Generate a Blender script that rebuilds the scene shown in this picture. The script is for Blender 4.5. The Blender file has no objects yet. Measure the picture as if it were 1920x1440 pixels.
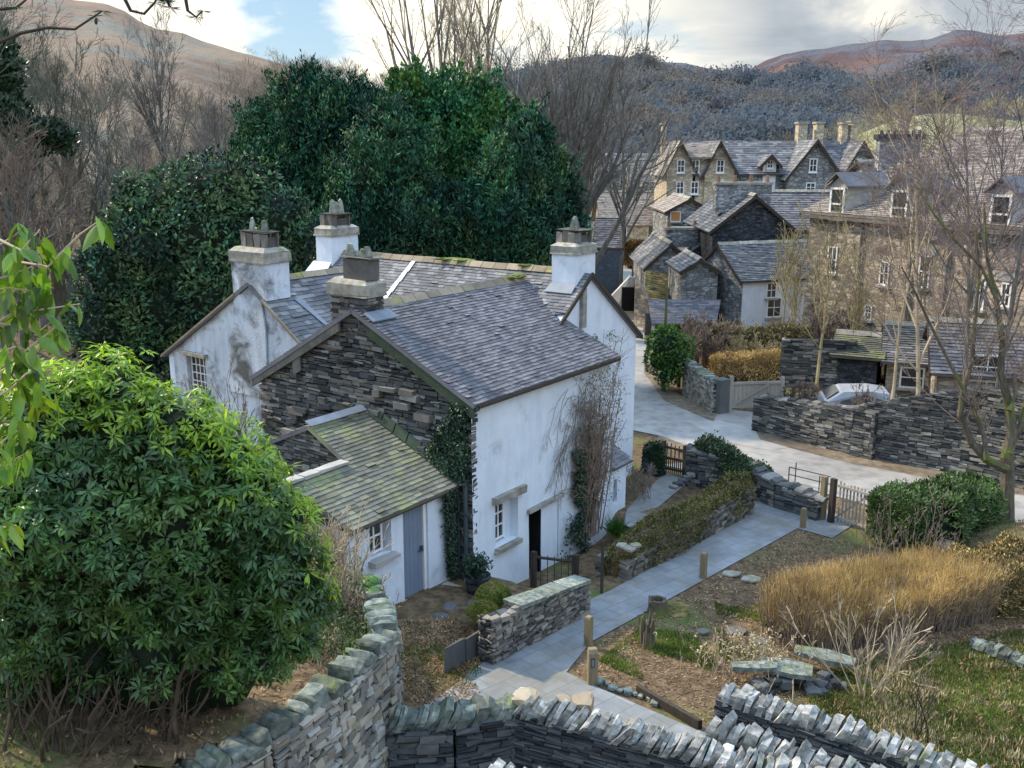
import bpy, bmesh, math, random
import numpy as np
rng = np.random.default_rng(11)
random.seed(11)
SC = bpy.context.scene
COL = SC.collection
# ---------------------------------------------------------------- camera geometry
F, HZ, CAMZ = 1800.0, 285.0, 9.5
TH = math.atan((720 - HZ) / F)
def ray(x, y):
    a = (x - 960) / F; b = -(y - 720) / F
    return np.array((a, math.cos(TH) + b * math.sin(TH), b * math.cos(TH) - math.sin(TH)))
def atz(x, y, z=0.0):
    r = ray(x, y); t = (z - CAMZ) / r[2]; return np.array((r[0] * t, r[1] * t, z))
def atY(x, y, Y):
    r = ray(x, y); t = Y / r[1]; return np.array((r[0] * t, Y, CAMZ + r[2] * t))
U = np.array((0.586, 0.810, 0)); U /= np.linalg.norm(U)
V = np.array((-U[1], U[0], 0.0))
UP = np.array((0, 0, 1.0))
C0 = np.array((-0.874, 20.187, 0.0))
def cot(a, b, z):            # cottage coordinates: a along the front, b across, z up
    return C0 + U * a + V * b + UP * z
def ab(p):
    d = np.asarray(p)[:2] - C0[:2]
    return d @ U[:2], d @ V[:2]
def smooth(t): t = np.clip(t, 0, 1); return t * t * (3 - 2 * t)
def gz(x, y):
    a = (x - C0[0]) * U[0] + (y - C0[1]) * U[1]
    z = -0.055 * np.clip(a, -6, 16)
    b = (x - C0[0]) * V[0] + (y - C0[1]) * V[1]        # sunken yard along the front of the cottage
    z = z - .62 * smooth((a - .5) / 1.0) * smooth((6.7 - a) / 1.0) * smooth((b + 2.1) / .8) * smooth((1.5 - b) / 1.0)
    z = z + np.clip(-x - 9, 0, 200) * 0.20 * smooth((y - 26) / 14)
    return z
def gp(x, y, dz=0.0):
    z = 0.0
    for _ in range(6):
        p = atz(x, y, z); z = float(gz(p[0], p[1]))
    p = atz(x, y, z); p[2] += dz
    return p
def onb(x, y, b):            # pixel ray on the cottage plane b = const
    r = ray(x, y); c = np.array((0, 0, CAMZ)); t = (b + V @ C0 - V @ c) / (V @ r); return c + r * t
def ona(x, y, a):
    r = ray(x, y); c = np.array((0, 0, CAMZ)); t = (a + U @ C0 - U @ c) / (U @ r); return c + r * t

# ---------------------------------------------------------------- mesh collector
class MB:
    def __init__(s): s.v = []; s.f = []; s.n = 0
    def add(s, verts, faces):
        verts = np.asarray(verts, float).reshape(-1, 3)
        if isinstance(faces, np.ndarray): s.f.append(faces + s.n)
        else:
            for f in faces: s.f.append(np.array([f]) + s.n)
        s.v.append(verts); s.n += len(verts)
        return s
    def build(s, name, mat, parent=None, sm=False):
        v = np.concatenate(s.v) if s.v else np.zeros((0, 3))
        me = bpy.data.meshes.new(name)
        if parent is not None:
            p = parent
            off = np.zeros(3)
            while p is not None: off = off + np.array(p.location); p = p.parent
            v = v - off
        me.vertices.add(len(v)); me.vertices.foreach_set('co', v.astype(np.float32).ravel())
        tot = np.concatenate([np.full(len(f), f.shape[1]) for f in s.f]); loops = np.concatenate([f.ravel() for f in s.f])
        me.loops.add(len(loops)); me.polygons.add(len(tot))
        me.loops.foreach_set('vertex_index', loops.astype(np.int32))
        st = np.concatenate(([0], np.cumsum(tot)[:-1]))
        me.polygons.foreach_set('loop_start', st.astype(np.int32))
        me.polygons.foreach_set('loop_total', tot.astype(np.int32))
        me.polygons.foreach_set('use_smooth', np.full(len(tot), bool(sm)))
        me.update(calc_edges=True); me.validate()
        me.materials.append(mat)
        o = bpy.data.objects.new(name, me); COL.objects.link(o)
        if parent is not None: o.parent = parent
        return o
HEXF = np.array([[0,3,2,1],[4,5,6,7],[0,1,5,4],[1,2,6,5],[2,3,7,6],[3,0,4,7]])
def hexa(mb, P):             # P (n,8,3): bottom loop 0-3, top loop 4-7
    P = np.asarray(P, float).reshape(-1, 8, 3); n = len(P)
    mb.add(P.reshape(-1, 3), (HEXF[None] + 8 * np.arange(n)[:, None, None]).reshape(-1, 4))
def boxes(mb, C, X, Y, Z, jit=0.0):   # centres and half vectors (n,3)
    C, X, Y, Z = [np.atleast_2d(np.asarray(q, float)) for q in (C, X, Y, Z)]
    n = len(C); X, Y, Z = [np.broadcast_to(q, (n, 3)) for q in (X, Y, Z)]
    S = [(-1,-1,-1),(1,-1,-1),(1,1,-1),(-1,1,-1),(-1,-1,1),(1,-1,1),(1,1,1),(-1,1,1)]
    P = np.stack([C + X * a + Y * b + Z * c for a, b, c in S], 1)
    if jit: P = P + rng.normal(0, jit, P.shape)
    hexa(mb, P)
def box(mb, c, sx, sy, sz, ang=0.0, jit=0.0):
    c_, s_ = math.cos(ang), math.sin(ang)
    boxes(mb, [c], [[c_ * sx / 2, s_ * sx / 2, 0]], [[-s_ * sy / 2, c_ * sy / 2, 0]], [[0, 0, sz / 2]], jit)
def cbox(mb, a0, a1, b0, b1, z0, z1, jit=0.0):      # box in cottage coordinates
    boxes(mb, [cot((a0+a1)/2, (b0+b1)/2, (z0+z1)/2)], [U*(a1-a0)/2], [V*(b1-b0)/2], [UP*(z1-z0)/2], jit)
def prism(mb, pts, vec):     # polygon (n,3) extruded by vec
    pts = np.asarray(pts, float); n = len(pts)
    mb.add(np.vstack([pts, pts + vec]), [list(range(n))[::-1], list(range(n, 2*n))] + [[i, (i+1) % n, n + (i+1) % n, n + i] for i in range(n)])
def frames(D):
    D = D / np.maximum(np.linalg.norm(D, axis=1, keepdims=True), 1e-9)
    A = np.where(np.abs(D[:, 2:3]) > .9, np.array([[1., 0, 0]]), np.array([[0, 0, 1.]]))
    X = np.cross(D, A); X /= np.maximum(np.linalg.norm(X, axis=1, keepdims=True), 1e-9)
    return X, np.cross(D, X)
def tubes(mb, P0, P1, R0, R1, k=4):
    P0 = np.asarray(P0, float).reshape(-1, 3); P1 = np.asarray(P1, float).reshape(-1, 3); n = len(P0)
    R0 = np.broadcast_to(R0, n)[:, None, None]; R1 = np.broadcast_to(R1, n)[:, None, None]
    X, Y = frames(P1 - P0)
    t = np.arange(k) * 2 * math.pi / k
    ring = X[:, None] * np.cos(t)[None, :, None] + Y[:, None] * np.sin(t)[None, :, None]
    vs = np.concatenate([P0[:, None] + ring * R0, P1[:, None] + ring * R1], 1)
    i = np.arange(k); j = (i + 1) % k
    f = np.stack([i, j, j + k, i + k], 1)
    mb.add(vs.reshape(-1, 3), (f[None] + 2 * k * np.arange(n)[:, None, None]).reshape(-1, 4))
def path_tube(mb, pts, r, k=8):
    pts = np.asarray(pts, float); r = np.broadcast_to(r, len(pts))
    D = np.gradient(pts, axis=0); X, Y = frames(D)
    t = np.arange(k) * 2 * math.pi / k
    vs = pts[:, None] + (X[:, None] * np.cos(t)[None, :, None] + Y[:, None] * np.sin(t)[None, :, None]) * r[:, None, None]
    n = len(pts); f = []
    for q in range(n - 1):
        for i in range(k): j = (i + 1) % k; f.append([q*k+i, q*k+j, (q+1)*k+j, (q+1)*k+i])
    mb.add(vs.reshape(-1, 3), np.array(f))
    mb.f.append(np.array([list(range(k))[::-1]]) + mb.n - n * k); mb.f.append(np.array([list(range((n-1)*k, n*k))]) + mb.n - n * k)
def leaves(mb, P, D, N, L, W, fold=.25):    # folded leaf: base, left, tip, right, rib
    n = len(P); L = np.broadcast_to(L, n)[:, None]; W = np.broadcast_to(W, n)[:, None]
    D = D / np.linalg.norm(D, axis=1, keepdims=True)
    S = np.cross(D, N); S /= np.maximum(np.linalg.norm(S, axis=1, keepdims=True), 1e-6)
    M = np.cross(S, D)
    mid = P + D * L * .52
    vs = np.stack([P, mid + S * W / 2 + M * W * fold, P + D * L - M * L * .08, mid - S * W / 2 + M * W * fold, mid], 1)
    f = np.array([[0, 4, 2, 1], [0, 3, 2, 4]])
    mb.add(vs.reshape(-1, 3), (f[None] + 5 * np.arange(n)[:, None, None]).reshape(-1, 4))
def cards(mb, P, D, N, L, W):               # simple pointed leaf, one face
    n = len(P); L = np.broadcast_to(L, n)[:, None]; W = np.broadcast_to(W, n)[:, None]
    D = D / np.maximum(np.linalg.norm(D, axis=1, keepdims=True), 1e-6)
    S = np.cross(D, N); S /= np.maximum(np.linalg.norm(S, axis=1, keepdims=True), 1e-6)
    vs = np.stack([P, P + D * L * .5 + S * W / 2, P + D * L, P + D * L * .5 - S * W / 2], 1)
    mb.add(vs.reshape(-1, 3), np.arange(4 * n).reshape(n, 4))
def unit(n):
    d = rng.normal(size=(n, 3)); return d / np.linalg.norm(d, axis=1, keepdims=True)
_ico = None
def ico(sub):
    bm = bmesh.new(); bmesh.ops.create_icosphere(bm, subdivisions=sub, radius=1.0)
    v = np.array([p.co[:] for p in bm.verts]); f = np.array([[q.index for q in p.verts] for p in bm.faces]); bm.free(); return v, f
ICO = {k: ico(k) for k in (1, 2, 3, 4)}
def fnoise(p, s, seed=0):                   # cheap smooth noise from sines
    r = np.random.default_rng(seed); o = 0
    for k in range(5):
        w = r.normal(size=3) * s * (1.6 ** k); ph = r.uniform(0, 6.28)
        o = o + np.sin(p @ w + ph) / (1.5 ** k)
    return o / 2.2
def blob(mb, c, r, sub=2, amp=.15, s=1.6, seed=None):
    v, f = ICO[sub]; seed = int(rng.integers(1e6)) if seed is None else seed
    k = 1 + amp * fnoise(v, s, seed)
    mb.add(np.asarray(c) + v * k[:, None] * np.asarray(r), f.copy())

# ---------------------------------------------------------------- tags
def tag(o, label=None, cat=None, group=None, kind=None):
    if label: o['label'] = label
    if cat: o['category'] = cat
    if group: o['group'] = group
    if kind: o['kind'] = kind
    return o
def thing(name, loc, label, cat, group=None):
    o = bpy.data.objects.new(name, None); COL.objects.link(o); o.location = [float(q) for q in loc]; o.empty_display_size = .2
    return tag(o, label, cat, group)
def copy_tree(o, parent=None):
    c = o.copy(); COL.objects.link(c)
    if parent: c.parent = parent
    for ch in [q for q in list(o.children)]: copy_tree(ch, c)
    return c

# ---------------------------------------------------------------- materials
def nd(nt, t, **k):
    n = nt.nodes.new(t)
    for a, b in k.items():
        if a.startswith('i_'):
            n.inputs[a[2:].replace('_', ' ')].default_value = b
        else: setattr(n, a, b)
    return n
def rgba(c): return (c[0], c[1], c[2], 1)
def ramp(nt, fac, stops, interp='LINEAR'):
    r = nd(nt, 'ShaderNodeValToRGB'); r.color_ramp.interpolation = interp
    e = r.color_ramp.elements
    while len(e) < len(stops): e.new(.5)
    for q, (p, c) in zip(e, stops): q.position = p; q.color = rgba(c) if hasattr(c, '__len__') else (c, c, c, 1)
    nt.links.new(fac, r.inputs[0]); return r.outputs[0]
def mixc(nt, fac, a, b, mode='MIX'):
    m = nd(nt, 'ShaderNodeMix', data_type='RGBA', blend_type=mode)
    for s, v in ((m.inputs[0], fac), (m.inputs[6], a), (m.inputs[7], b)):
        if hasattr(v, 'default_value') or isinstance(v, bpy.types.NodeSocket): nt.links.new(v, s)
        elif hasattr(v, '__len__'): s.default_value = rgba(v)
        else: s.default_value = v
    return m.outputs[2]
def math_(nt, op, a, b=0.0, clamp=False):
    m = nd(nt, 'ShaderNodeMath', operation=op, use_clamp=clamp)
    for s, v in ((m.inputs[0], a), (m.inputs[1], b)):
        if isinstance(v, bpy.types.NodeSocket): nt.links.new(v, s)
        else: s.default_value = v
    return m.outputs[0]
def noise(nt, vec, scale, detail=4, rough=.55, dist=0.0):
    n = nd(nt, 'ShaderNodeTexNoise'); n.inputs['Scale'].default_value = scale; n.inputs['Detail'].default_value = detail
    n.inputs['Roughness'].default_value = rough; n.inputs['Distortion'].default_value = dist
    nt.links.new(vec, n.inputs['Vector']); return n.outputs['Fac']
def mat(name, cols, scale=3.0, isl=.25, rough=.85, bump=(40, .3, .01), big=(.35, .7), moss=None, spec=.3, transl=0.0, stretch=None, stain=None, cells=None, wav=None, sheen=None, islcols=None, trc=(1.5, 1.6, .6), streak=None):
    m = bpy.data.materials.new(name); m.use_nodes = True; nt = m.node_tree; nt.nodes.clear()
    out = nd(nt, 'ShaderNodeOutputMaterial'); bs = nd(nt, 'ShaderNodeBsdfPrincipled')
    bs.inputs['Roughness'].default_value = rough
    bs.inputs['Specular IOR Level'].default_value = spec
    tc = nd(nt, 'ShaderNodeTexCoord'); vec = tc.outputs['Object']; geo = nd(nt, 'ShaderNodeNewGeometry')
    if stretch:
        mp = nd(nt, 'ShaderNodeMapping'); mp.inputs['Scale'].default_value = stretch; nt.links.new(vec, mp.inputs[0]); vs = mp.outputs[0]
    else: vs = vec
    n1 = noise(nt, vs, scale, 5, .6)
    k = len(cols)
    c = ramp(nt, n1, [(.3 + .4 * i / max(1, k - 1), q) for i, q in enumerate(cols)])
    hgt = None
    if cells:                # irregular coursed stone: (w, h, mortar colour, darkness spread)
        cw, chh, mc, spread = cells
        mp = nd(nt, 'ShaderNodeMapping'); mp.inputs['Scale'].default_value = (1 / cw, 1 / cw, 1 / chh); nt.links.new(vec, mp.inputs[0])
        v1 = nd(nt, 'ShaderNodeTexVoronoi', feature='F1'); v1.inputs['Scale'].default_value = 1; nt.links.new(mp.outputs[0], v1.inputs['Vector'])
        v2 = nd(nt, 'ShaderNodeTexVoronoi', feature='DISTANCE_TO_EDGE'); v2.inputs['Scale'].default_value = 1; nt.links.new(mp.outputs[0], v2.inputs['Vector'])
        sp = nd(nt, 'ShaderNodeSeparateColor'); nt.links.new(v1.outputs['Color'], sp.inputs[0])
        val = ramp(nt, sp.outputs[0], [(0, 1 - spread), (1, 1 + spread)])
        c = mixc(nt, 1.0, c, val, 'MULTIPLY')
        edge = ramp(nt, v2.outputs['Distance'], [(.0, 0.), (.12, 1.)])
        c = mixc(nt, edge, mc, c); hgt = edge
    if islcols:
        ic = ramp(nt, geo.outputs['Random Per Island'], [(i / len(islcols), q) for i, q in enumerate(islcols)], 'CONSTANT')
        c = mixc(nt, .65, c, ic)
    if isl:
        mr = nd(nt, 'ShaderNodeMapRange'); mr.inputs['To Min'].default_value = 1 - isl; mr.inputs['To Max'].default_value = 1 + isl
        nt.links.new(geo.outputs['Random Per Island'], mr.inputs['Value'])
        hs = nd(nt, 'ShaderNodeHueSaturation'); nt.links.new(mr.outputs[0], hs.inputs['Value']); nt.links.new(c, hs.inputs['Color']); c = hs.outputs[0]
    if big:
        n2 = noise(nt, vec, big[0], 3, .5)
        c = mixc(nt, 1.0, c, ramp(nt, n2, [(.35, big[1]), (.65, 1.0)]), 'MULTIPLY')
    if stain:                # (colour, scale, lo, hi)
        n4 = noise(nt, vec, stain[1], 6, .65, .6)
        c = mixc(nt, ramp(nt, n4, [(stain[2], 0.), (stain[3], 1.)]), c, stain[0])
    if streak:               # vertical rain streaks
        mp = nd(nt, 'ShaderNodeMapping'); mp.inputs['Scale'].default_value = (2.4, 2.4, .5); nt.links.new(vec, mp.inputs[0])
        c = mixc(nt, 1.0, c, ramp(nt, noise(nt, mp.outputs[0], 1.6, 6, .65), [(.32, streak), (.58, 1.0)]), 'MULTIPLY')
    if moss:                 # (colour, scale, lo, hi, up?)
        n3 = noise(nt, vec, moss[1], 5, .65)
        f = ramp(nt, n3, [(moss[2], 0.), (moss[3], 1.)])
        if moss[4]:
            sx = nd(nt, 'ShaderNodeSeparateXYZ'); nt.links.new(geo.outputs['Normal'], sx.inputs[0])
            f = math_(nt, 'MULTIPLY', f, math_(nt, 'MULTIPLY', sx.outputs[2], 1.5, True), True)
        c = mixc(nt, f, c, moss[0])
    nt.links.new(c, bs.inputs['Base Color'])
    if bump:
        nb = noise(nt, vs, bump[0], 5, .6)
        if hgt is not None: nb = math_(nt, 'ADD', math_(nt, 'MULTIPLY', hgt, 1.5), nb)
        b = nd(nt, 'ShaderNodeBump'); b.inputs['Strength'].default_value = bump[1]; b.inputs['Distance'].default_value = bump[2]
        nt.links.new(nb, b.inputs['Height']); nt.links.new(b.outputs[0], bs.inputs['Normal'])
    if transl:
        tr = nd(nt, 'ShaderNodeBsdfTranslucent'); nt.links.new(mixc(nt, 1.0, c, trc, 'MULTIPLY'), tr.inputs[0])
        ms = nd(nt, 'ShaderNodeMixShader'); ms.inputs[0].default_value = transl
        nt.links.new(bs.outputs[0], ms.inputs[1]); nt.links.new(tr.outputs[0], ms.inputs[2]); nt.links.new(ms.outputs[0], out.inputs[0])
    else: nt.links.new(bs.outputs[0], out.inputs[0])
    return m
M = {}
def defm(k, *a, **kw): M[k] = mat(k, *a, **kw)
defm('whitewash', [(.70,.77,.85), (.80,.855,.91)], 2.0, 0, .9, (22, .5, .02), (.6, .92), stain=((.40,.42,.40), 1.1, .60, .82), streak=.91)
defm('whitewash_stained', [(.66,.73,.81), (.76,.81,.86)], 1.5, 0, .92, (18, .6, .03), (.5, .8), stain=((.13,.13,.12), 1.0, .47, .66), streak=.78)
defm('slate', [(.12,.12,.13), (.19,.19,.20), (.27,.27,.275)], 5.0, .32, .75, (60, .3, .006), (.6, .7), moss=((.20,.21,.12), 1.2, .60, .80, False), spec=.35, islcols=[(.14,.145,.155),(.19,.19,.20),(.16,.16,.175),(.28,.28,.28),(.11,.12,.13)])
defm('slate_purple', [(.11,.108,.12), (.17,.165,.18), (.24,.235,.245)], 5.0, .27, .75, (60, .3, .006), (.45, .75), moss=((.25,.25,.20), 2.2, .62, .8, False), spec=.35, islcols=[(.125,.12,.135),(.155,.147,.162),(.12,.122,.135),(.20,.195,.20),(.145,.132,.146),(.165,.165,.172)])
defm('slate_mossy', [(.13,.14,.11), (.20,.21,.14), (.27,.27,.19)], 4.0, .2, .85, (60, .3, .006), (.5, .65), moss=((.26,.29,.12), .8, .50, .70, False), islcols=[(.18,.18,.15),(.235,.235,.17),(.20,.20,.18),(.28,.27,.20),(.16,.16,.15)])
defm('slate_tan', [(.28,.24,.20), (.42,.37,.31)], 2.0, .3, .85, (30, .3, .02), (.3, .7), islcols=[(.30,.26,.23),(.40,.35,.30),(.34,.29,.25)])
defm('ridge', [(.28,.22,.15), (.42,.35,.25)], 3.0, .25, .9, (40, .4, .01), (.6, .7), moss=((.35,.36,.06), .9, .60, .66, True))
defm('dark_stone', [(.055,.060,.062), (.12,.125,.125), (.20,.19,.17)], 6.0, .55, .85, (45, .5, .01), (.5, .6), moss=((.07,.10,.04), 1.2, .6, .8, False), islcols=[(.07,.08,.09),(.14,.15,.15),(.20,.19,.16),(.10,.10,.10),(.30,.29,.26),(.16,.14,.11)])
defm('slate_wall', [(.045,.055,.060), (.10,.11,.12), (.16,.165,.16)], 6.0, .5, .85, (45, .5, .01), (.5, .6), moss=((.05,.07,.03), .9, .6, .8, False), islcols=[(.06,.07,.08),(.11,.12,.13),(.16,.16,.15),(.08,.08,.08)])
defm('mid_stone', [(.13,.115,.095), (.23,.205,.17), (.30,.28,.24)], 6.0, .5, .9, (35, .6, .015), (.5, .6), moss=((.10,.13,.05), 1.5, .58, .75, False), islcols=[(.15,.14,.13),(.24,.215,.175),(.12,.12,.12),(.30,.27,.22),(.18,.165,.15)])
defm('light_stone', [(.20,.19,.15), (.36,.33,.27), (.46,.44,.38)], 5.0, .4, .9, (35, .6, .015), (.5, .65), moss=((.16,.19,.07), 1.5, .58, .75, False), islcols=[(.28,.28,.25),(.40,.36,.28),(.22,.23,.22),(.46,.40,.32),(.33,.33,.31)])
defm('coping', [(.16,.165,.15), (.36,.36,.335), (.60,.585,.53)], 9.0, .45, .9, (30, .5, .02), (.6, .8), moss=((.16,.20,.10), 3.0, .58, .72, False))
defm('coping_mossy', [(.08,.10,.09), (.18,.21,.18), (.34,.35,.29)], 8.0, .45, .9, (30, .5, .02), (.6, .7), moss=((.17,.21,.06), 1.6, .54, .68, True))
defm('brown_stone', [(.26,.21,.155), (.40,.335,.26), (.50,.43,.34)], 2.0, 0, .9, (20, .4, .03), (.25, .75), cells=(.45, .17, (.22,.19,.16), .5))
defm('grey_stone', [(.22,.23,.24), (.34,.35,.35), (.44,.44,.43)], 2.0, 0, .9, (20, .4, .03), (.25, .7), cells=(.42, .16, (.12,.12,.12), .5))
defm('tan_stone', [(.44,.37,.25), (.60,.51,.36), (.68,.59,.44)], 2.0, 0, .9, (20, .4, .03), (.25, .8), cells=(.5, .22, (.36,.30,.22), .35))
defm('black_slate', [(.035,.042,.050), (.07,.08,.09)], 2.0, 0, .8, (20, .4, .03), (.3, .7), cells=(.35, .14, (.015,.017,.02), .6))
defm('blue_slate_wall', [(.10,.13,.17), (.14,.17,.22)], 2.0, 0, .8, (20, .4, .02), (.3, .8), cells=(.3, .2, (.08,.10,.13), .2))
defm('old_white', [(.50,.50,.48), (.68,.68,.66)], 1.5, 0, .9, (20, .4, .02), (.4, .75), stain=((.24,.23,.20), .8, .5, .68))
defm('cap_stone', [(.22,.21,.17), (.36,.34,.29), (.48,.46,.40)], 5.0, .2, .9, (30, .5, .02), (1.0, .7), moss=((.22,.22,.08), 2.0, .55, .7, True))
defm('lead', [(.17,.205,.25), (.25,.29,.34)], 3.0, .1, .6, (20, .2, .01), (.6, .8), spec=.5)
defm('glass', [(.02,.025,.03), (.05,.06,.07)], 1.0, 0, .12, None, None, spec=.8)
defm('white_paint', [(.78,.78,.76), (.84,.84,.82)], 3.0, 0, .55, (60, .05, .002), None)
defm('blue_grey_paint', [(.19,.24,.31), (.23,.28,.35)], 1.2, 0, .5, (30, .1, .004), (.8, .88), stretch=(1, 1, .2))
defm('dark_paint', [(.05,.07,.08), (.08,.10,.11)], 3.0, 0, .5, (30, .1, .004), None)
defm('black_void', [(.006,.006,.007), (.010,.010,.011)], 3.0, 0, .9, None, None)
defm('green_render', [(.045,.07,.045), (.085,.11,.07)], 2.5, 0, .95, (20, .5, .02), (.5, .7))
defm('dark_wood', [(.035,.028,.022), (.07,.055,.042)], 6.0, .2, .85, (30, .4, .005), None, stretch=(4, 4, .6))
defm('oak', [(.20,.155,.085), (.32,.26,.155)], 5.0, .15, .8, (40, .4, .005), (.9, .8), stretch=(5, 5, .5), moss=((.16,.17,.07), 3, .6, .8, False))
defm('grey_wood', [(.32,.28,.23), (.44,.40,.34)], 5.0, .15, .8, (40, .4, .005), (.9, .8), stretch=(5, 5, .5))
defm('bark', [(.09,.075,.055), (.20,.17,.12)], 5.0, .15, .95, (25, .6, .02), (.8, .7), stretch=(3, 3, .8), moss=((.13,.15,.035), 1.0, .48, .6, False))
defm('bark_grey', [(.10,.095,.085), (.20,.19,.165)], 3.0, .2, .95, None, None)
defm('bark_stem', [(.05,.036,.025), (.12,.09,.06)], 3.0, .3, .9, None, None)
defm('twig_grey', [(.16,.15,.13), (.26,.24,.21)], 2.0, .25, .95, None, (.12, .75))
defm('twig_brown', [(.22,.165,.125), (.34,.26,.20)], 2.0, .3, .95, None, (.15, .75))
defm('twig_purple', [(.19,.14,.155), (.28,.21,.225)], 2.0, .3, .95, None, (.15, .75))
defm('twig_gold', [(.34,.28,.14), (.50,.42,.24)], 2.0, .3, .95, None, (.2, .8))
defm('twig_pale', [(.34,.27,.17), (.52,.43,.30)], 2.0, .3, .9, None, None)
defm('twig_olive', [(.08,.10,.075), (.16,.18,.125)], 2.0, .3, .95, None, (.1, .7))
defm('reed', [(.38,.25,.11), (.58,.40,.18), (.74,.55,.28)], 2.2, .45, .9, None, (.6, .6), transl=.15)
defm('yew', [(.007,.042,.042), (.022,.088,.066), (.06,.145,.075), (.15,.22,.075)], .55, .5, .7, None, (.9, .42), spec=.2)  # large noise darkens the colour: shade painted as gaps between sprays
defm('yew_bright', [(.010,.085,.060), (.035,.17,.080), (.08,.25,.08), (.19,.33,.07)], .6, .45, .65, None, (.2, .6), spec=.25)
defm('holly', [(.008,.045,.038), (.030,.105,.060), (.10,.20,.075), (.18,.27,.09)], .7, .6, .5, None, (.8, .35), spec=.4)
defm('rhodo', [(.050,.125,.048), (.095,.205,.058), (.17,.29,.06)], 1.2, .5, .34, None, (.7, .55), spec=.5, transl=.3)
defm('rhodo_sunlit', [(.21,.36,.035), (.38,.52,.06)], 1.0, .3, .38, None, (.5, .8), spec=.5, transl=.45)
defm('shade_core', [(.006,.012,.006), (.015,.03,.012)], 4.0, 0, .9, (8, 1, .1), None)  # near-black crown core: shade between the leaves put into its colour
defm('big_leaf', [(.035,.10,.025), (.13,.24,.03), (.26,.36,.03)], 3.0, .6, .32, None, None, spec=.5, transl=.3)
defm('ivy', [(.016,.045,.025), (.03,.075,.035), (.06,.11,.045)], 2.0, .45, .45, None, (.8, .6), spec=.5)
defm('bush_green', [(.04,.11,.03), (.08,.19,.04), (.16,.28,.04)], 1.0, .4, .5, None, (.5, .6), spec=.4, transl=.2)
defm('hedge_green', [(.05,.09,.03), (.10,.15,.05), (.20,.26,.12)], 2.0, .5, .5, None, (.7, .6), spec=.45, transl=.15)
defm('moss', [(.12,.16,.03), (.24,.27,.05), (.32,.26,.09)], 3.0, .35, .95, None, (.8, .7))
defm('mossy_hedge', [(.07,.06,.03), (.16,.14,.05), (.30,.23,.11)], 2.5, .45, .9, None, (.9, .6))
defm('soil_litter', [(.12,.072,.038), (.30,.19,.10), (.48,.34,.20)], 3.0, .5, .95, None, (.5, .7))
defm('grass', [(.09,.135,.03), (.17,.23,.05), (.28,.28,.10)], 2.2, .5, .85, None, (.8, .5), transl=.2)
defm('straw', [(.38,.30,.17), (.52,.44,.27)], 1.5, .3, .9, None, None)
defm('ground', [(.065,.043,.025), (.16,.11,.062), (.28,.195,.11)], 5.0, 0, .98, (14, .8, .05), (.12, .75), moss=((.10,.13,.035), .30, .52, .62, False))
defm('road', [(.26,.25,.235), (.37,.355,.33), (.44,.42,.385)], 2.0, 0, .92, (30, .5, .012), (.16, .72), stain=((.27,.21,.15), .30, .54, .70))
defm('verge', [(.13,.10,.07), (.22,.17,.12), (.28,.23,.16)], 4.0, 0, .95, (20, .6, .02), (.5, .7))
defm('concrete', [(.36,.35,.32), (.46,.45,.42)], 2.0, 0, .9, (40, .25, .01), (.5, .8))
defm('orange_hedge', [(.20,.13,.05), (.32,.20,.07)], 1.0, .35, .9, None, (.3, .6))
defm('terracotta', [(.20,.12,.08), (.32,.20,.13)], 3.0, .2, .9, (30, .3, .01), None)
defm('silver_paint', [(.34,.36,.39), (.40,.42,.45)], 2.0, 0, .25, None, None, spec=.6)
defm('metal_dark', [(.05,.05,.055), (.08,.08,.085)], 3.0, 0, .5, None, None)
defm('hill_bracken', [(.15,.105,.08), (.235,.165,.115), (.30,.24,.16)], .02, 0, 1.0, (.3, .6, 1.5), (.008, .7), moss=((.17,.17,.14), .035, .50, .62, False))
defm('hill_blue', [(.075,.055,.065), (.115,.07,.065), (.20,.125,.085)], .012, 0, 1.0, (.15, .9, 3), (.006, .6), moss=((.09,.10,.12), .014, .46, .58, False))
defm('far_field', [(.24,.26,.13), (.36,.33,.17)], .05, 0, 1.0, None, (.02, .7))
defm('wood_haze', [(.092,.128,.165), (.14,.172,.205), (.20,.218,.228)], .10, .08, 1.0, None, (.012, .75), moss=((.19,.165,.14), .02, .48, .62, False), transl=.45, trc=(1.1, 1.1, 1.1))  # distance haze put into the blue-grey colour and soft translucency
defm('wood_conifer', [(.05,.085,.12), (.07,.11,.14)], .03, .2, 1.0, None, None)
defm('wood_brown', [(.16,.14,.12), (.25,.215,.18)], .15, .12, 1.0, None, (.012, .7), transl=.4, trc=(1.1, 1.1, 1.0))
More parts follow.
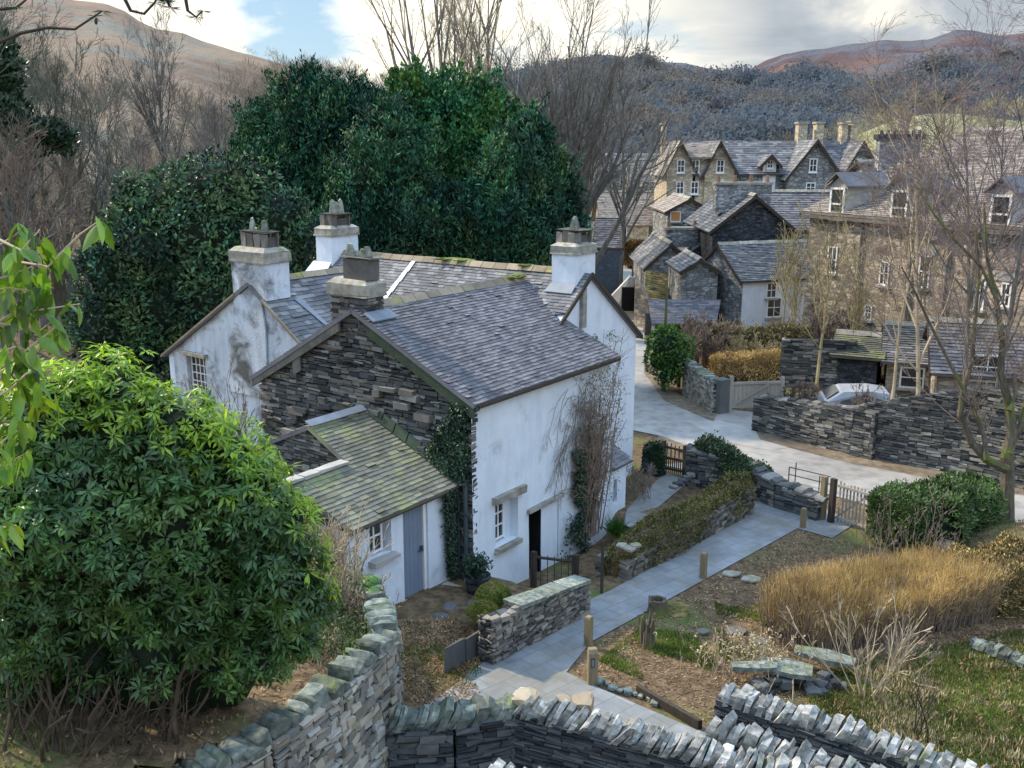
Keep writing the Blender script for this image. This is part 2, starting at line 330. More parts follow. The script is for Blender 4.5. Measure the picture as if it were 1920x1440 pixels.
def paving():
    m = bpy.data.materials.new('paving'); m.use_nodes = True; nt = m.node_tree; bs = nt.nodes['Principled BSDF']
    tc = nd(nt, 'ShaderNodeTexCoord'); mp = nd(nt, 'ShaderNodeMapping'); mp.inputs['Rotation'].default_value = (0, 0, math.radians(-44)); nt.links.new(tc.outputs['Object'], mp.inputs[0])
    b = nd(nt, 'ShaderNodeTexBrick'); b.inputs['Scale'].default_value = 1.0; b.inputs['Brick Width'].default_value = .55; b.inputs['Row Height'].default_value = .42
    b.inputs['Mortar Size'].default_value = .008; b.inputs['Mortar Smooth'].default_value = .3; b.offset = .5
    b.inputs['Color1'].default_value = (.225, .245, .26, 1); b.inputs['Color2'].default_value = (.275, .292, .305, 1); b.inputs['Mortar'].default_value = (.14, .145, .14, 1)
    nt.links.new(mp.outputs[0], b.inputs[0])
    n = noise(nt, tc.outputs['Object'], 1.2, 5, .65); c = mixc(nt, 1.0, b.outputs[0], ramp(nt, n, [(.3, .62), (.7, 1.15)]), 'MULTIPLY')
    n2 = noise(nt, tc.outputs['Object'], .5, 5, .7); c = mixc(nt, ramp(nt, n2, [(.46, 0.), (.70, .85)]), c, (.155, .14, .095))
    nt.links.new(c, bs.inputs['Base Color']); bs.inputs['Roughness'].default_value = .75
    bu = nd(nt, 'ShaderNodeBump'); bu.inputs['Strength'].default_value = .25; bu.inputs['Distance'].default_value = .006
    nt.links.new(math_(nt, 'ADD', noise(nt, tc.outputs['Object'], 30, 4), math_(nt, 'MULTIPLY', b.outputs['Fac'], -1.5)), bu.inputs['Height']); nt.links.new(bu.outputs[0], bs.inputs['Normal'])
    return m
M['paving'] = paving()

# ---------------------------------------------------------------- surface builders
def interval(poly, y):
    xs = []
    n = len(poly)
    for i in range(n):
        (x0, y0), (x1, y1) = poly[i], poly[(i + 1) % n]
        if (y0 - y) * (y1 - y) < 0: xs.append(x0 + (x1 - x0) * (y - y0) / (y1 - y0))
    return (min(xs), max(xs)) if len(xs) >= 2 else None
def stones(mb, O, ex, ey, n, poly, rh=(.05, .12), w=(.14, .42), depth=.14, gap=.010, prot=.03, jit=.006):
    """courses of individual stones on the plane O + ex*x + ey*y, facing n"""
    ys = [p[1] for p in poly]; y = min(ys); top = max(ys)
    C, X, Y, Z = [], [], [], []
    while y < top - .02:
        h = min(rng.uniform(*rh), top - y); iv = interval(poly, y + h * .5)
        if iv:
            x = iv[0]
            while x < iv[1] - .02:
                ww = min(rng.uniform(*w), iv[1] - x)
                if iv[1] - x - ww < w[0] * .5: ww = iv[1] - x
                hh = h * rng.uniform(.8, 1.02)
                p = rng.uniform(-prot, prot)
                C.append(O + ex * (x + ww / 2) + ey * (y + h / 2 + rng.uniform(-.1, .1) * h) + n * (p - depth / 2))
                X.append(ex * (ww / 2 - gap / 2) + ey * rng.uniform(-.02, .02) * ww); Y.append(ey * (hh / 2 - gap / 2)); Z.append(n * depth / 2)
                x += ww
        y += h
    boxes(mb, np.array(C), np.array(X), np.array(Y), np.array(Z), jit)
def slates(mb, O, ex, ey, n, poly, rh=.14, w=(.16, .30), t=.012, lift=.010):
    ys = [p[1] for p in poly]; y = min(ys); top = max(ys); P = []
    while y < top - .01:
        h = min(rh * rng.uniform(.92, 1.08), top - y); iv = interval(poly, y + h * .5)
        if iv:
            x = iv[0] - rng.uniform(0, w[0] * .5)
            while x < iv[1] - .02:
                ww = rng.uniform(*w); x1 = min(x + ww, iv[1]); x0 = max(x, iv[0]); 
                if x1 - x0 < .03: x += ww; continue
                dy = rng.uniform(-.012, .012); l0 = lift + t + rng.uniform(0, lift); l1 = .002
                if rng.random() < .015: l0 += .03
                y0, y1 = y + dy, min(y + h * 1.25, top)
                q = []
                for tt in (0, 1):
                    for (xx, yy, ll) in ((x0 + .003, y0, l0), (x1 - .003, y0 + rng.uniform(-.006, .006), l0), (x1 - .003, y1, l1 + .004), (x0 + .003, y1, l1 + .004)):
                        q.append(O + ex * xx + ey * yy + n * (ll - (0 if tt else t)))
                P.append(q); x += ww
        y += h
    hexa(mb, np.array(P))
def roof_slab(mb, pts, th=.09):   # planar polygon thickened downwards, with the slates laid above it
    pts = np.asarray(pts, float)
    nrm = np.cross(pts[1] - pts[0], pts[2] - pts[0]); nrm /= np.linalg.norm(nrm)
    if nrm[2] < 0: pts = pts[::-1]; nrm = -nrm
    prism(mb, pts - nrm * th, nrm * th)
    return nrm
def roof_part(name, pts, m, parent, rh=.14, w=(.16, .30), th=.09, t=.012, lift=.010, eave=(0, 1)):
    """pts: world polygon; pts[eave[0]]->pts[eave[1]] is the eave line"""
    pts = [np.asarray(p, float) for p in pts]
    mb = MB(); nrm = roof_slab(mb, pts, th)
    O = pts[eave[0]]; ex = pts[eave[1]] - O; ex = ex / np.linalg.norm(ex); ey = np.cross(nrm, ex)
    if ey[2] < 0: ey = -ey
    poly = [((p - O) @ ex, (p - O) @ ey) for p in pts]
    slates(mb, O, ex, ey, nrm, poly, rh, w, t, lift)
    return mb.build(name, m, parent)
def ridge_tiles(mb, p0, p1, L=.45, w=.16, h=.07, gap=.01):
    p0 = np.asarray(p0, float); p1 = np.asarray(p1, float); d = p1 - p0; n = max(1, int(np.linalg.norm(d) / L)); d = d / n
    u = d / np.linalg.norm(d); s = np.cross(u, UP); s /= np.linalg.norm(s)
    P = []
    for i in range(n):
        a = p0 + d * i + u * gap; b = p0 + d * (i + 1) - u * gap; dz = UP * rng.uniform(-.012, .012)
        q = []
        for e in (a, b): q += [e - s * w - UP * .09 + dz, e + UP * (h - .05) + dz * 0, e + s * w - UP * .09 + dz, e + UP * h + dz]
        # cross-section: left foot, inner apex, right foot, outer apex
        mb.add(np.array(q), [[0,1,5,4],[1,2,6,5],[2,3,7,6],[3,0,4,7],[0,3,2,1],[4,5,6,7]])
def coping_row(mb, line, z_off=0.0, hgt=(.26, .38), wid=.40, th=(.05, .12), lean=.25, jit=.02, scale=1.0):
    """upright slabs set on edge along a wall top (line: list of 3D points)"""
    line = [np.asarray(p, float) for p in line]
    for a, b in zip(line[:-1], line[1:]):
        d = b - a; L = np.linalg.norm(d); u = d / L; s = np.cross(u, UP); s /= np.linalg.norm(s); x = 0
        while x < L:
            t = (rng.uniform(*th) if rng.random() < .7 else rng.uniform(th[0] * .6, th[1] * 1.3)) * scale; h = rng.uniform(hgt[0] * .75, hgt[1]) * scale; w = wid * rng.uniform(.65, 1.15) / 2
            c = a + u * (x + t / 2) + UP * z_off
            up = UP * math.cos(lean) + u * math.sin(lean) * 1.0 + s * rng.normal(0, .06); up = up + u * rng.normal(0, .16)
            sh = rng.uniform(.5, .95, 2)
            prof = [(-w, -.03), (w, -.03), (w * rng.uniform(.9, 1.1), h * .45), (w * sh[0], h * rng.uniform(.72, .9)), (w * rng.uniform(-.2, .3), h * rng.uniform(.95, 1.08)), (-w * sh[1], h * rng.uniform(.72, .9)), (-w * rng.uniform(.9, 1.1), h * .45)]
            pts = np.array([c - u * t / 2 + s * px + up * py for px, py in prof]) + rng.normal(0, jit * .4, (7, 3))
            k = rng.uniform(.75, 1)
            pts2 = np.array([c + u * t / 2 + s * px * k + up * py * k for px, py in prof]) + rng.normal(0, jit * .3, (7, 3))
            mb.add(np.vstack([pts, pts2]), [list(range(7))[::-1], list(range(7, 14))] + [[i, (i+1) % 7, 7 + (i+1) % 7, 7 + i] for i in range(7)])
            x += t * rng.uniform(.8, 1.0)
def rocks(mb, C, R, amp=.22, flat=.7):
    for c, r in zip(C, R):
        v, f = ICO[2]; k = 1 + amp * fnoise(v, 1.7, int(rng.integers(1e6)))
        s = np.array([rng.uniform(.8, 1.3), rng.uniform(.8, 1.2), flat * rng.uniform(.8, 1.2)]) * r
        a = rng.uniform(0, 6.28); R2 = np.array([[math.cos(a), -math.sin(a), 0], [math.sin(a), math.cos(a), 0], [0, 0, 1]])
        k = k + .12 * fnoise(v, 4.5, int(rng.integers(1e6))); q = np.clip(v * k[:, None], -.68, .68) * 1.2
        mb.add(np.asarray(c) + (q * s) @ R2.T, f.copy())
def win(parent, O, ex, n, w, h, nx=2, ny=2, m='white_paint', bar=.03, fr=.05, dp=.04, name='window', sill=None, pane='glass'):
    """sash window on a plane: O lower-left corner, ex across, n outward"""
    mb = MB()
    def b_(x0, x1, z0, z1, d0, d1): boxes(mb, [O + ex * (x0+x1)/2 + UP * (z0+z1)/2 + n * (d0+d1)/2], [ex * (x1-x0)/2], [UP * (z1-z0)/2], [n * (d1-d0)/2])
    b_(0, fr, 0, h, 0, dp); b_(w - fr, w, 0, h, 0, dp); b_(fr, w - fr, 0, fr, 0, dp); b_(fr, w - fr, h - fr, h, 0, dp)
    for i in range(1, nx): x = fr + (w - 2*fr) * i / nx; b_(x - bar/2, x + bar/2, fr, h - fr, 0, dp * .8)
    for j in range(1, ny): z = fr + (h - 2*fr) * j / ny; b_(fr, w - fr, z - bar/2, z + bar/2, 0, dp * .7)
    f = mb.build(name, M[m], parent)
    g = MB(); q = [O + ex * fr + UP * fr + n * .012, O + ex * (w - fr) + UP * fr + n * .012, O + ex * (w - fr) + UP * (h - fr) + n * .012, O + ex * fr + UP * (h - fr) + n * .012]
    g.add(q, [[0, 1, 2, 3]]); g.build('pane', M[pane], f)
    if sill:
        s = MB(); boxes(s, [O + ex * w/2 - UP * .05 + n * .06], [ex * (w/2 + .08)], [UP * .05], [n * .08]); s.build('sill', M[sill], f)
    return f
def wall_holes(mb, O, ex, n, W, z0, z1, holes, depth=.3, step=.4, amp=.012):
    """rectangular wall panel with openings and reveals; holes (x0,x1,za,zb)"""
    xs = sorted(set([0, W] + [h[i] for h in holes for i in (0, 1)] + list(np.arange(step, W, step))))
    zs = sorted(set([z0, z1] + [h[i] for h in holes for i in (2, 3)] + list(np.arange(z0 + step, z1, step))))
    P = np.array([[O + ex * x + UP * z for x in xs] for z in zs])
    flat = P.reshape(-1, 3); flat = flat + n * (amp * fnoise(flat, 1.3, 5))[:, None]
    nx = len(xs); F_ = []
    for j in range(len(zs) - 1):
        for i in range(nx - 1):
            cx, cz = (xs[i] + xs[i+1]) / 2, (zs[j] + zs[j+1]) / 2
            if any(h[0] < cx < h[1] and h[2] < cz < h[3] for h in holes): continue
            F_.append([j*nx+i, j*nx+i+1, (j+1)*nx+i+1, (j+1)*nx+i])
    mb.add(flat, np.array(F_))
    for (a, b, c, d) in holes:
        q = [O + ex * x + UP * z for x, z in ((a, c), (b, c), (b, d), (a, d))]
        q = [p + n * (amp * float(fnoise(p[None], 1.3, 5)[0])) for p in q]; r = [p - n * depth for p in q]
        mb.add(q + r, [[0, 1, 5, 4], [1, 2, 6, 5], [2, 3, 7, 6], [3, 0, 4, 7]])
# ================================================================ the cottage
cott = thing('cottage', cot(3, 4, -.3), 'long whitewashed cottage with slate roofs, four chimneys and a dark bare-stone gable end', 'cottage')
nU, nV = -U, -V
# front wall of the wing (faces the path)
mb = MB()
wall_holes(mb, cot(0, 0, 0), U, nV, 6.1, -1.4, 4.26, [(.83, 1.72, .50, 1.62), (2.18, 3.52, -1.3, .97)], .34, amp=.022)
mb.build('front_wall', M['whitewash'], cott)
mb = MB(); wall_holes(mb, cot(6.1, 0, 0), V, U, 1.5, -1.5, 4.26, [], .3); mb.build('return_wall', M['whitewash'], cott)
# window in the front wall, set back in its reveal
win(cott, cot(.85, .26, .55), U, nV, .62, 1.02, 3, 3, bar=.035, fr=.05)
mb = MB(); cbox(mb, 1.47, 1.74, .22, .36, .5, 1.62); mb.build('window_reveal', M['whitewash'], cott)
mb = MB(); cbox(mb, .70, 1.92, -.14, .25, 1.62, 1.80, .012); mb.build('lintel', M['cap_stone'], cott)
mb = MB(); cbox(mb, .80, 1.74, -.16, .30, .40, .50, .012); mb.build('sill', M['cap_stone'], cott)
mb = MB(); cbox(mb, 2.10, 3.62, -.10, .25, .97, 1.08, .012); mb.build('lintel', M['cap_stone'], cott)
# back door opening: black panels stand in for the shade inside its reveal
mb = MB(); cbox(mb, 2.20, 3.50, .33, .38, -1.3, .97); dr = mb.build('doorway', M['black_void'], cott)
mb = MB()
cbox(mb, 2.74, 3.5, .02, .325, -1.3, .965); mb.build('door_reveal', M['whitewash'], cott)
mb = MB()
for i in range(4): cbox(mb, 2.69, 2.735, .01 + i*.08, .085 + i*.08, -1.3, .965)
mb.build('door', M['black_void'], cott)  # black plates added along the reveal side, standing in for shade
# stone gable end
gp_poly = [(0, -.6), (7.05, -.6), (7.05, 3.86), (3.45, 5.88), (0, 4.22)]
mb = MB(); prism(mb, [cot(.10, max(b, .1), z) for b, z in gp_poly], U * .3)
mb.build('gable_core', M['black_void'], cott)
mb = MB(); stones(mb, cot(0, 0, 0), V, UP, nU, gp_poly, (.05, .13), (.14, .48), .16, .012, .028, .009)
for k in range(34):
    b_, z_ = rng.uniform(1, 6), rng.uniform(1.4, 4.2)
    boxes(mb, [cot(-.03, b_, z_)], [V * rng.uniform(.10, .26)], [UP * rng.uniform(.04, .09)], [U * .10], .012)
mb.build('stone_gable', M['dark_stone'], cott)
# wing roof
RZ = 5.95
roof_part('wing_roof', [cot(-.14, -.18, 4.20), cot(6.22, -.18, 4.20), cot(6.12, 1.52, 5.02), cot(6.9, 3.45, RZ), cot(-.14, 3.45, RZ)], M['slate_purple'], cott, .115, (.13, .24))
roof_part('wing_back_roof', [cot(5.0, 7.25, 3.80), cot(-.14, 7.25, 3.80), cot(-.14, 3.45, RZ), cot(6.9, 3.45, RZ)], M['slate'], cott, .14)
mb = MB(); ridge_tiles(mb, cot(.6, 3.45, RZ + .04), cot(6.75, 3.45, RZ + .04)); mb.build('ridge_tiles', M['ridge'], cott)
mb = MB(); blob(mb, cot(6.55, 3.42, RZ + .10), (.22, .16, .07), 3, .3, 3); blob(mb, cot(6.1, 3.42, RZ + .09), (.3, .12, .04), 3, .3, 3); mb.build('roof_moss', M['grass'], cott)
# verge boards on the gable
mb = MB()
def verge(mb, p0, p1, drop, th=.07, out=.05):
    d = UP * -drop; o = nU * out
    prism(mb, [p0 + o, p1 + o, p1 + o + d, p0 + o + d], nU * th)
verge(mb, cot(0, 3.0, RZ - .32), cot(0, -.12, 4.12), .26); mb.build('verge_board', M['green_render'], cott)
mb = MB(); verge(mb, cot(0, 3.9, RZ - .35), cot(0, 7.2, 3.78), .22); verge(mb, cot(0, 5.35, 4.72), cot(0, 5.62, 4.57), .5, .05, .04); mb.build('verge_board', M['bark_grey'], cott)
# main range behind: gable faces the road side
msl = .735; MZ = 6.18; RA = 7.27
def mz(a): return MZ - msl * abs(a - RA)
gpoly = [(4.4, -1.5), (10.13, -1.5), (10.13, mz(10.13) - .08), (RA, MZ - .08), (4.4, mz(4.4) - .08)]
mb = MB(); prism(mb, [cot(a, 1.5, z) for a, z in gpoly], V * .35); mb.build('main_gable_wall', M['whitewash'], cott)
mb = MB(); cbox(mb, 6.78, 6.98, 1.38, 1.5, 4.7, mz(6.9) - .1); mb.build('gable_pipe', M['cap_stone'], cott)
mb = MB()
for a0, a1 in ((RA, 10.33), (RA, 5.4)):
    prism(mb, [cot(a0, 1.36, MZ + .04), cot(a1, 1.36, mz(a1) + .04), cot(a1, 1.36, mz(a1) - .09), cot(a0, 1.36, MZ - .09)], V * .06)
mb.build('verge_board', M['dark_wood'], cott)
roof_part('main_roof', [cot(4.35, 7.3, mz(4.35)), cot(6.0, 1.4, mz(6.0)), cot(RA, 1.4, MZ), cot(RA, 12.2, MZ), cot(4.35, 12.2, mz(4.35))], M['slate'], cott, .125, (.14, .28), eave=(0, 4))
roof_part('main_roof_far', [cot(10.33, 12.2, mz(10.33)), cot(10.33, 1.4, mz(10.33)), cot(RA, 1.4, MZ), cot(RA, 12.2, MZ)], M['slate'], cott, .3, (.3, .5))
mb = MB(); ridge_tiles(mb, cot(RA, 2.45, MZ + .04), cot(RA, 11.3, MZ + .04)); mb.build('ridge_tiles', M['ridge'], cott)
mb = MB()
for b_, w_ in ((6.6, .5), (6.0, .35), (3.6, .3)): blob(mb, cot(RA, b_, MZ + .09), (w_, .1, .04), 3, .3, 4)
mb.build('roof_moss', M['grass'], cott)
mb = MB()
for i in range(6):     # white lead strip running down the main slope
    a0 = RA - .15 - i*.38; a1 = a0 - .38
    prism(mb, [cot(a0, 8.02, mz(a0) + .05), cot(a1, 8.02 - .02, mz(a1) + .05), cot(a1, 7.82, mz(a1) + .05), cot(a0, 7.86, mz(a0) + .05)], UP * .015)
mb.build('lead_strip', M['white_paint'], cott)
mb = MB(); cbox(mb, 6.3, 10.0, 12.0, 12.3, -1, 4.2); mb.build('end_wall', M['whitewash'], cott)
mb = MB(); prism(mb, [cot(a, 12.0, z) for a, z in [(4.4, -1.), (10.13, -1.), (10.13, mz(10.13) - .08), (RA, MZ - .08), (4.4, mz(4.4) - .08)]], V * .3); mb.build('end_gable_wall', M['whitewash'], cott)
# cross wing on the left, white gable with the big chimney breast
LB = 9.65; LZ = 5.86; A2 = 2.0
lz = lambda b: LZ - (.60 if b > LB else .72) * abs(b - LB)
glp = [(6.9, 3.4), (7.2, lz(7.2) - .08), (LB, LZ - .08), (13.85, lz(13.85) - .08), (13.85, 0), (6.9, 0)]
mb = MB()
wall_holes(mb, cot(A2, 6.9, 0), V, nU, 6.95, -.3, 3.38, [(12.02 - 6.9, 12.96 - 6.9, 1.9, 3.36)], .26)
prism(mb, [cot(A2 + .01, b, z) for b, z in [(6.9, 3.38), (13.85, 3.38), (13.85, lz(13.85) - .08 + .12), (LB, LZ - .08), (6.9, lz(6.9))]], U * .3)
mb.build('left_gable_wall', M['whitewash_stained'], cott)
win(cott, cot(A2 + .18, 12.92, 1.95), nV, nU, .85, 1.38, 4, 5, bar=.03, fr=.04)
mb = MB(); boxes(mb, [cot(A2 - .05, 12.48, 3.42)], [V * .62], [U * .10], [UP * .05], .01); mb.build('lintel', M['cap_stone'], cott)
mb = MB(); prism(mb, [cot(A2 - .02, b, z) for b, z in [(9.1, 2.5), (9.02, 4.6), (9.15, 5.5), (10.3, 5.5), (10.42, 4.7), (10.75, 4.0), (10.8, 2.5)]], nU * .06); mb.build('chimney_breast', M['whitewash_stained'], cott)
mb = MB(); cbox(mb, A2, 7.0, 13.6, 13.85, -.3, 3.2); mb.build('side_wall', M['whitewash'], cott)
roof_part('cross_roof', [cot(A2 - .1, 7.2, lz(7.2)), cot(4.4, 7.2, lz(7.2)), cot(6.9, LB, LZ), cot(A2 - .1, LB, LZ)], M['slate'], cott, .17, (.2, .38))
roof_part('cross_roof_left', [cot(7.3, 14.05, lz(14.05)), cot(A2 - .12, 14.05, lz(14.05)), cot(A2 - .12, LB, LZ), cot(7.3, LB, LZ)], M['slate'], cott, .2, (.2, .4))
mb = MB(); ridge_tiles(mb, cot(2.9, LB, LZ + .04), cot(6.9, LB, LZ + .04)); mb.build('ridge_tiles', M['ridge'], cott)
mb = MB()   # slate coping strip along the verge of the left gable
prism(mb, [cot(A2 - .14, LB - .6, lz(LB - .6) + .03), cot(A2 - .14, 7.3, lz(7.3) + .03), cot(A2 - .14, 7.3, lz(7.3) - .05), cot(A2 - .14, LB - .6, lz(LB - .6) - .05)], U * .05)
prism(mb, [cot(A2 - .14, LB + .6, lz(LB + .6) + .03), cot(A2 - .14, 14.1, lz(14.1) + .03), cot(A2 - .14, 14.1, lz(14.1) - .05), cot(A2 - .14, LB + .6, lz(LB + .6) - .05)], U * .05)
mb.build('verge_board', M['ridge'], cott)
mb = MB(); p = []
prism(mb, [cot(2.9, 8.85, lz(8.85) + .06), cot(3.15, 8.8, lz(8.8) + .06), cot(3.3, 7.75, lz(7.75) + .06), cot(3.18, 7.75, lz(7.75) + .06)], UP * .02); mb.build('lead_strip', M['lead'], cott)
# chimneys: stack, stepped cap, slate pots
def chimney(a0, a1, b0, b1, z0, z1, zc, mstack, pot, tips, cg=.055):
    mb = MB(); cbox(mb, a0, a1, b0, b1, z0, z1, .008)
    if mstack == 'dark_stone':
        mb = MB(); cbox(mb, a0 + .03, a1 - .03, b0 + .03, b1 - .03, z0, z1)
        for (O, e, n, W) in ((cot(a0, b0, z0), V, nU, b1 - b0), (cot(a0, b0, z0), U, nV, a1 - a0), (cot(a1, b0, z0), V, U, b1 - b0)):
            stones(mb, O, e, UP, n, [(0, 0), (W, 0), (W, z1 - z0), (0, z1 - z0)], (.05, .13), (.12, .4), .08, .01, .015)
    ch = mb.build('chimney', M[mstack], cott)
    mb = MB(); h = zc - z1
    cbox(mb, a0 - cg, a1 + cg, b0 - cg, b1 + cg, z1 + .002, z1 + .05, .008); 
    cbox(mb, a0 - cg*.7, a1 + cg*.7, b0 - cg*.7, b1 + cg*.7, z1 + .052, z1 + h*.72, .012)
    q = []
    for g, z in ((cg*.72, z1 + h*.722), (-.10, zc)):
        q += [cot(a0 - g, b0 - g, z), cot(a1 + g, b0 - g, z), cot(a1 + g, b1 + g, z), cot(a0 - g, b1 + g, z)]
    hexa(mb, [q]); mb.build('cap', M['cap_stone'], ch)
    if pot:
        pa0, pa1, pb0, pb1, pz = pot; mb = MB()
        if mstack == 'dark_stone': cbox(mb, pa0, pa1, pb0, pb1, zc - .02, pz, .01)
        else:
            n = 4
            for i in range(n):
                b_ = pb0 + (pb1 - pb0) * i / (n - 1)
                cbox(mb, pa0, pa0 + .05, b_ - .12, b_ + .09, zc - .02, pz + rng.uniform(-.05, .02), .02); cbox(mb, pa1 - .05, pa1, b_ - .09, b_ + .05, zc - .02, pz + rng.uniform(-.03, .02), .012)
            cbox(mb, pa0 + .06, pa1 - .06, pb0, pb1, zc, pz - .12, .01)
        cbox(mb, pa0 - .04, pa1 + .04, pb0 - .12, pb1 + .09, pz + .021, pz + .045, .014)
        mb.build('chimney_pot', M['mid_stone'], ch)
        mb = MB()
        for (da, db, hh, ww) in tips:
            c = cot(pa0 + (pa1 - pa0) * da, pb0 + (pb1 - pb0) * db, pz + .055)
            t = np.array([[-1, -1, 0], [1, -1, 0], [1, 1, 0], [-1, 1, 0], [-.6, -.5, .85], [.5, -.6, .8], [.45, .5, .9], [-.5, .5, .8]]) * np.array([ww * 1.1, .05, hh])
            t = np.array([c + V * x + U * y + UP * z for x, y, z in t]) + rng.normal(0, .008, (8, 3)); hexa(mb, [t])
        mb.build('capping_slates', M['coping_mossy'], ch)
    return ch
ch1 = chimney(.02, .62, 3.10, 4.30, 5.35, 6.20, 6.62, 'dark_stone', (.10, .52, 3.12, 3.90, 7.08), [(.3, .1, .28, .13), (.6, .45, .20, .12), (.3, .8, .33, .14)])
ch2 = chimney(1.96, 2.85, 8.92, 10.38, 5.40, 6.43, 6.86, 'whitewash_stained', (2.15, 2.65, 9.15, 10.05, 7.26), [(.3, .1, .36, .10), (.6, .25, .30, .06), (.5, .8, .42, .09)])
ch3 = chimney(6.72, 7.95, 11.2, 11.95, 5.55, 6.76, 7.1, 'whitewash', (6.95, 7.65, 11.3, 11.85, 7.45), [(.2, .2, .45, .12), (.4, .6, .5, .12), (.7, .3, .5, .13), (.8, .8, .4, .1)])
ch4 = chimney(6.75, 7.80, 1.63, 2.42, 5.55, 6.72, 7.04, 'whitewash', (6.95, 7.6, 1.72, 2.32, 7.36), [(.2, .3, .34, .13), (.7, .6, .36, .12)])
mb = MB(); prism(mb, [cot(5.95, 11.0, mz(5.95) + .03), cot(6.7, 11.25, 5.85), cot(6.7, 12.1, 5.85), cot(5.95, 12.1, mz(5.95) + .03)], UP * .06); mb.build('chimney_flashing', M['whitewash'], cott)
mb = MB(); prism(mb, [cot(6.5, 1.6, mz(6.5) + .06), cot(6.5, 2.5, mz(6.5) + .06), cot(6.74, 2.45, mz(6.74) + .10), cot(6.74, 1.6, mz(6.74) + .10)], UP * .02); mb.build('lead_strip', M['lead'], cott); mb = MB()
prism(mb, [cot(-.1, 2.78, 5.70), cot(.75, 2.78, 5.70), cot(.75, 3.08, 5.86), cot(-.1, 3.08, 5.86)], UP * .03); mb.build('lead_strip', M['lead'], cott)
# green tuft growing on the left chimney
mb = MB(); n = 130; P = cot(2.4, 9.45, 7.32) + rng.normal(0, 1, (n, 3)) * (.09, .09, .10); cards(mb, P, unit(n) + UP * .8, unit(n), .12, .035); mb.build('chimney_weeds', M['bush_green'], ch2)
# little porch beyond the wing
mb = MB(); wall_holes(mb, cot(6.1, .04, 0), U, nV, .98, -1.5, 1.02, [(.28, .5, -.1, .6)], .2); prism(mb, [cot(7.08, b, z) for b, z in [(.04, -1.5), (1.5, -1.5), (1.5, 1.75), (.04, 1.02)]], nU * .1); mb.build('porch_wall', M['whitewash'], cott)
roof_part('porch_roof', [cot(6.12, -.12, 1.02), cot(7.2, -.12, 1.02), cot(7.2, 1.5, 1.85), cot(6.12, 1.5, 1.85)], M['slate'], cott, .14)
# downpipe and gutter corner at the stone quoin
mb = MB(); path_tube(mb, [cot(-.06, .16, z) for z in (4.02, 2.5, 1, -.2)], .055, 8); path_tube(mb, [cot(-.07, .36, z) for z in (3.3, 2, 1, -.1)], .03, 6)
path_tube(mb, [cot(-.02, -.2, 4.1), cot(-.05, .05, 4.0), cot(-.06, .16, 3.9)], .05, 8)
for z in (3.6, 2.4, 1.6, .6): cbox(mb, -.13, 0.0, .06, .26, z, z + .05)
mb.build('downpipe', M['dark_paint'], cott)
mb = MB(); cbox(mb, -.02, 6.1, -.24, -.19, 4.10, 4.17, .006); mb.build('eaves_board', M['dark_wood'], cott)

# ================================================================ outhouse built on the gable (part of the cottage)
E0, EB, SR, SB = 2.28, .30, 3.56, 3.23
sz = lambda b: E0 + (SR - E0) * (b - EB) / (SB - EB)
roof_part('outhouse_roof', [cot(-3.42, EB, E0), cot(-.05, EB, E0), cot(-.05, SB, SR), cot(-1.82, SB, SR), cot(-1.95, 1.86, sz(1.86)), cot(-3.62, 1.86, sz(1.86))], M['slate_mossy'], cott, .125, (.16, .3))
roof_part('outhouse_back_roof', [cot(-1.82, 5.3, 2.65), cot(-.05, 5.3, 2.65), cot(-.05, SB, SR), cot(-1.82, SB, SR)], M['slate'], cott, .16)
roof_part('outhouse_back_roof', [cot(-3.6, 3.2, 2.4), cot(-1.95, 3.2, 2.4), cot(-1.95, 1.86, sz(1.86)), cot(-3.62, 1.86, sz(1.86))], M['slate'], cott, .16)
mb = MB(); prism(mb, [cot(-1.86, SB - .16, SR + .01), cot(-.1, SB - .16, SR + .01), cot(-.1, SB + .04, SR + .10), cot(-1.86, SB + .04, SR + .10)], UP * .02); mb.build('lead_strip', M['lead'], cott)
mb = MB()
for i in range(7):
    b0 = SB - .25 - i * .39
    if b0 < .55: break
    prism(mb, [cot(-.04, b0, sz(b0) + .25), cot(-.04, b0 - .36, sz(b0 - .36) + .25), cot(-.16, b0 - .36, sz(b0 - .36) + .045), cot(-.16, b0, sz(b0) + .045)], UP * .015)
mb.build('stepped_flashing', M['green_render'], cott)
mb = MB()
x0 = -3.62
while x0 < -2.0:
    L = rng.uniform(.3, .5); x1 = min(x0 + L - .02, -1.9); cbox(mb, x0, x1, 1.80, 2.06, sz(1.86) + .03, sz(1.86) + .09, .008); x0 += L
mb.build('ridge_tiles', M['concrete'], cott)
# outhouse stone end above the lower roof
pl = [(1.7, 1.6), (5.35, 1.6), (5.35, 2.55), (SB, SR - .06), (1.7, sz(1.7) - .05)]
mb = MB(); prism(mb, [cot(-1.68, b, z) for b, z in pl], U * .2); stones(mb, cot(-1.78, 0, 0), V, UP, nU, pl, (.05, .10), (.12, .36), .12, .01, .02); mb.build('outhouse_gable', M['dark_stone'], cott)
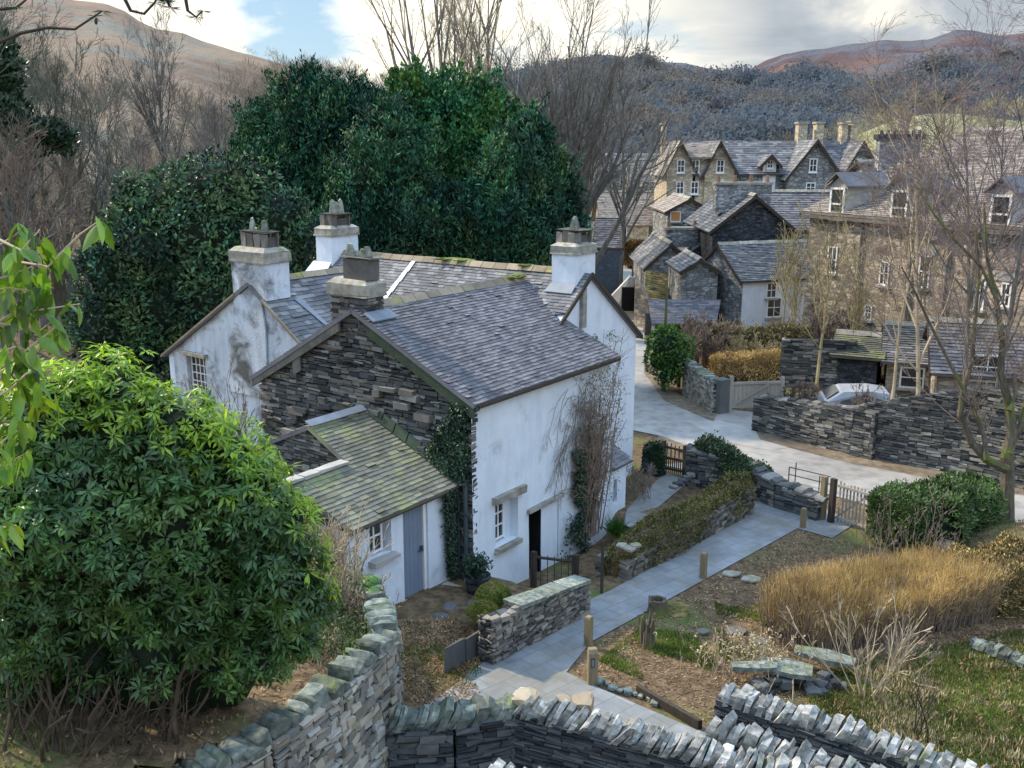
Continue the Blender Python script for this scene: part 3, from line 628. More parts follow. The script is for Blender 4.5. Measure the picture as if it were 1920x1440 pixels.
# outhouse white front wall
mb = MB(); wall_holes(mb, cot(-3.4, .5, 0), U, nV, 3.38, -.5, 2.24, [(-1.76 + 3.4, -.96 + 3.4, -.02, 2.14), (-2.76 + 3.4, -2.12 + 3.4, 1.36, 2.16)], .26)
mb.build('outhouse_wall', M['whitewash'], cott)
mb = MB(); wall_holes(mb, cot(-3.4, 3.0, 0), nV, nU, 2.5, 0, 2.2, [], .2); mb.build('outhouse_wall', M['old_white'], cott)
mb = MB()
for i in range(5): cbox(mb, -1.75 + i*.134, -1.75 + (i+1)*.134 - .006, .58, .62, -.02, 2.12)
mb2 = MB(); cbox(mb2, -1.06, -.97, .54, .62, -.02, 2.12); 
dd = mb.build('outhouse_door', M['blue_grey_paint'], cott); mb2.build('door_frame', M['white_paint'], dd)
mb = MB(); cbox(mb, -1.16, -1.10, .53, .575, 1.0, 1.12); path_tube(mb, [cot(-1.22, .54, 1.03), cot(-1.08, .54, 1.03)], .014, 6); mb.build('latch', M['metal_dark'], dd)
win(cott, cot(-2.74, .68, 1.40), U, nV, .50, .74, 2, 2, bar=.04, fr=.05)
mb = MB(); cbox(mb, -2.82, -2.05, .30, .52, 1.27, 1.35, .01); mb.build('sill', M['concrete'], cott)
mb = MB(); cbox(mb, -3.42, -.05, .36, .42, 2.16, 2.22, .006); mb.build('eaves_board', M['dark_wood'], cott)
# ================================================================ ground, path, road
def grid(x0, x1, y0, y1, nx, ny, fz):
    X, Y = np.meshgrid(np.linspace(x0, x1, nx), np.linspace(y0, y1, ny)); Z = fz(X, Y)
    i = np.arange(nx - 1)[None] + nx * np.arange(ny - 1)[:, None]; i = i.ravel()
    return np.stack([X.ravel(), Y.ravel(), Z.ravel()], 1), np.stack([i, i + 1, i + 1 + nx, i + nx], 1)
mb = MB(); v, f = grid(-60, 60, -20, 100, 241, 241, lambda x, y: gz(x, y))
rr = np.random.default_rng(3)
mb.add(v, f); g_ = mb.build('ground', M['ground'], sm=True); tag(g_, kind='structure')
mb = MB()   # the far valley floor, out to the horizon, below the near sheet
v, f = grid(-1500, 1500, 60, 3000, 61, 61, lambda x, y: -1.3 + 0*x - smooth((y-300)/300)*0)
mb.add(v, f); tag(mb.build('valley_floor', M['far_field'], sm=True), kind='structure')
def sheet(name, pix, m, dz, kind='structure', z=None):
    pts = [gp(x, y, dz) for x, y in pix]
    bm = bmesh.new(); vs = [bm.verts.new(p) for p in pts]; bm.faces.new(vs)
    bmesh.ops.triangulate(bm, faces=bm.faces[:]); 
    for f in bm.faces:
        if f.normal.z < 0: f.normal_flip()
    me = bpy.data.meshes.new(name); bm.to_mesh(me); bm.free(); me.materials.append(M[m]); o = bpy.data.objects.new(name, me); COL.objects.link(o)
    return tag(o, kind=kind)
def strip(name, L, R, m, dz, sub=6):
    L = np.array([gp(*p)[:2] for p in L]); R = np.array([gp(*p)[:2] for p in R]); Lp, Rp = [], []
    for i in range(len(L) - 1):
        for k in range(sub): t = k / sub; Lp.append(L[i] + (L[i+1]-L[i]) * t); Rp.append(R[i] + (R[i+1]-R[i]) * t)
    Lp.append(L[-1]); Rp.append(R[-1]); n = len(Lp); Q = []
    for a, b in zip(Lp, Rp):
        for t in (0, .33, .66, 1): p = a + (b - a) * t; Q.append((p[0], p[1], float(gz(p[0], p[1])) + dz))
    fs = [[4*i+j, 4*i+j+1, 4*i+j+5, 4*i+j+4] for i in range(n-1) for j in range(3)]
    mb = MB(); mb.add(np.array(Q), np.array(fs)); return tag(mb.build(name, M[m]), kind='structure')
# flagged garden path: long left edge, right edge with the branch, then the arm to the little gate
sheet('path', [(790,1330),(872,1272),(925,1228),(1100,1128),(1145,1108),(1405,968),(1410,935),(1380,905),(1300,885),(1240,872),(1290,868),(1330,895),(1560,960),(1600,985),(1560,1010),(1495,992),(1330,1083),(1190,1160),(1108,1205),(1062,1262),(1120,1290),(1310,1372),(1300,1420),(1000,1400),(880,1400)], 'paving', .022)
sheet('path', [(1168,985),(1176,956),(1215,915),(1250,888),(1294,903),(1255,935),(1205,975),(1185,992)], 'paving', .03)
strip('road', [(1180,520),(1178,560),(1180,620),(1150,700),(1130,760),(1150,800),(1235,818),(1290,838),(1400,878),(1540,925),(1700,968),(1960,1040)],
      [(1216,520),(1212,560),(1206,620),(1222,690),(1262,740),(1340,778),(1412,808),(1500,832),(1610,862),(1790,892),(1880,918),(1990,940)], 'road', .03, 5)
sheet('lane', [(1330,772),(1365,768),(1420,775),(1470,790),(1500,830),(1412,812)], 'road', .026)
sheet('lane', [(1160,470),(1215,470),(1230,500),(1216,525),(1178,530),(1135,530),(1130,500)], 'concrete', .04)
for pp in ([(1412,800),(1500,822),(1600,846),(1790,882),(1925,905),(1925,932),(1780,906),(1600,872),(1500,846),(1425,826)], [(1213,640),(1222,688),(1262,736),(1345,775),(1338,792),(1245,752),(1207,700)], [(1236,818),(1290,838),(1400,878),(1450,890),(1440,902),(1380,886),(1280,850),(1230,828)]): sheet('verge', pp, 'verge', .045)
sheet('road_patch', [(1290,792),(1350,790),(1440,812),(1500,838),(1440,846),(1350,826)], 'concrete', .038)
# timber kerb along the branch path
def gthing(name, loc, label, cat, group=None): return thing(name, loc, label, cat, group)
mb = MB(); a, b = gp(1195, 1300, 0), gp(1312, 1368, 0); d = b - a; L = np.linalg.norm(d); u = d / L; s = np.cross(u, UP)
boxes(mb, [(a + b) / 2 + UP * .07], [u * L / 2], [s * .04], [UP * .10], .006)
tag(mb.build('timber_edging', M['dark_wood']), 'long weathered timber board edging the lower branch of the path', 'edging board')
mb = MB(); P = [gp(1125 + i*13 + rng.uniform(-3, 3), 1283 + i*4.6 + rng.uniform(-3, 3), .05) for i in range(9)]; 
for k, p in enumerate(P):
    m_ = MB(); rocks(m_, [p], [rng.uniform(.05, .10)]); tag(m_.build('edging_stone', M['coping_mossy']), 'small rounded stone in the row edging the path below the marker post', 'stone', 'small stones edging the path')

# ================================================================ soil litter and grass on the beds
def inpoly(px, py, poly):
    c = np.zeros(len(px), bool); j = len(poly) - 1
    for i in range(len(poly)):
        xi, yi = poly[i]; xj, yj = poly[j]
        c ^= ((yi > py) != (yj > py)) & (px < (xj - xi) * (py - yi) / (yj - yi + 1e-12) + xi); j = i
    return c
def scatter(pix, n, fz=None):
    poly = [tuple(gp(*p)[:2]) for p in pix]; A = np.array(poly); lo, hi = A.min(0), A.max(0)
    P = rng.uniform(lo, hi, (n * 3, 2)); P = P[inpoly(P[:, 0], P[:, 1], poly)][:n]
    return np.column_stack([P, (fz or gz)(P[:, 0], P[:, 1])])
def bumps(P, s=.9, seed=2): return fnoise(np.column_stack([P[:, :2], np.zeros(len(P))]), s, seed)
BED = [(1070,1262),(1125,1205),(1330,1088),(1500,997),(1590,1015),(1700,1040),(1930,1040),(1930,1300),(1800,1440),(1360,1440),(1330,1365),(1130,1288)]
P = scatter(BED, 20000); n = len(P)
mb = MB(); D = unit(n); D[:, 2] = np.abs(D[:, 2]) * .45; cards(mb, P + UP * .01, D, unit(n) * .4 + UP, rng.uniform(.03, .10, n), rng.uniform(.015, .04, n))
tag(mb.build('leaf_litter', M['soil_litter']), 'brown dead leaves and stalks littering the garden bed', 'leaf litter', kind='stuff')
LEFTBED = [(732,1310),(730,1180),(760,1165),(860,1160),(925,1225),(872,1268),(905,1300),(830,1330)]
P = scatter(LEFTBED, 5000); n = len(P)
mb = MB(); D = unit(n); D[:, 2] = np.abs(D[:, 2]) * .6; cards(mb, P + UP * .02, D, unit(n) * .4 + UP, rng.uniform(.03, .10, n), rng.uniform(.015, .035, n))
tag(mb.build('leaf_litter', M['soil_litter']), 'dark brown leaf litter in the small bed below the outhouse door', 'leaf litter', kind='stuff')
def grass(pix, n, thr, label, hh=(.05, .13), m='grass', s=1.1, seed=2):
    P = scatter(pix, n * 2); k = bumps(P, s, seed); P = P[k + rng.normal(0, .12, len(k)) > thr][:n]; n = len(P)
    D = unit(n) * .45 + UP; mb = MB(); cards(mb, P - UP * .01, D, unit(n), rng.uniform(*hh, n), rng.uniform(.012, .026, n))
    tag(mb.build('grass', M[m]), label, 'grass', kind='stuff')
P = scatter([(1500,1270),(1640,1240),(1930,1160),(1930,1460),(1560,1460)], 7000); n = len(P); mb = MB(); D = unit(n); D[:, 2] = np.abs(D[:, 2]) * .8; cards(mb, P + UP * .01, D, unit(n), rng.uniform(.05, .16, n), rng.uniform(.012, .035, n)); tag(mb.build('dead_stalks', M['soil_litter']), 'brown dead stalks mixed into the rough grass at the lower right', 'plant litter', kind='stuff')
grass([(1500,1270),(1640,1240),(1930,1180),(1930,1460),(1560,1460)], 32000, -.14, 'rough green grass in the lower right corner of the garden', s=.8)
grass([(1120,1240),(1200,1180),(1330,1190),(1340,1260),(1200,1275)], 11000, -.12, 'patchy green weeds on the bed beside the path posts', (.04, .10))
grass([(1600,1230),(1900,1200),(1930,1460),(1640,1460)], 5000, .3, 'pale dead grass tufts among the green at the lower right', (.08, .2), 'straw', 1.6, 9)

grass([(1340,1120),(1440,1110),(1440,1230),(1350,1240)], 5000, .1, 'small green weeds between the stepping stones and tawny shrubs', (.04, .09), s=1.6, seed=6)
grass([(745,1300),(735,1215),(860,1190),(905,1260),(860,1310)], 3000, .2, 'weeds on the small bed below the upright slabs', (.04, .09), s=1.6, seed=7)
# ================================================================ dry stone walls
def wall_thing(name, line, zt, zb, th, label, cat='wall', m='dark_stone', cop='coping', side=1, rh=(.05, .11), w=(.14, .4), prot=.02, coph=(.24,.36), copth=(.05,.12), lean=.25, group=None, both=False, copw=None, jit=.008, coping=True):
    """line: plan points; zt/zb: heights per point; the stones show on the side given by side (+1 = right of travel)"""
    line = [np.asarray(p, float)[:2] for p in line]; n = len(line)
    zt = np.broadcast_to(zt, n).astype(float); zb = np.broadcast_to(zb, n).astype(float)
    t = thing(name, (line[0][0], line[0][1], zb[0]), label, cat, group)
    core, face = MB(), MB()
    for i in range(n - 1):
        a = np.append(line[i], 0); b = np.append(line[i+1], 0); d = b - a; L = np.linalg.norm(d); u = d / L; s = np.cross(u, UP)
        i0 = .05
        q = []
        for zz in ((zb[i], zb[i+1]), (zt[i] - .03, zt[i+1] - .03)):
            q += [a + s * (th/2 - i0) + UP * zz[0], b + s * (th/2 - i0) + UP * zz[1], b - s * (th/2 - i0) + UP * zz[1], a - s * (th/2 - i0) + UP * zz[0]]
        hexa(core, [q])
        for sd in ((1, -1) if both else (side,)):
            nrm = s * sd; O = a + nrm * th / 2
            stones(face, O, u, UP, nrm, [(0, zb[i]), (L, zb[i+1]), (L, zt[i+1]), (0, zt[i])], rh, w, .12, .012, prot, jit)
        if i == 0: stones(face, a - s * th / 2, s, UP, -u, [(0, zb[i]), (th, zb[i]), (th, zt[i]), (0, zt[i])], rh, w, .1, .012, prot, jit)
        if i == n - 2: stones(face, b - s * th / 2, s, UP, u, [(0, zb[i+1]), (th, zb[i+1]), (th, zt[i+1]), (0, zt[i+1])], rh, w, .1, .012, prot, jit)
    core.build('core', M['black_slate'], t); face.build('stonework', M[m], t)
    if coping:
        c = MB(); coping_row(c, [np.append(p, z) for p, z in zip(line, zt)], -.02, coph, copw or th * 1.05, copth, lean); c.build('coping', M[cop], t)
    return t
# steps of foreground wall
A0, A1 = atz(728, 1352, 1.45), atz(965, 1325, 1.5); B1, B2 = atz(1290, 1408, 1.5), atz(1640, 1490, 1.55)
wall_thing('garden_wall', [A0, atz(850, 1345, 1.48), A1], 1.45, -.6, .42, 'short dark stone wall joining the tall left wall, its coping of mossy leaning slabs', m='slate_wall', cop='coping_mossy', lean=.55, coph=(.26, .40), copth=(.06, .14), rh=(.05,.13), w=(.12,.42), jit=.014, prot=.03)
wall_thing('garden_wall', [A1 + (.05, 0, 0), B1, B2], [1.5, 1.5, 1.5], -1.0, .42, 'dark slate wall crossing the bottom of the view under pale leaning coping slabs', m='slate_wall', lean=.45, coph=(.24, .36), copth=(.04, .10), rh=(.03,.07), w=(.15,.5))
C0_, C1_ = atz(1325, 1372, 1.5), atz(1660, 1475, 1.6)
wall_thing('garden_wall', [C0_, C1_], 1.55, -.5, .40, 'pale jagged-topped wall right behind the long crossing wall, starting at the path board', m='slate_wall', lean=.35, coph=(.26, .42), copth=(.06, .13))
D0_, D1_, D2_ = atz(1350, 1300, .92), atz(1600, 1376, .95), atz(1880, 1470, 1.0)
wall_thing('garden_wall', [D0_, D1_, D2_], .92, -.4, .42, 'farthest of the sloping garden walls, its grey-green coping running to the bottom right corner', m='slate_wall', cop='coping', lean=.3, coph=(.22, .32), copth=(.05, .11), rh=(.03,.07), w=(.15,.45))
E0_ = atz(905, 1462, 2.0)
wall_thing('garden_wall', [E0_, atz(1060, 1500, 2.0)], 2.0, 0, .4, 'nearest bit of pale coping poking up at the bottom edge', m='slate_wall', lean=.3, coph=(.26, .36), copth=(.06, .13))
# tall retaining wall at left, light rubble stone
LW = [(250,1500), (345,1462), (490,1385), (610,1298), (722,1195), (704,1130), (690,1085)]
lw = [atz(x, y, 2.62) for x, y in LW]; 
lwz = [2.62] * 5 + [2.55, 2.45]
lw_t = wall_thing('retaining_wall', lw, lwz, -.5, .46, 'tall pale rubble wall with big mossy capstones below the rhododendron', m='light_stone', cop='coping_mossy', side=1, rh=(.05, .17), w=(.08, .30), prot=.035, jit=.013, coping=False)
mb = MB()
for i in range(len(lw) - 1):
    a, b = lw[i], lw[i+1]; d = b - a; L = np.linalg.norm(d); u = d / L; s = np.cross(u, UP); x = 0.05
    while x < L:
        t_ = rng.choice([rng.uniform(.07, .13), rng.uniform(.12, .30)]); c = a + u * (x + t_/2) + UP * (lwz[i] - 2.62 + rng.uniform(.0, .05)); w_ = rng.uniform(.17, .28); h_ = rng.uniform(.08, .19)
        v, f = ICO[2]; k = 1 + .30 * fnoise(v, 2.4, int(rng.integers(1e6))); q = np.clip(v * k[:, None], -.66, .66) * 1.35
        tilt = rng.normal(.3, .4); uu = u * math.cos(tilt) + UP * math.sin(tilt); up2 = np.cross(s, uu) * -1
        mb.add(c + q[:, :1] * s * w_ + q[:, 1:2] * uu * t_ * .56 + q[:, 2:] * up2 * h_, f.copy()); x += t_
mb.build('capstones', M['coping_mossy'], lw_t)
for q, (px, py) in enumerate([(700, 1112), (694, 1092), (706, 1142)]):
    m_ = MB(); c = atz(px, py, 2.68); blob(m_, c, (.17, .15, .09), 3, .25, 3)
    tag(m_.build('moss_cushion', M['bush_green']), ['bright moss cushion on the left wall, middle of three by the outhouse', 'bright moss cushion on the left wall, nearest the outhouse window', 'bright moss cushion on the left wall, lowest of three by the outhouse'][q], 'moss', 'moss cushions on the left wall')
# loose pale stones sitting on the crossing wall
for (px, py, r, l) in ((1058, 1318, .15, 'pale pink angular stone lying behind the crossing wall coping'), (1092, 1318, .19, 'yellowish rounded boulder lying behind the crossing wall coping'), (985, 1312, .22, 'long cream stone slab propped on the corner of the foreground walls')):
    m_ = MB(); rocks(m_, [atz(px, py, 1.60)], [r], .28); tag(m_.build('boulder', M['tan_stone' if r > .2 else 'ridge']), l, 'stone')
# bank held up by the left wall
def bankz(x, y): return 2.42 + .16 * np.clip(-x - 1.6, 0, 20) + .05 * np.sin(x * 2.1) * np.cos(y * 1.7) - .10 * np.clip(y - 13, 0, 10)
pl = [tuple(p[:2]) for p in lw]; bp = pl + [(-3.4, 16.5), (-4.2, 19.5), (-18, 19.5), (-18, 2.0), (pl[0][0], 2.0)]
X, Y = np.meshgrid(np.arange(-18, -.8, .2), np.arange(2, 19.6, .2)); P = np.column_stack([X.ravel(), Y.ravel()]); ok = inpoly(P[:, 0], P[:, 1], bp)
idx = -np.ones(len(P), int); nx = X.shape[1]; cells = []
okg = ok.reshape(X.shape); 
for j in range(X.shape[0] - 1):
    for i in range(nx - 1):
        if okg[j, i] and okg[j, i+1] and okg[j+1, i] and okg[j+1, i+1]: cells.append([j*nx+i, j*nx+i+1, (j+1)*nx+i+1, (j+1)*nx+i])
mb = MB(); mb.add(np.column_stack([P, bankz(P[:, 0], P[:, 1])]), np.array(cells)); tag(mb.build('bank', M['ground'], sm=True), kind='structure')
n = 9000; P = rng.uniform((-9, 7), (-1.2, 17), (n, 2)); P = P[inpoly(P[:, 0], P[:, 1], bp)]; n = len(P); D = unit(n); D[:, 2] = np.abs(D[:, 2]) * .6
mb = MB(); cards(mb, np.column_stack([P, bankz(P[:, 0], P[:, 1]) + .01]), D, unit(n) * .4 + UP, rng.uniform(.04, .12, n), rng.uniform(.012, .04, n)); tag(mb.build('leaf_litter', M['soil_litter']), 'brown litter on the bank under the rhododendron', 'leaf litter', kind='stuff')
# low wall with flat slabs by the back door
r0, r1 = gp(910, 1243), gp(1093, 1148)
z0_, z1_ = float(atY(940, 1150, r0[1])[2]), float(atY(1093, 1082, r1[1])[2])
t = wall_thing('yard_wall', [r0, r1], [z0_ - .08, z1_ - .08], -.6, .36, 'low rubble wall with a flat slab top beside the back door', m='mid_stone', coping=False, side=1, rh=(.04, .11), w=(.08, .28), prot=.03, jit=.014)
d = r1 - r0; d[2] = 0; L = np.linalg.norm(d); u = d / L; s = np.cross(u, UP); mb = MB(); x = L * .26
while x < L - .1:
    t_ = rng.uniform(.5, .8); t_ = min(t_, L - x + .04); boxes(mb, [np.append(r0[:2], z0_ + (z1_ - z0_) * (x + t_/2) / L - .04) + u * (x + t_/2) - s * .03], [u * (t_/2 - .01) + UP * (z1_ - z0_) / L * t_/2], [s * .23], [UP * .035], .010); x += t_
mb.build('slab_top', M['coping_mossy'], t)
for k, (px, dx) in enumerate(((852, 0), (890, 0))):
    mb = MB(); p = gp(px, 1252 - (px - 852) * .5); boxes(mb, [p + UP * .16], [u * .26], [s * .03], [UP * .34], .01)
    tag(mb.build('upright_slab', M['slate_wall']), ['left upright slate slab edging the yard beside the path', 'right upright slate slab edging the yard, next to the rubble wall'][k], 'slab', 'upright slate slabs')
# stone step under the outhouse door
mb = MB(); boxes(mb, [cot(-1.35, .12, -.10)], [U * .95], [V * .30], [UP * .12], .02); t = thing('stone_step', cot(-1.35, .12, -.2), 'broad mossy stone step in front of the grey outhouse door', 'step'); mb.build('slab', M['cap_stone'], t)
mb = MB(); blob(mb, cot(-2.05, -.05, .03), (.26, .16, .05), 3, .3, 3); mb.build('moss', M['moss'], t)
for k, (a_, b_) in enumerate(((-2.3, -.35), (-1.9, -.6), (-1.4, -.45), (-1.0, -.75), (-2.6, -.8))):
    mb = MB(); rocks(mb, [cot(a_, b_, .0)], [rng.uniform(.13, .22)]); tag(mb.build('rock', M['slate_wall']), 'dark loose rock in the heap below the outhouse step', 'rock', 'rocks below the outhouse step')
# moss mound at the end of the slab topped wall
for k, (px, py, r, l) in enumerate(((905, 1150, .30, 'round olive moss mound at the near end of the slab-topped wall'), (925, 1118, .34, 'flatter green moss mound between the plant pot and the slab-topped wall'))):
    mb = MB(); c = atz(px, py, .42); n = 1800; v = unit(n); v[:, 2] = np.abs(v[:, 2]); blob(mb, c, (r, r, r * .7), 3, .15); q = c + v * np.array([r, r, r * .7]) * 1.02; cards(mb, q, v + unit(n) * .8, unit(n), .06, .025)
    tag(mb.build('moss_mound', M['moss']), l, 'moss')
# fence in front of the back door
t = thing('yard_fence', gp(1000, 1085), 'short dark timber fence with thin uprights before the back door', 'fence')
f0, f1 = atz(1001, 1034, .28), atz(1079, 1040, .22); f0 = np.append(f0[:2], -.64); f1 = np.append(f1[:2], -.70)
for p in (f0, f1): mb = MB(); boxes(mb, [p + UP * (.42 if p is f0 else .42)], [U * .06], [V * .06], [UP * .50], .008); mb.build('post', M['dark_wood'], t)
mb = MB(); path_tube(mb, [f0 + UP * .78, f1 + UP * .74], .035, 6); mb.build('rail', M['dark_wood'], t)
for k in range(1, 6):
    mb = MB(); p = f0 + (f1 - f0) * k / 6; path_tube(mb, [p + UP * .05, p + UP * .84], .012, 5); mb.build('upright', M['metal_dark'], t)
mb = MB(); p = gp(1128, 1112); path_tube(mb, [p, p + UP * 1.25], .035, 7); tag(mb.build('gate_pole', M['dark_wood']), 'single thin brown pole at the gap in the low wall', 'pole')
# bollards and marker post
def bollard(p, h, ang): 
    mb = MB(); box(mb, p + UP * (h/2 - .05), .13, .13, h + .1, ang); box(mb, p + UP * (h + .012), .11, .11, .025, ang); return mb
for (x, y, h, l) in ((1318, 1085, .62, 'short square oak post beside the path, middle of the bed edge'), (1505, 990, .55, 'short oak post at the top of the path by the tall gate'), (1103, 1212, .62, 'oak post at the path edge just behind the marker post')):
    t = thing('wooden_post', gp(x, y), l, 'post', 'oak posts along the path'); box_ = bollard(gp(x, y), h, math.radians(50)); box_.build('shaft', M['oak'], t)
p = gp(1110, 1282); t = thing('marker_post', p, 'nearest oak post, chamfered with a small dark plaque on its face', 'post')
mb = MB(); a = math.radians(8); box(mb, p + UP * .30, .17, .15, .66, a)
c_, s_ = math.cos(a), math.sin(a); ex = np.array((c_, s_, 0)); ey = np.array((-s_, c_, 0)); q = []
for sx, sy, z in ((-1,-1,.632),(1,-1,.632),(1,1,.632),(-1,1,.632),(-.9,-.4,.70),(.9,-.4,.70),(.9,.9,.70),(-.9,.9,.70)): q.append(p + ex * sx * .085 + ey * sy * .075 + UP * z)
hexa(mb, [q]); mb.build('shaft', M['oak'], t)
mb = MB(); boxes(mb, [p - ey * .077 - ex * .01 + UP * .46], [ex * .035], [ey * .006], [UP * .09]); mb.build('plaque', M['metal_dark'], t)
mb = MB(); boxes(mb, [p - ey * .085 - ex * .01 + UP * .46], [ex * .022], [ey * .003], [UP * .065]); mb.build('plaque_face', M['lead'], t)
# hollow stump (barrel) and tall rotten stump
def stump(name, p, r, h, label, hollow=True):
    t = thing(name, p, label, 'stump'); mb = MB(); k = 14; an = np.arange(k) * 2 * math.pi / k; rr_ = r * (1 + .12 * rng.normal(size=k)); V_ = []
    for z, s_ in ((-.05, 1.2), (h * .4, 1.0), (h, 1.0)): V_.append(np.stack([p[0] + np.cos(an) * rr_ * s_, p[1] + np.sin(an) * rr_ * s_, np.full(k, p[2] + z) + (rng.normal(0, .03, k) if z == h else 0)], 1))
    inner = V_[2].copy(); inner[:, :2] = p[:2] + (inner[:, :2] - p[:2]) * .72; low = inner.copy(); low[:, 2] -= .22; V_ += [inner, low]
    f = [[q*k+i, q*k+(i+1)%k, (q+1)*k+(i+1)%k, (q+1)*k+i] for q in range(4) for i in range(k)]
    mb.add(np.concatenate(V_), np.array(f)); mb.f.append(np.array([[4*k+i for i in range(k)]])); mb.build('trunk', M['bark'], t)
    return t
p = gp(1232, 1150); stump('hollow_stump', p, .19, .34, 'hollow tree stump like a tub beside the path')
p = gp(1214, 1212); t = stump('rotten_stump', p, .13, .34, 'tall thin rotten stump with a flared broken top')
mb = MB()
for i in range(9):
    a = rng.uniform(0, 6.28); o = np.array((math.cos(a), math.sin(a), 0)); h = rng.uniform(.2, .42); path_tube(mb, [p + o * .10 + UP * .1, p + o * .12 + UP * .35, p + o * rng.uniform(.12, .26) + UP * (.3 + h)], [.06, .05, .015], 5)
mb.build('broken_top', M['bark'], t)
p = gp(1262, 1150); mb = MB(); blob(mb, p + UP * .08, (.30, .22, .18), 3, .3, 3); tag(mb.build('root_mound', M['mossy_hedge']), 'brown root mound right of the hollow stump', 'mound')
# stepping slabs
for k, (x, y, w_) in enumerate(((1371, 1079, .24), (1410, 1089, .27), (1318, 1188, .16), (1380, 1186, .24), (1425, 1205, .25))):
    mb = MB(); p = gp(x, y, .03); q = np.array([[math.cos(a) * w_ * rng.uniform(.8, 1.1), math.sin(a) * w_ * .75 * rng.uniform(.8, 1.1), 0] for a in np.arange(6) * math.pi / 3 + .3]); prism(mb, p + q, UP * .04)
    tag(mb.build('stepping_stone', M['cap_stone' if k < 2 else 'mid_stone']), ['pale stepping stone nearest the path in the bed', 'pale stepping stone right of the path one, touching the tawny shrubs', 'small pale stone among the green weeds', 'grey flat stone left of the dead flower stalks', 'grey flat stone just behind the dead flower stalks'][k], 'stone', 'flat stones in the bed')
# big mossy slabs near the farthest sloping wall
for k, (x, y, lx, ly, l) in enumerate(((1412, 1282, .42, .16, 'pale green slab leaning beside the wall end'), (1475, 1284, .50, .30, 'broad mossy slab lying flat, like a bench, behind the coping'), (1545, 1262, .55, .22, 'long grey slab behind the broad mossy one'))):
    mb = MB(); p = gp(x, y, .30); an = math.radians(-12 - 8 * k); ex = np.array((math.cos(an), math.sin(an), .10 if k == 0 else 0)); ey = np.array((-math.sin(an), math.cos(an), 0)); q = [p + ex * (sx * lx * rng.uniform(.85, 1.1)) + ey * (sy * ly * rng.uniform(.85, 1.1)) for sx, sy in ((-1, -.7), (.2, -1), (1, -.7), (1, .6), (0, 1), (-1.1, .5))]
    prism(mb, np.array(q), UP * .09); tag(mb.build('stone_slab', M['coping_mossy']), l, 'slab')
mb = MB(); 
for i in range(30): rocks(mb, [gp(1400 + rng.uniform(0, 180), 1290 + rng.uniform(-12, 12), rng.uniform(0, .2))], [rng.uniform(.08, .16)])
tag(mb.build('rubble', M['slate_wall']), 'dark rubble heaped under the mossy slabs', 'rubble', kind='stuff')
mb = MB(); p = gp(1775, 1040, .15); rocks(mb, [p], [.36], .2, .8); tag(mb.build('boulder', M['ridge']), 'single tan boulder between the laurel hedge and tawny shrubs', 'boulder')
mb = MB(); coping_row(mb, [gp(1822, 1215, .12), gp(1930, 1262, .12)], 0, (.16, .24), .3, (.07, .13)); t = tag(mb.build('stone_edging', M['coping_mossy']), 'short line of upright mossy stones in the grass at the right edge', 'edging')
# plant pot at the corner
p = gp(868, 1112); c = cot(-.42, -.42, 0); t = thing('plant_pot', c, 'large dark plant pot with an evergreen at the foot of the downpipe', 'plant pot')
mb = MB(); k = 20; an = np.arange(k) * 2 * math.pi / k; V_ = []
for z, r in ((-.1, .20), (.35, .27), (.36, .31), (.43, .31), (.42, .26), (.36, .25)): V_.append(np.stack([c[0] + np.cos(an) * r, c[1] + np.sin(an) * r, np.full(k, c[2] + z)], 1))
mb.add(np.concatenate(V_), np.array([[q*k+i, q*k+(i+1)%k, (q+1)*k+(i+1)%k, (q+1)*k+i] for q in range(5) for i in range(k)])); mb.f.append(np.array([[5*k+i for i in range(k)]])); mb.build('pot', M['black_slate'], t)
mb = MB(); n = 700; P = c + UP * .62 + rng.normal(0, 1, (n, 3)) * (.13, .13, .13); leaves(mb, P, unit(n) + UP * .8, unit(n), .11, .04); mb.build('foliage', M['ivy'], t)
for i in range(8): 
    mb = MB()
    a = rng.uniform(0, 6.3); 
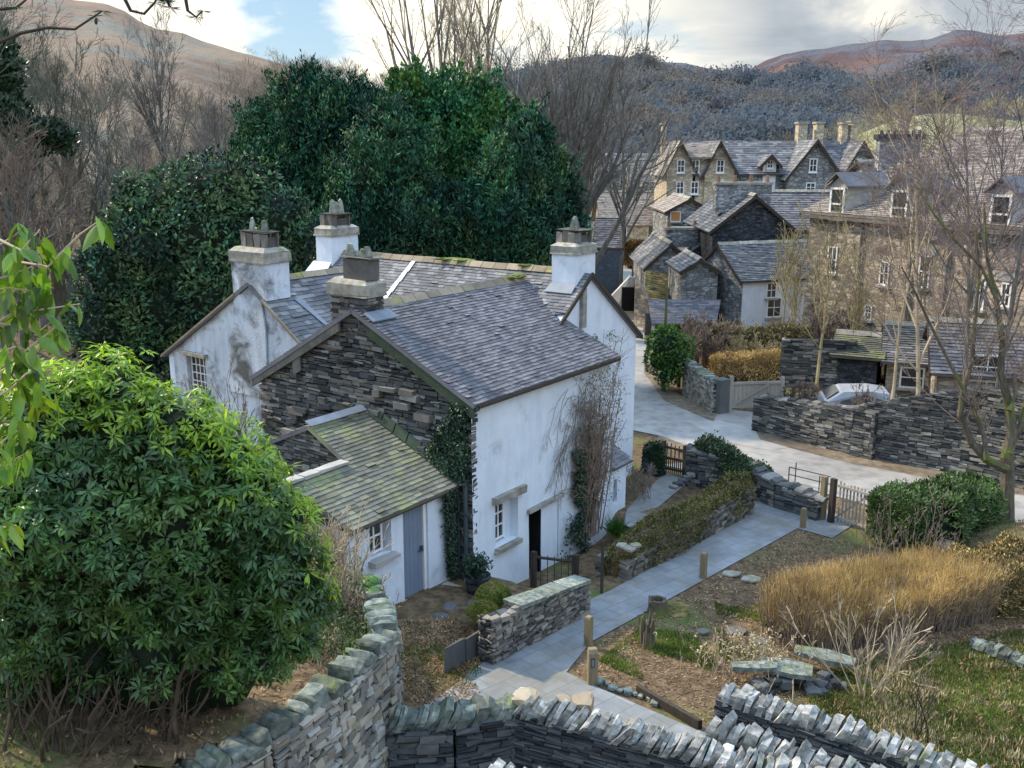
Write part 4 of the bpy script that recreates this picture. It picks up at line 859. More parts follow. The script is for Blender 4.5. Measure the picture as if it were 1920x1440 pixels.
# road side wall between the two gates, ivy on top
w0, w1, w2, w3 = gp(1288, 908), gp(1405, 928), gp(1460, 950), gp(1540, 975)
rw = wall_thing('road_wall', [w0, w1, w2, w3], [.62, .35, .22, .10], -1.4, .5, 'low dark stone wall between the two garden gates, ivy on its left half', m='dark_stone', coping=True, cop='dark_stone', side=1, coph=(.06, .16), copth=(.12, .3), lean=0, rh=(.06, .14), w=(.15, .45))
def leafmass(mb, P, Nn, L, W, out=.6, up=.3, foldy=True):
    n = len(P); D = Nn * out + unit(n) * .7 + UP * up; (leaves if foldy else cards)(mb, P, D, Nn + unit(n) * .5, rng.uniform(L * .7, L * 1.2, n), rng.uniform(W * .7, W * 1.2, n))
def hedge_box(name, line, width, zb, zt, m, n, leaf, label, cat, group=None, rough=.12, coremat='black_slate', round_=.25, sub_name='foliage', extra=None, stems=None):
    """bushy mass along a plan line: lumpy core plus leaves on all its outside"""
    line = [np.asarray(p, float)[:2] for p in line]; t = thing(name, (line[0][0], line[0][1], zb), label, cat, group)
    seg = [np.linalg.norm(b - a) for a, b in zip(line[:-1], line[1:])]; tot = sum(seg); core = MB(); P, Nn = [], []
    zt_ = np.broadcast_to(zt, len(line)); k = max(2, int(tot / .45)); cum = np.concatenate(([0], np.cumsum(seg)))
    def at(sv): return np.array([np.interp(sv, cum, [p[0] for p in line]), np.interp(sv, cum, [p[1] for p in line])]).T, np.interp(sv, cum, zt_)
    for sv in np.linspace(min(width * .5, tot * .45), tot - min(width * .5, tot * .45), k):
        c, z = at(sv); h = z - zb; blob(core, (c[0], c[1], zb + h * .46), (width * .40, width * .40, h * .46), 2, .12)
    core.build('core', M[coremat], t)
    sv = rng.uniform(0, tot, n); c, z = at(sv); c2, _ = at(np.minimum(sv + .05, tot)); c1, _ = at(np.maximum(sv - .05, 0)); d = c2 - c1; d /= np.linalg.norm(d, axis=1, keepdims=True); s = np.column_stack([d[:, 1], -d[:, 0]])
    th = rng.uniform(-.15, math.pi + .15, n); pw = .55      # superellipse section
    cx, cz = np.sign(np.cos(th)) * np.abs(np.cos(th)) ** pw, np.sign(np.sin(th)) * np.abs(np.sin(th)) ** pw
    rad = 1 + rough * fnoise(np.column_stack([c, th]), 1.8, int(rng.integers(1e6))) + rng.normal(0, .05, n)
    endf = np.minimum(1, np.sqrt(np.clip(np.minimum(sv, tot - sv) / (width * .5), 0.02, 1)) + .1)
    hh = (z - zb)
    Pp = np.column_stack([c + s * (cx * width / 2 * rad * endf)[:, None], zb + .12 * hh + cz * hh * .88 * rad * (.8 + .2 * endf)])
    Nn = np.column_stack([s * np.cos(th)[:, None], np.sin(th)]); mb = MB(); leafmass(mb, Pp, Nn, *leaf); mb.build(sub_name, M[m], t)
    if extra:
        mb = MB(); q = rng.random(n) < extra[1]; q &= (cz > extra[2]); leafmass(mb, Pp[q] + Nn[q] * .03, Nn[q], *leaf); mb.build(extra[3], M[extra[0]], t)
    return t
hedge_box('ivy_hedge', [gp(1212, 890), gp(1236, 884)], .9, -1.2, .42, 'ivy', 5000, (.09, .06), 'dark clipped ivy bush between the cottage corner and the small gate', 'bush')
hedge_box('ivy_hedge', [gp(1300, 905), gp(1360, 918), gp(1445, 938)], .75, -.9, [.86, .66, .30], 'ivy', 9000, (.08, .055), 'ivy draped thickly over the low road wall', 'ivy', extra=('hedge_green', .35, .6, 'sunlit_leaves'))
# mossy hedge-wall along the path
h0, h1, h2 = gp(1150, 1088), gp(1270, 1028), gp(1398, 958)
hw = hedge_box('mossy_hedge', [h0 + (-.05, .22, 0), h1 + (-.1, .3, 0), h2 + (-.12, .12, 0)], .95, -.6, [.55, .45, .60], 'mossy_hedge', 19000, (.075, .03), 'long low wall smothered in moss and ferns between the path and the cottage', 'hedge', rough=.26, extra=('moss', .14, .2, 'fern_leaves'), coremat='ground')
mb = MB(); L_ = [h0 + (-.05, .22, 0), h1 + (-.1, .3, 0), h2 + (-.12, .12, 0)]
for q0, q1 in zip(L_[:-1], L_[1:]):
    e_ = (q1 - q0) * (1, 1, 0); ln = np.linalg.norm(e_); e_ = e_ / ln; n__ = np.cross(e_, UP)
    for sg in (1, -1): stones(mb, np.append(q0[:2], 0) + n__ * sg * .44, e_, UP, n__ * sg, [(0, -.7), (ln, -.9), (ln, .25), (0, .30)], (.06, .15), (.12, .4), .2, .015, .04, .015)
mb.build('wall_stones', M['mid_stone'], hw)
mb = MB(); stn = [atz(1390 + rng.uniform(-14, 12), 918 + i * 5, .40 - i * .085) for i in range(11)]; rocks(mb, stn, [.15] * 11, .2, .35); mb.build('end_stones', M['mid_stone'], hw)
mb = MB(); rocks(mb, [atz(1165 + i * 9, 1022 + (i % 3) * 4, .66) for i in range(4)], [.12] * 4, .2, .3); mb.build('end_stones', M['cap_stone'], hw)
mb = MB(); rocks(mb, [gp(1262 + i*8, 940 - i * 6, .45) for i in range(5)], [.14] * 5, .25, .5); mb.build('top_stones', M['dark_stone'], hw)
# small gate
def picket_gate(name, p0, p1, h, n, label, postm, rails=(.18, .55, .92), post_h=None, alt=True, brace=False, pm='dark_wood', pw=.05, posts=True):
    t = thing(name, p0, label, 'gate'); d = p1 - p0; L = np.linalg.norm(d); u = d / L; s = np.cross(u, UP); s /= np.linalg.norm(s)
    u2 = np.array((u[0], u[1], 0)); u2 /= np.linalg.norm(u2); ph = post_h or h + .12
    if posts:
        for p in (p0 - u2 * .12, p1 + u2 * .12): mb = MB(); boxes(mb, [p + UP * (ph / 2 - .1)], [u2 * .09], [s * .09], [UP * (ph / 2 + .1)], .006); mb.build('post', M[postm], t)
    for r in rails: mb = MB(); a, b = p0 + UP * h * r, p1 + UP * h * r; boxes(mb, [(a + b) / 2], [(b - a) / 2], [s * .02], [UP * .035], .002); mb.build('rail', M[pm], t)
    for i in range(n):
        mb = MB(); q = p0 + d * (i + .5) / n; hh = h * (1.0 if (i % 2 == 0 or not alt) else .55) * rng.uniform(.97, 1.05)
        boxes(mb, [q + UP * (hh/2 + .03) - s * .04], [u2 * pw / 2], [s * .012], [UP * hh / 2]); mb.build('picket', M[pm], t)
    if brace: mb = MB(); a, b = p0 + UP * h * rails[0], p1 + UP * h * rails[-1]; boxes(mb, [(a + b) / 2 - s * .055], [(b - a) / 2], [s * .012], [UP * .04]); mb.build('brace', M[pm], t)
    return t
picket_gate('garden_gate', gp(1246, 886), gp(1280, 894), .95, 9, 'small dark iron-and-timber gate at the top of the cottage path', 'dark_wood', pw=.03)
g0, g1 = gp(1566, 978), gp(1614, 994); g1 = g0 + (g1 - g0) * 1.2
picket_gate('picket_gate', g0, g1, 1.12, 9, 'taller timber picket gate with a diagonal brace beside the laurel hedge', 'dark_wood', rails=(.12, .95), alt=False, brace=True, pm='grey_wood', pw=.045, posts=False)
for k, (x, y, m_, w_) in enumerate(((1540, 975, 'oak', .13), (1557, 980, 'dark_wood', .14))):
    mb = MB(); box(mb, gp(x, y) + UP * .62, w_, w_, 1.34, .6, .005); tag(mb.build('gate_post', M[m_]), ['greenish oak gate post, left of the pair', 'dark gate post that the picket gate hangs from'][k], 'post', 'pair of posts at the picket gate')
# handrail
a, b, c = gp(1478, 905, .0), gp(1535, 922, .0), gp(1490, 910)
t = thing('handrail', a, 'thin dark metal handrail beside the road at the wall top', 'handrail')
for hh in (.28, .52): mb = MB(); path_tube(mb, [a + UP * hh, b + UP * hh + (.3, -.1, 0)], .018, 6); mb.build('rail', M['metal_dark'], t)
for p, hh in ((a, .52), (c, .75), (b, .52)): mb = MB(); path_tube(mb, [p, p + UP * hh], .018, 6); mb.build('post', M['metal_dark'], t)
# walls across the road
f0, f1, f2 = gp(1416, 806), gp(1600, 852), gp(1640, 862)
wall_thing('field_wall', [f0, f1, f2], [.48, .82, .85], -1.3, .5, 'long dark dry stone wall on the far side of the road', m='dark_stone', cop='dark_stone', coph=(.05, .12), copth=(.15, .3), lean=0, rh=(.06, .12), w=(.18, .5))
f3 = gp(1800, 888)
wall_thing('field_wall', [gp(1606, 852), f3, gp(1960, 925)], [.95, 2.1, 2.3], -1.3, .5, 'tall brownish stone wall at the right, behind the mossy-trunked tree', m='light_stone' if False else 'dark_stone', coping=False, rh=(.06, .12), w=(.18, .5))
v0, v1 = gp(1540, 744), gp(1600, 752)
wall_thing('field_wall', [atY(1460, 735, 43) * (1, 1, 0), atY(1600, 735, 42) * (1, 1, 0)], [1.25, 1.35], -1.2, .5, 'dark stone wall behind the boarded field gate and parked car', m='dark_stone', coping=False, rh=(.08, .16), w=(.25, .6))
k0, k1 = gp(1290, 740), gp(1345, 775)
wall_thing('field_wall', [k0, k1], [.62, .42], -1.2, .55, 'rubble wall stub left of the boarded field gate', m='light_stone', cop='coping_mossy', coph=(.05, .1), copth=(.15, .3), lean=0, rh=(.07, .14), w=(.12, .3))
mb = MB(); box(mb, gp(1350, 774) + UP * .65, .5, .5, 1.55, .5, .01); t = thing('gate_pillar', gp(1350, 774), 'dark stone gate pillar at the left of the boarded gate', 'pillar'); mb.build('pillar_core', M['slate_wall'], t)
mb = MB(); boxes(mb, [(gp(1273, 720) + gp(1291, 742)) / 2 + UP * .75], [(gp(1291, 742) - gp(1273, 720)) / 2], [U * .1], [UP * .85]); tag(mb.build('rendered_wall', M['ridge']), 'short tan rendered wall end beside the round green bush', 'wall')
mb = MB(); box(mb, gp(1272, 724) + UP * .9, .35, .25, 2.0, .5); tag(mb.build('gate_post', M['grey_stone']), 'grey upright slab post at the round green bush', 'post')
# boarded field gate
t = thing('field_gate', gp(1368, 778), 'wide grey boarded field gate with a diagonal brace across the road', 'gate')
a, b = gp(1368, 774), gp(1368, 774) + np.array((2.15, .25, 0)); d = b - a; L = np.linalg.norm(d); u = d / L; s = np.cross(u, UP)
for p, hh in ((a, 1.55), (b, 1.45)): mb = MB(); boxes(mb, [p + UP * hh / 2], [u * .07], [s * .07], [UP * hh / 2]); mb.build('post', M['grey_wood'], t)
for i in range(13): mb = MB(); q = a + d * (i + .5) / 13; boxes(mb, [q + UP * .75], [u * (L / 26 - .006)], [s * .012], [UP * .55]); mb.build('board', M['grey_wood'], t)
for r in (.26, 1.24): mb = MB(); boxes(mb, [(a + b) / 2 + UP * r + s * .04], [d / 2], [s * .02], [UP * .05]); mb.build('rail', M['grey_wood'], t)
mb = MB(); q0, q1 = a + UP * .3, a + d * .75 + UP * 1.2; boxes(mb, [(q0 + q1) / 2 + s * .045], [(q1 - q0) / 2], [s * .02], [np.cross(s, (q1 - q0) / np.linalg.norm(q1 - q0)) * .05]); mb.build('brace', M['grey_wood'], t)
# ================================================================ village houses
M['lit'] = bpy.data.materials.new('lit'); M['lit'].use_nodes = True; b_ = M['lit'].node_tree.nodes['Principled BSDF']; b_.inputs['Base Color'].default_value = (.36, .19, .07, 1); b_.inputs['Emission Color'].default_value = (1, .42, .08, 1); b_.inputs['Emission Strength'].default_value = .06
def house(name, label, O, ang, L, W, zb, ze, zr, wallm, roofm, over=.3, sl=(.28, .3, .55), windows=(), chims=(), cat='house', ends=True, skip_roof=False, ridge=True, vm='dark_wood', hip=0.0, rt=.04):
    """O: ground corner; length axis at angle ang; ridge along the length"""
    sl = (min(sl[0] * .7, .24), .20, .42); rt = .022
    O = np.array((O[0], O[1], 0.0)); c, s = math.cos(ang), math.sin(ang); X = np.array((c, s, 0)); Y = np.array((-s, c, 0)); P = lambda a, b, z: O + X * a + Y * b + UP * z
    t = thing(name, P(L/2, W/2, zb), label, cat)
    mb = MB(); pf = [P(0, 0, zb), P(0, W, zb), P(0, W, ze), P(0, W/2, zr - .1), P(0, 0, ze)]
    prism(mb, pf, X * L); mb.build('wall', M[wallm], t)
    k = (zr - ze) / (W / 2)
    for sgn in (0, 1):
        b0 = -over if sgn == 0 else W + over; z0 = ze - over * k
        pts = [P(-over, b0, z0), P(L + over, b0, z0), P(L + over, W/2, zr), P(-over, W/2, zr)]
        roof_part('roof', pts, M[roofm], t, sl[0], (sl[1], sl[2]), .12, rt, .02)
    if ridge: mb = MB(); ridge_tiles(mb, P(-over, W/2, zr + .05), P(L + over, W/2, zr + .05), .7, .2, .1); mb.build('ridge_tiles', M['cap_stone'], t)
    for e in (-over - .04, L + over - .02):
        mb = MB()
        for b0 in (-over, W + over): prism(mb, [P(e, W/2, zr + .03), P(e, b0, ze - over * k + .03), P(e, b0, ze - over * k - .2), P(e, W/2, zr - .2)], X * .06)
        mb.build('verge_board', M[vm], t)
    for wd in windows:
        face, a, z, w, h = wd[:5]; nx, ny = (wd[5:7] if len(wd) > 6 else (2, 2))
        if face == 'f': o, e, n = P(a, 0, z), X, -Y
        elif face == 'l': o, e, n = P(0, a + w, z), -Y, -X
        elif face == 'r': o, e, n = P(L, a, z), Y, X
        m_ = wd[7] if len(wd) > 7 else 'glass'
        win(t, o + n * .015, e, n, w, h, nx, ny, bar=.045, fr=.075, dp=.035, sill='concrete', pane=m_)
    for ch in chims:
        a, b, w, d, z1 = ch[:5]; pots = ch[5] if len(ch) > 5 else 2; cm = ch[6] if len(ch) > 6 else wallm
        mb = MB(); boxes(mb, [P(a, b, (z1 + zr - 1.2) / 2)], [X * w/2], [Y * d/2], [UP * (z1 - zr + 1.2) / 2]); ch_ = mb.build('chimney', M[cm], t)
        mb = MB(); boxes(mb, [P(a, b, z1 + .08)], [X * (w/2 + .08)], [Y * (d/2 + .08)], [UP * .08]); mb.build('cap', M['cap_stone'], ch_)
        for i in range(pots):
            q = P(a + (w - .4) * (i / max(1, pots - 1) - .5) if w >= d else a, b + ((d - .4) * (i / max(1, pots - 1) - .5) if d > w else 0), z1 + .15)
            mb = MB(); path_tube(mb, [q, q + UP * .45], [.14, .11], 7); mb.build('chimney_pot', M['terracotta'], ch_)
    return t, P
def angof(v): return math.atan2(v[1], v[0])
AU, AV = angof(U), angof(V)
def at2(px, Y): p = atY(px, 400, Y); return p[:2]
def zat(py, Y, px=960): return float(atY(px, py, Y)[2])
# big brown stone house on the right: facade faces us, roof slope towards us
Yb = 50.0
p0 = at2(1519, Yb); p1 = at2(1985, 38.0); ang = math.atan2(p1[1] - p0[1], p1[0] - p0[0]); Lb = float(np.linalg.norm(np.array(p1) - np.array(p0)))
ze = zat(392, Yb); zb = -1.2; Wd = 23.0
wl = []
def fx(px):  # distance along the facade for a pixel column
    r = ray(px, 400)[:2]; d = np.array(p1) - np.array(p0); A = np.array([[r[0], -d[0] / Lb], [r[1], -d[1] / Lb]]); return float(np.linalg.solve(A, np.array(p0))[1])
def fz(px, py):
    r = ray(px, py); d = (np.array(p1) - np.array(p0)) / Lb; a = fx(px); q = np.array(p0) + d * a; return float(CAMZ + r[2] * (q[1] / r[1]))
for (x, y0, y1, w) in ((1568, 462, 512, 18), (1752, 415, 445, 26), (1862, 410, 450, 26), (1745, 478, 540, 22), (1669, 490, 535, 18), (1855, 525, 580, 20), (1905, 530, 575, 20), (1645, 572, 600, 14)):
    a0, a1 = fx(x - w / 2), fx(x + w / 2); wl.append(('f', a0, fz(x, y1), a1 - a0, fz(x, y0) - fz(x, y1)))
bh, BP = house('stone_house', 'large brown stone house at the right with dormers and long downpipes', p0, ang, Lb, Wd, zb, ze, ze + 4.0, 'brown_stone', 'slate_tan', .35, (.30, .35, .7), wl)
for k, x in enumerate((1572, 1689, 1880)):          # dormers rising through the eaves
    a = fx(x); w = 1.15; zz = ze - .55; h = 1.75
    mb = MB(); prism(mb, [BP(a - w/2, -.1, zz), BP(a + w/2, -.1, zz), BP(a + w/2, -.1, zz + h), BP(a, -.1, zz + h + .5), BP(a - w/2, -.1, zz + h)], BP(0, 2.6, 0) - BP(0, 0, 0)); dm = mb.build('dormer', M['concrete'], bh)
    win(dm, BP(a - w/2 + .1, -.12, zz + .1), (BP(1, 0, 0) - BP(0, 0, 0)), (BP(0, -1, 0) - BP(0, 0, 0)), w - .2, h - .15, 1, 2, bar=.08, fr=.1, dp=.06)
    mb = MB()
    for s_ in (-1, 1):
        q = [BP(a, -.35, zz + h + .62), BP(a + s_ * (w/2 + .2), -.35, zz + h - .02), BP(a + s_ * (w/2 + .2), 2.4, zz + h - .02), BP(a, 3.0, zz + h + .62)]; prism(mb, np.array(q), UP * .07)
    mb.build('dormer_roof', M['slate'], dm)
for x in (1622, 1720, 1790, 1840):
    a = fx(x); mb = MB(); path_tube(mb, [BP(a, -.1, ze - .2), BP(a, -.1, zb)], .075, 6); mb.build('downpipe', M['bark_grey'], bh)
mb = MB(); boxes(mb, [BP(Lb/2, -.36, ze - .34)], [(BP(1,0,0) - BP(0,0,0)) * Lb/2], [(BP(0,1,0) - BP(0,0,0)) * .06], [UP * .07]); mb.build('gutter', M['bark_grey'], bh)
for x, y, w in ((1745, 470, 38), (1895, 518, 50)):
    a0, a1 = fx(x - w/2), fx(x + w/2); mb = MB(); boxes(mb, [BP((a0+a1)/2, -.02, fz(x, y))], [(BP(1,0,0) - BP(0,0,0)) * (a1-a0)/2], [(BP(0,1,0) - BP(0,0,0)) * .05], [UP * .18]); mb.build('lintel', M['concrete'], bh)
for x, a_, s_ in ((1815, .62, .8), (1884, .35, .35)):
    a = fx(x); b = Wd/2 * (a_ if x == 1815 else .45); z = ze + 4.0 * b / (Wd/2) + .1; mb = MB(); q = [BP(a - s_/2, b - .3, z - .15), BP(a + s_/2, b - .3, z - .15), BP(a + s_/2, b + .4, z + .38), BP(a - s_/2, b + .4, z + .38)]; prism(mb, np.array(q), UP * .05); mb.build('roof_light', M['white_paint'], bh)
# long stack with a row of pots (house behind the big one)
Yc = 66.0; q0 = at2(1643, Yc); 
t, PP = house('stone_house', 'house half hidden behind the large brown one, its long slate chimney lined with dark pots', (q0[0] - .5, q0[1] - .6), math.radians(-4), 12, 7, -1.2, zat(330, Yc), zat(303, Yc), 'grey_stone', 'slate', chims=[(1.8, 1.5, 2.75, .9, zat(262, Yc), 0, 'grey_stone')])
mb = MB(); boxes(mb, [PP(1.8, 1.5, zat(256, Yc))], [(PP(1,0,0) - PP(0,0,0)) * 1.55], [(PP(0,1,0) - PP(0,0,0)) * .6], [UP * .16]); mb.build('stack_cap', M['black_slate'], t)
for i in range(7): q = PP(.6 + i * .42, 1.5, zat(252, Yc)); mb = MB(); path_tube(mb, [q, q + UP * .3], [.13, .11], 7); mb.build('chimney_pot', M['metal_dark'], t)
mb = MB(); q = PP(2.25, 1.5, zat(252, Yc)); path_tube(mb, [q, q + UP * .9, q + UP * .9, q + UP * 1.3], [.14, .13, .24, .24], 8); mb.build('tall_pot', M['terracotta'], t)
# hotel: long gabled range
Yh = 95.0
def hx(px, Y=Yh): return float(atY(px, 400, Y)[0])
def hz(py, Y=Yh): return float(atY(960, py, Y)[2])
ho = thing('hotel', (hx(1440), Yh + 4, -1), 'long many-gabled stone hotel far off, its left end sunlit yellow', 'hotel')
def hpart(nm, m, f): mb = MB(); f(mb); return mb.build(nm, M[m], ho)
zE, zR = hz(324), hz(263)
hpart('wall', 'grey_stone', lambda mb: prism(mb, [(hx(1370), Yh, -1.2), (hx(1640), Yh, -1.2), (hx(1640), Yh, zE), (hx(1370), Yh, zE)], np.array((0, 9.0, 0))))
ex = hx(1640)
roof_part('roof', [(hx(1366), Yh - .4, zE - .15), (ex, Yh - .4, zE - .15), (ex, Yh + 4.6, zR), (hx(1300), Yh + 4.6, zR)], M['slate'], ho, .32, (.3, .6), .12, .03, .015)
roof_part('roof', [(hx(1366), Yh + 9.6, zE - .15), (ex, Yh + 9.6, zE - .15), (ex, Yh + 4.6, zR), (hx(1366), Yh + 4.6, zR)], M['slate'], ho, .9, (.9, 1.6), .12, .05, .02)
def hwin(px, py0, py1, w=15, Y=Yh, nx=2): z0, z1 = hz(py1, Y), hz(py0, Y); win(ho, np.array((hx(px - w/2, Y), Y - .03, z0)), np.array((1., 0, 0)), np.array((0, -1., 0)), hx(px + w/2, Y) - hx(px - w/2, Y), z1 - z0, nx, 2, bar=.06, fr=.10, dp=.05, sill='white_paint')
def cross_gable(x0, x1, apex_px, ya, ye, Yf, wallm, depth=5.0, roofm='slate'):
    z0, z1 = hz(ye, Yf), hz(ya, Yf); xm = hx(apex_px, Yf); a, b = hx(x0, Yf), hx(x1, Yf)
    hpart('gable_wall', wallm, lambda mb: prism(mb, [(a, Yf, -1.2), (b, Yf, -1.2), (b, Yf, z0), (xm, Yf, z1 - .1), (a, Yf, z0)], np.array((0, depth, 0))))
    for e, sg in ((a, -1), (b, 1)):
        k = (z1 - z0) / abs(e - xm); ee = e + sg * .45; ze_ = z0 - .45 * k
        roof_part('gable_roof', [(ee, Yf - .5, ze_), (ee, Yf + depth, ze_), (xm, Yf + depth, z1), (xm, Yf - .5, z1)], M[roofm], ho, .32, (.3, .6), .12, .03, .015)
        mb = MB(); prism(mb, [(xm, Yf - .56, z1 + .08), (ee, Yf - .56, ze_ + .08), (ee, Yf - .56, ze_ - .30), (xm, Yf - .56, z1 - .30)], np.array((0, .06, 0))); mb.build('barge_board', M['dark_wood'], ho)
cross_gable(1474, 1568, 1521, 262, 326, Yh - 1.5, 'grey_stone', 6)
cross_gable(1578, 1640, 1606, 265, 318, Yh - 1.2, 'grey_stone', 6)
cross_gable(1248, 1296, 1270, 264, 312, Yh - 2.2, 'tan_stone', 8, 'slate_tan')  # left end in tan: sunlight put into the wall colour
cross_gable(1318, 1374, 1343, 264, 318, Yh - 2.2, 'tan_stone', 8, 'slate')
hpart('wall', 'tan_stone', lambda mb: prism(mb, [(hx(1294), Yh - 2, -1.2), (hx(1320), Yh - 2, -1.2), (hx(1320), Yh - 2, hz(293, 93)), (hx(1294), Yh - 2, hz(293, 93))], np.array((0, 7.0, 0))))
roof_part('roof', [(hx(1276), Yh - 2.6, hz(293, 93) - .1), (hx(1342), Yh - 2.6, hz(293, 93) - .1), (hx(1345), Yh + 3, zR - .2), (hx(1280), Yh + 3, zR - .2)], M['slate_tan'], ho, .32, (.3, .6), .12, .03, .015)
for px in (1273, 1300, 1346): hwin(px, 299, 324, 15, Yh - 2.2); hwin(px, 340, 364, 15, Yh - 2.2)
for px, Y in ((1518, Yh - 1.5), (1600, Yh - 1.2)): hwin(px, 297, 323, 15, Y)
hwin(1516, 342, 360, 18, Yh - 1.5)
cross_gable(1426, 1450, 1438, 290, 303, Yh - .1, 'white_paint', 3); hwin(1438, 300, 316, 12, Yh - .12)
for px, yt, w in ((1252, 240, 8), (1517, 238, 17), (1550, 238, 14), (1597, 239, 10), (1615, 236, 12)):
    mb = MB(); x = hx(px); ww = w / 1800 * Yh; boxes(mb, [(x, Yh + 4.5, (zR + hz(yt)) / 2 - .5)], [(ww/2, 0, 0)], [(0, .6, 0)], [(0, 0, (hz(yt) - zR) / 2 + .9)]); c_ = mb.build('chimney', M['tan_stone'], ho)
    mb = MB(); boxes(mb, [(x, Yh + 4.5, hz(yt) + .5)], [(ww/2 + .1, 0, 0)], [(0, .7, 0)], [(0, 0, .1)]); mb.build('cap', M['cap_stone'], c_)
for px in (1367, 1472): mb = MB(); path_tube(mb, [(hx(px), Yh - .2, zE), (hx(px), Yh - .2, 0)], .09, 6); mb.build('downpipe', M['bark_grey'], ho)
# dark slate-hung gable house in the middle, with a broad stack
Yd = 62.0
def gable_house(name, label, xl, xa, xr, yl, ya, yb, Y, depth, wallm, roofm, windows=(), chims=(), zbase=-1.2, over=.3, tilt=0.0):
    a, b = hx(xl, Y), hx(xr, Y); z0, z1 = hz(yl, Y), hz(ya, Y)
    w = b - a
    # gable towards us: length axis points away
    ang = math.pi / 2 + tilt
    return house(name, label, (b, Y), ang, depth, w, zbase, z0, z1, wallm, roofm, over, (.4, .4, .8), windows, chims)
gable_house('slate_house', 'house with a big black slate gable and a wide chimney, centre of the village', 1338, 1412, 1490, 428, 366, 0, Yd, 9, 'black_slate', 'slate', chims=[(2.2, 2.9, 1.0, 3.6, hz(346, 64), 4, 'grey_stone')])
house('slate_house', 'purple slate roofed house between the black gable and the large brown house', (hx(1452, 68), 68), math.radians(-6), 9, 6, -1.2, hz(425, 68), hz(362, 68), 'brown_stone', 'slate_purple', .3, (.35, .4, .7))
gable_house('small_house', 'small blue-grey gabled house with one lit amber window', 1252, 1294, 1334, 394, 372, 0, 78, 8, 'grey_stone', 'slate_tan', windows=[('l', 2.45, hz(416, 78), .85, .85, 1, 1, 'lit')] if 'lit' in M else [('l', 2.45, hz(418, 78), .85, .85, 1, 1)])
# row house on the left by the lane
wn = [('f', x, hz(458, 98), 1.1, 1.9) for x in (1.4, 4.6, 9.6, 12.3)]
house('row_house', 'long tan terrace with tall windows behind the clipped orange hedge', (hx(1130, 98), 98), math.radians(2), 13.5, 7, -1.2, hz(418, 98), hz(362, 98), 'tan_stone', 'slate_tan', .3, (.5, .5, .9), wn)
house('row_house', 'grey terrace seen through the bare tree branches left of the hotel', (hx(1120, 112), 112), 0, 11, 7, -1.2, hz(318, 112), hz(290, 112), 'grey_stone', 'slate', .3, (.6, .6, 1), [('f', 2.5, hz(345, 112), 1.2, 1.8), ('f', 7.6, hz(345, 112), 1.2, 1.8)])
house('row_house', 'second grey terrace with pale roof lights further left by the yews', (hx(1180, 106), 106), 0, 4.5, 6, -1.2, hz(345, 106), hz(300, 106), 'brown_stone', 'slate_tan', .3, (.6, .6, 1), [('f', 1.5, hz(368, 106), 1.2, 1.6)])
# narrow slate tower-like house next to the cottage chimney
q = at2(1166, 72); house('slate_house', 'narrow blue slate-hung house just beyond the right cottage chimney', (q[0] - 1.9, q[1] + .3), math.radians(-8), 1.95, 5.5, -1.2, hz(462, 72), hz(412, 72), 'blue_slate_wall', 'slate_purple', .15, (.3, .35, .6))
# stone gable house with the black verges
t, P_ = gable_house('stone_barn', 'low blue-grey barn with black verges beside the lane', 1216, 1262, 1306, 498, 456, 0, 64, 8, 'grey_stone', 'slate', over=.25)
mb = MB(); blob(mb, (hx(1300, 62), 62, -.4), (.8, .8, .8), 3)
gable_house('slate_house', 'low slate roofed house with a stone stack above the low barn', 1300, 1350, 1400, 470, 432, 0, 66, 8, 'dark_stone' if False else 'grey_stone', 'slate', chims=[(1.0, 4.2, .9, 2.2, hz(428, 68), 2, 'grey_stone')])
# white cottage: gable in bare stone to the left, white front
Yw = 56.0; pc = at2(1400, Yw); ze_w = hz(522, Yw); zr_w = hz(478, 58)
house('white_house', 'small white-fronted cottage with a bare stone gable in the village', pc, math.radians(18), 7.2, 5.4, -1.2, ze_w, ze_w + 1.75, 'whitewash', 'slate', .25, (.22, .3, .5), [('f', 1.6, ze_w - 1.25, .7, .95), ('f', 1.7, -.1, 1.0, 1.2), ('f', 4.6, ze_w - 1.2, .6, .8)])
pg = at2(1398, Yw - .1); a_ = math.radians(18 + 90); 
mb = MB(); c, s = math.cos(a_), math.sin(a_); Xg = np.array((c, s, 0)); Og = np.array((pc[0], pc[1], 0)); n_ = np.array((-math.cos(math.radians(18)), -math.sin(math.radians(18)), 0))
prism(mb, [Og + Xg * b + UP * z for b, z in ((-.02, -1.2), (5.42, -1.2), (5.42, ze_w), (2.7, ze_w + 1.62), (-.02, ze_w))], n_ * .08); tag(mb.build('gable_wall', M['grey_stone']), 'bare grey-green stone gable of the small white-fronted cottage', 'gable wall')
gable_house('stone_house', 'low grey stone gable joined left of the small white-fronted cottage', 1284, 1322, 1352, 506, 486, 0, 57, 5, 'grey_stone', 'slate', over=.2)
# low lean-to by the road
q = at2(1226, 52.5)
t = thing('shed', (q[0] + 2, q[1], -1), 'low open-fronted shed with a purple slate roof behind the round green bush', 'shed')
z0, z1 = hz(606, 52.5), hz(566, 55.5)
roof_part('roof', [(hx(1228, 52.5), 52.3, z0), (hx(1352, 52.5), 52.3, z0), (hx(1362, 55.5), 55.8, z1 + .1), (hx(1222, 55.5), 55.8, z1 + .1)], M['slate_purple'], t, .22, (.3, .5))
mb = MB(); prism(mb, [(hx(1300, 52.6), 52.9, -1.2), (hx(1350, 52.6), 52.9, -1.2), (hx(1350, 52.6), 52.9, z0 - .05), (hx(1300, 52.6), 52.9, z0 - .05)], np.array((0, 2.8, 0))); mb.build('wall', M['grey_stone'], t)
mb = MB(); box(mb, (hx(1262, 54), 55.2, -.4), 2.4, .3, 1.6); mb.build('back_wall', M['slate_wall'], t)
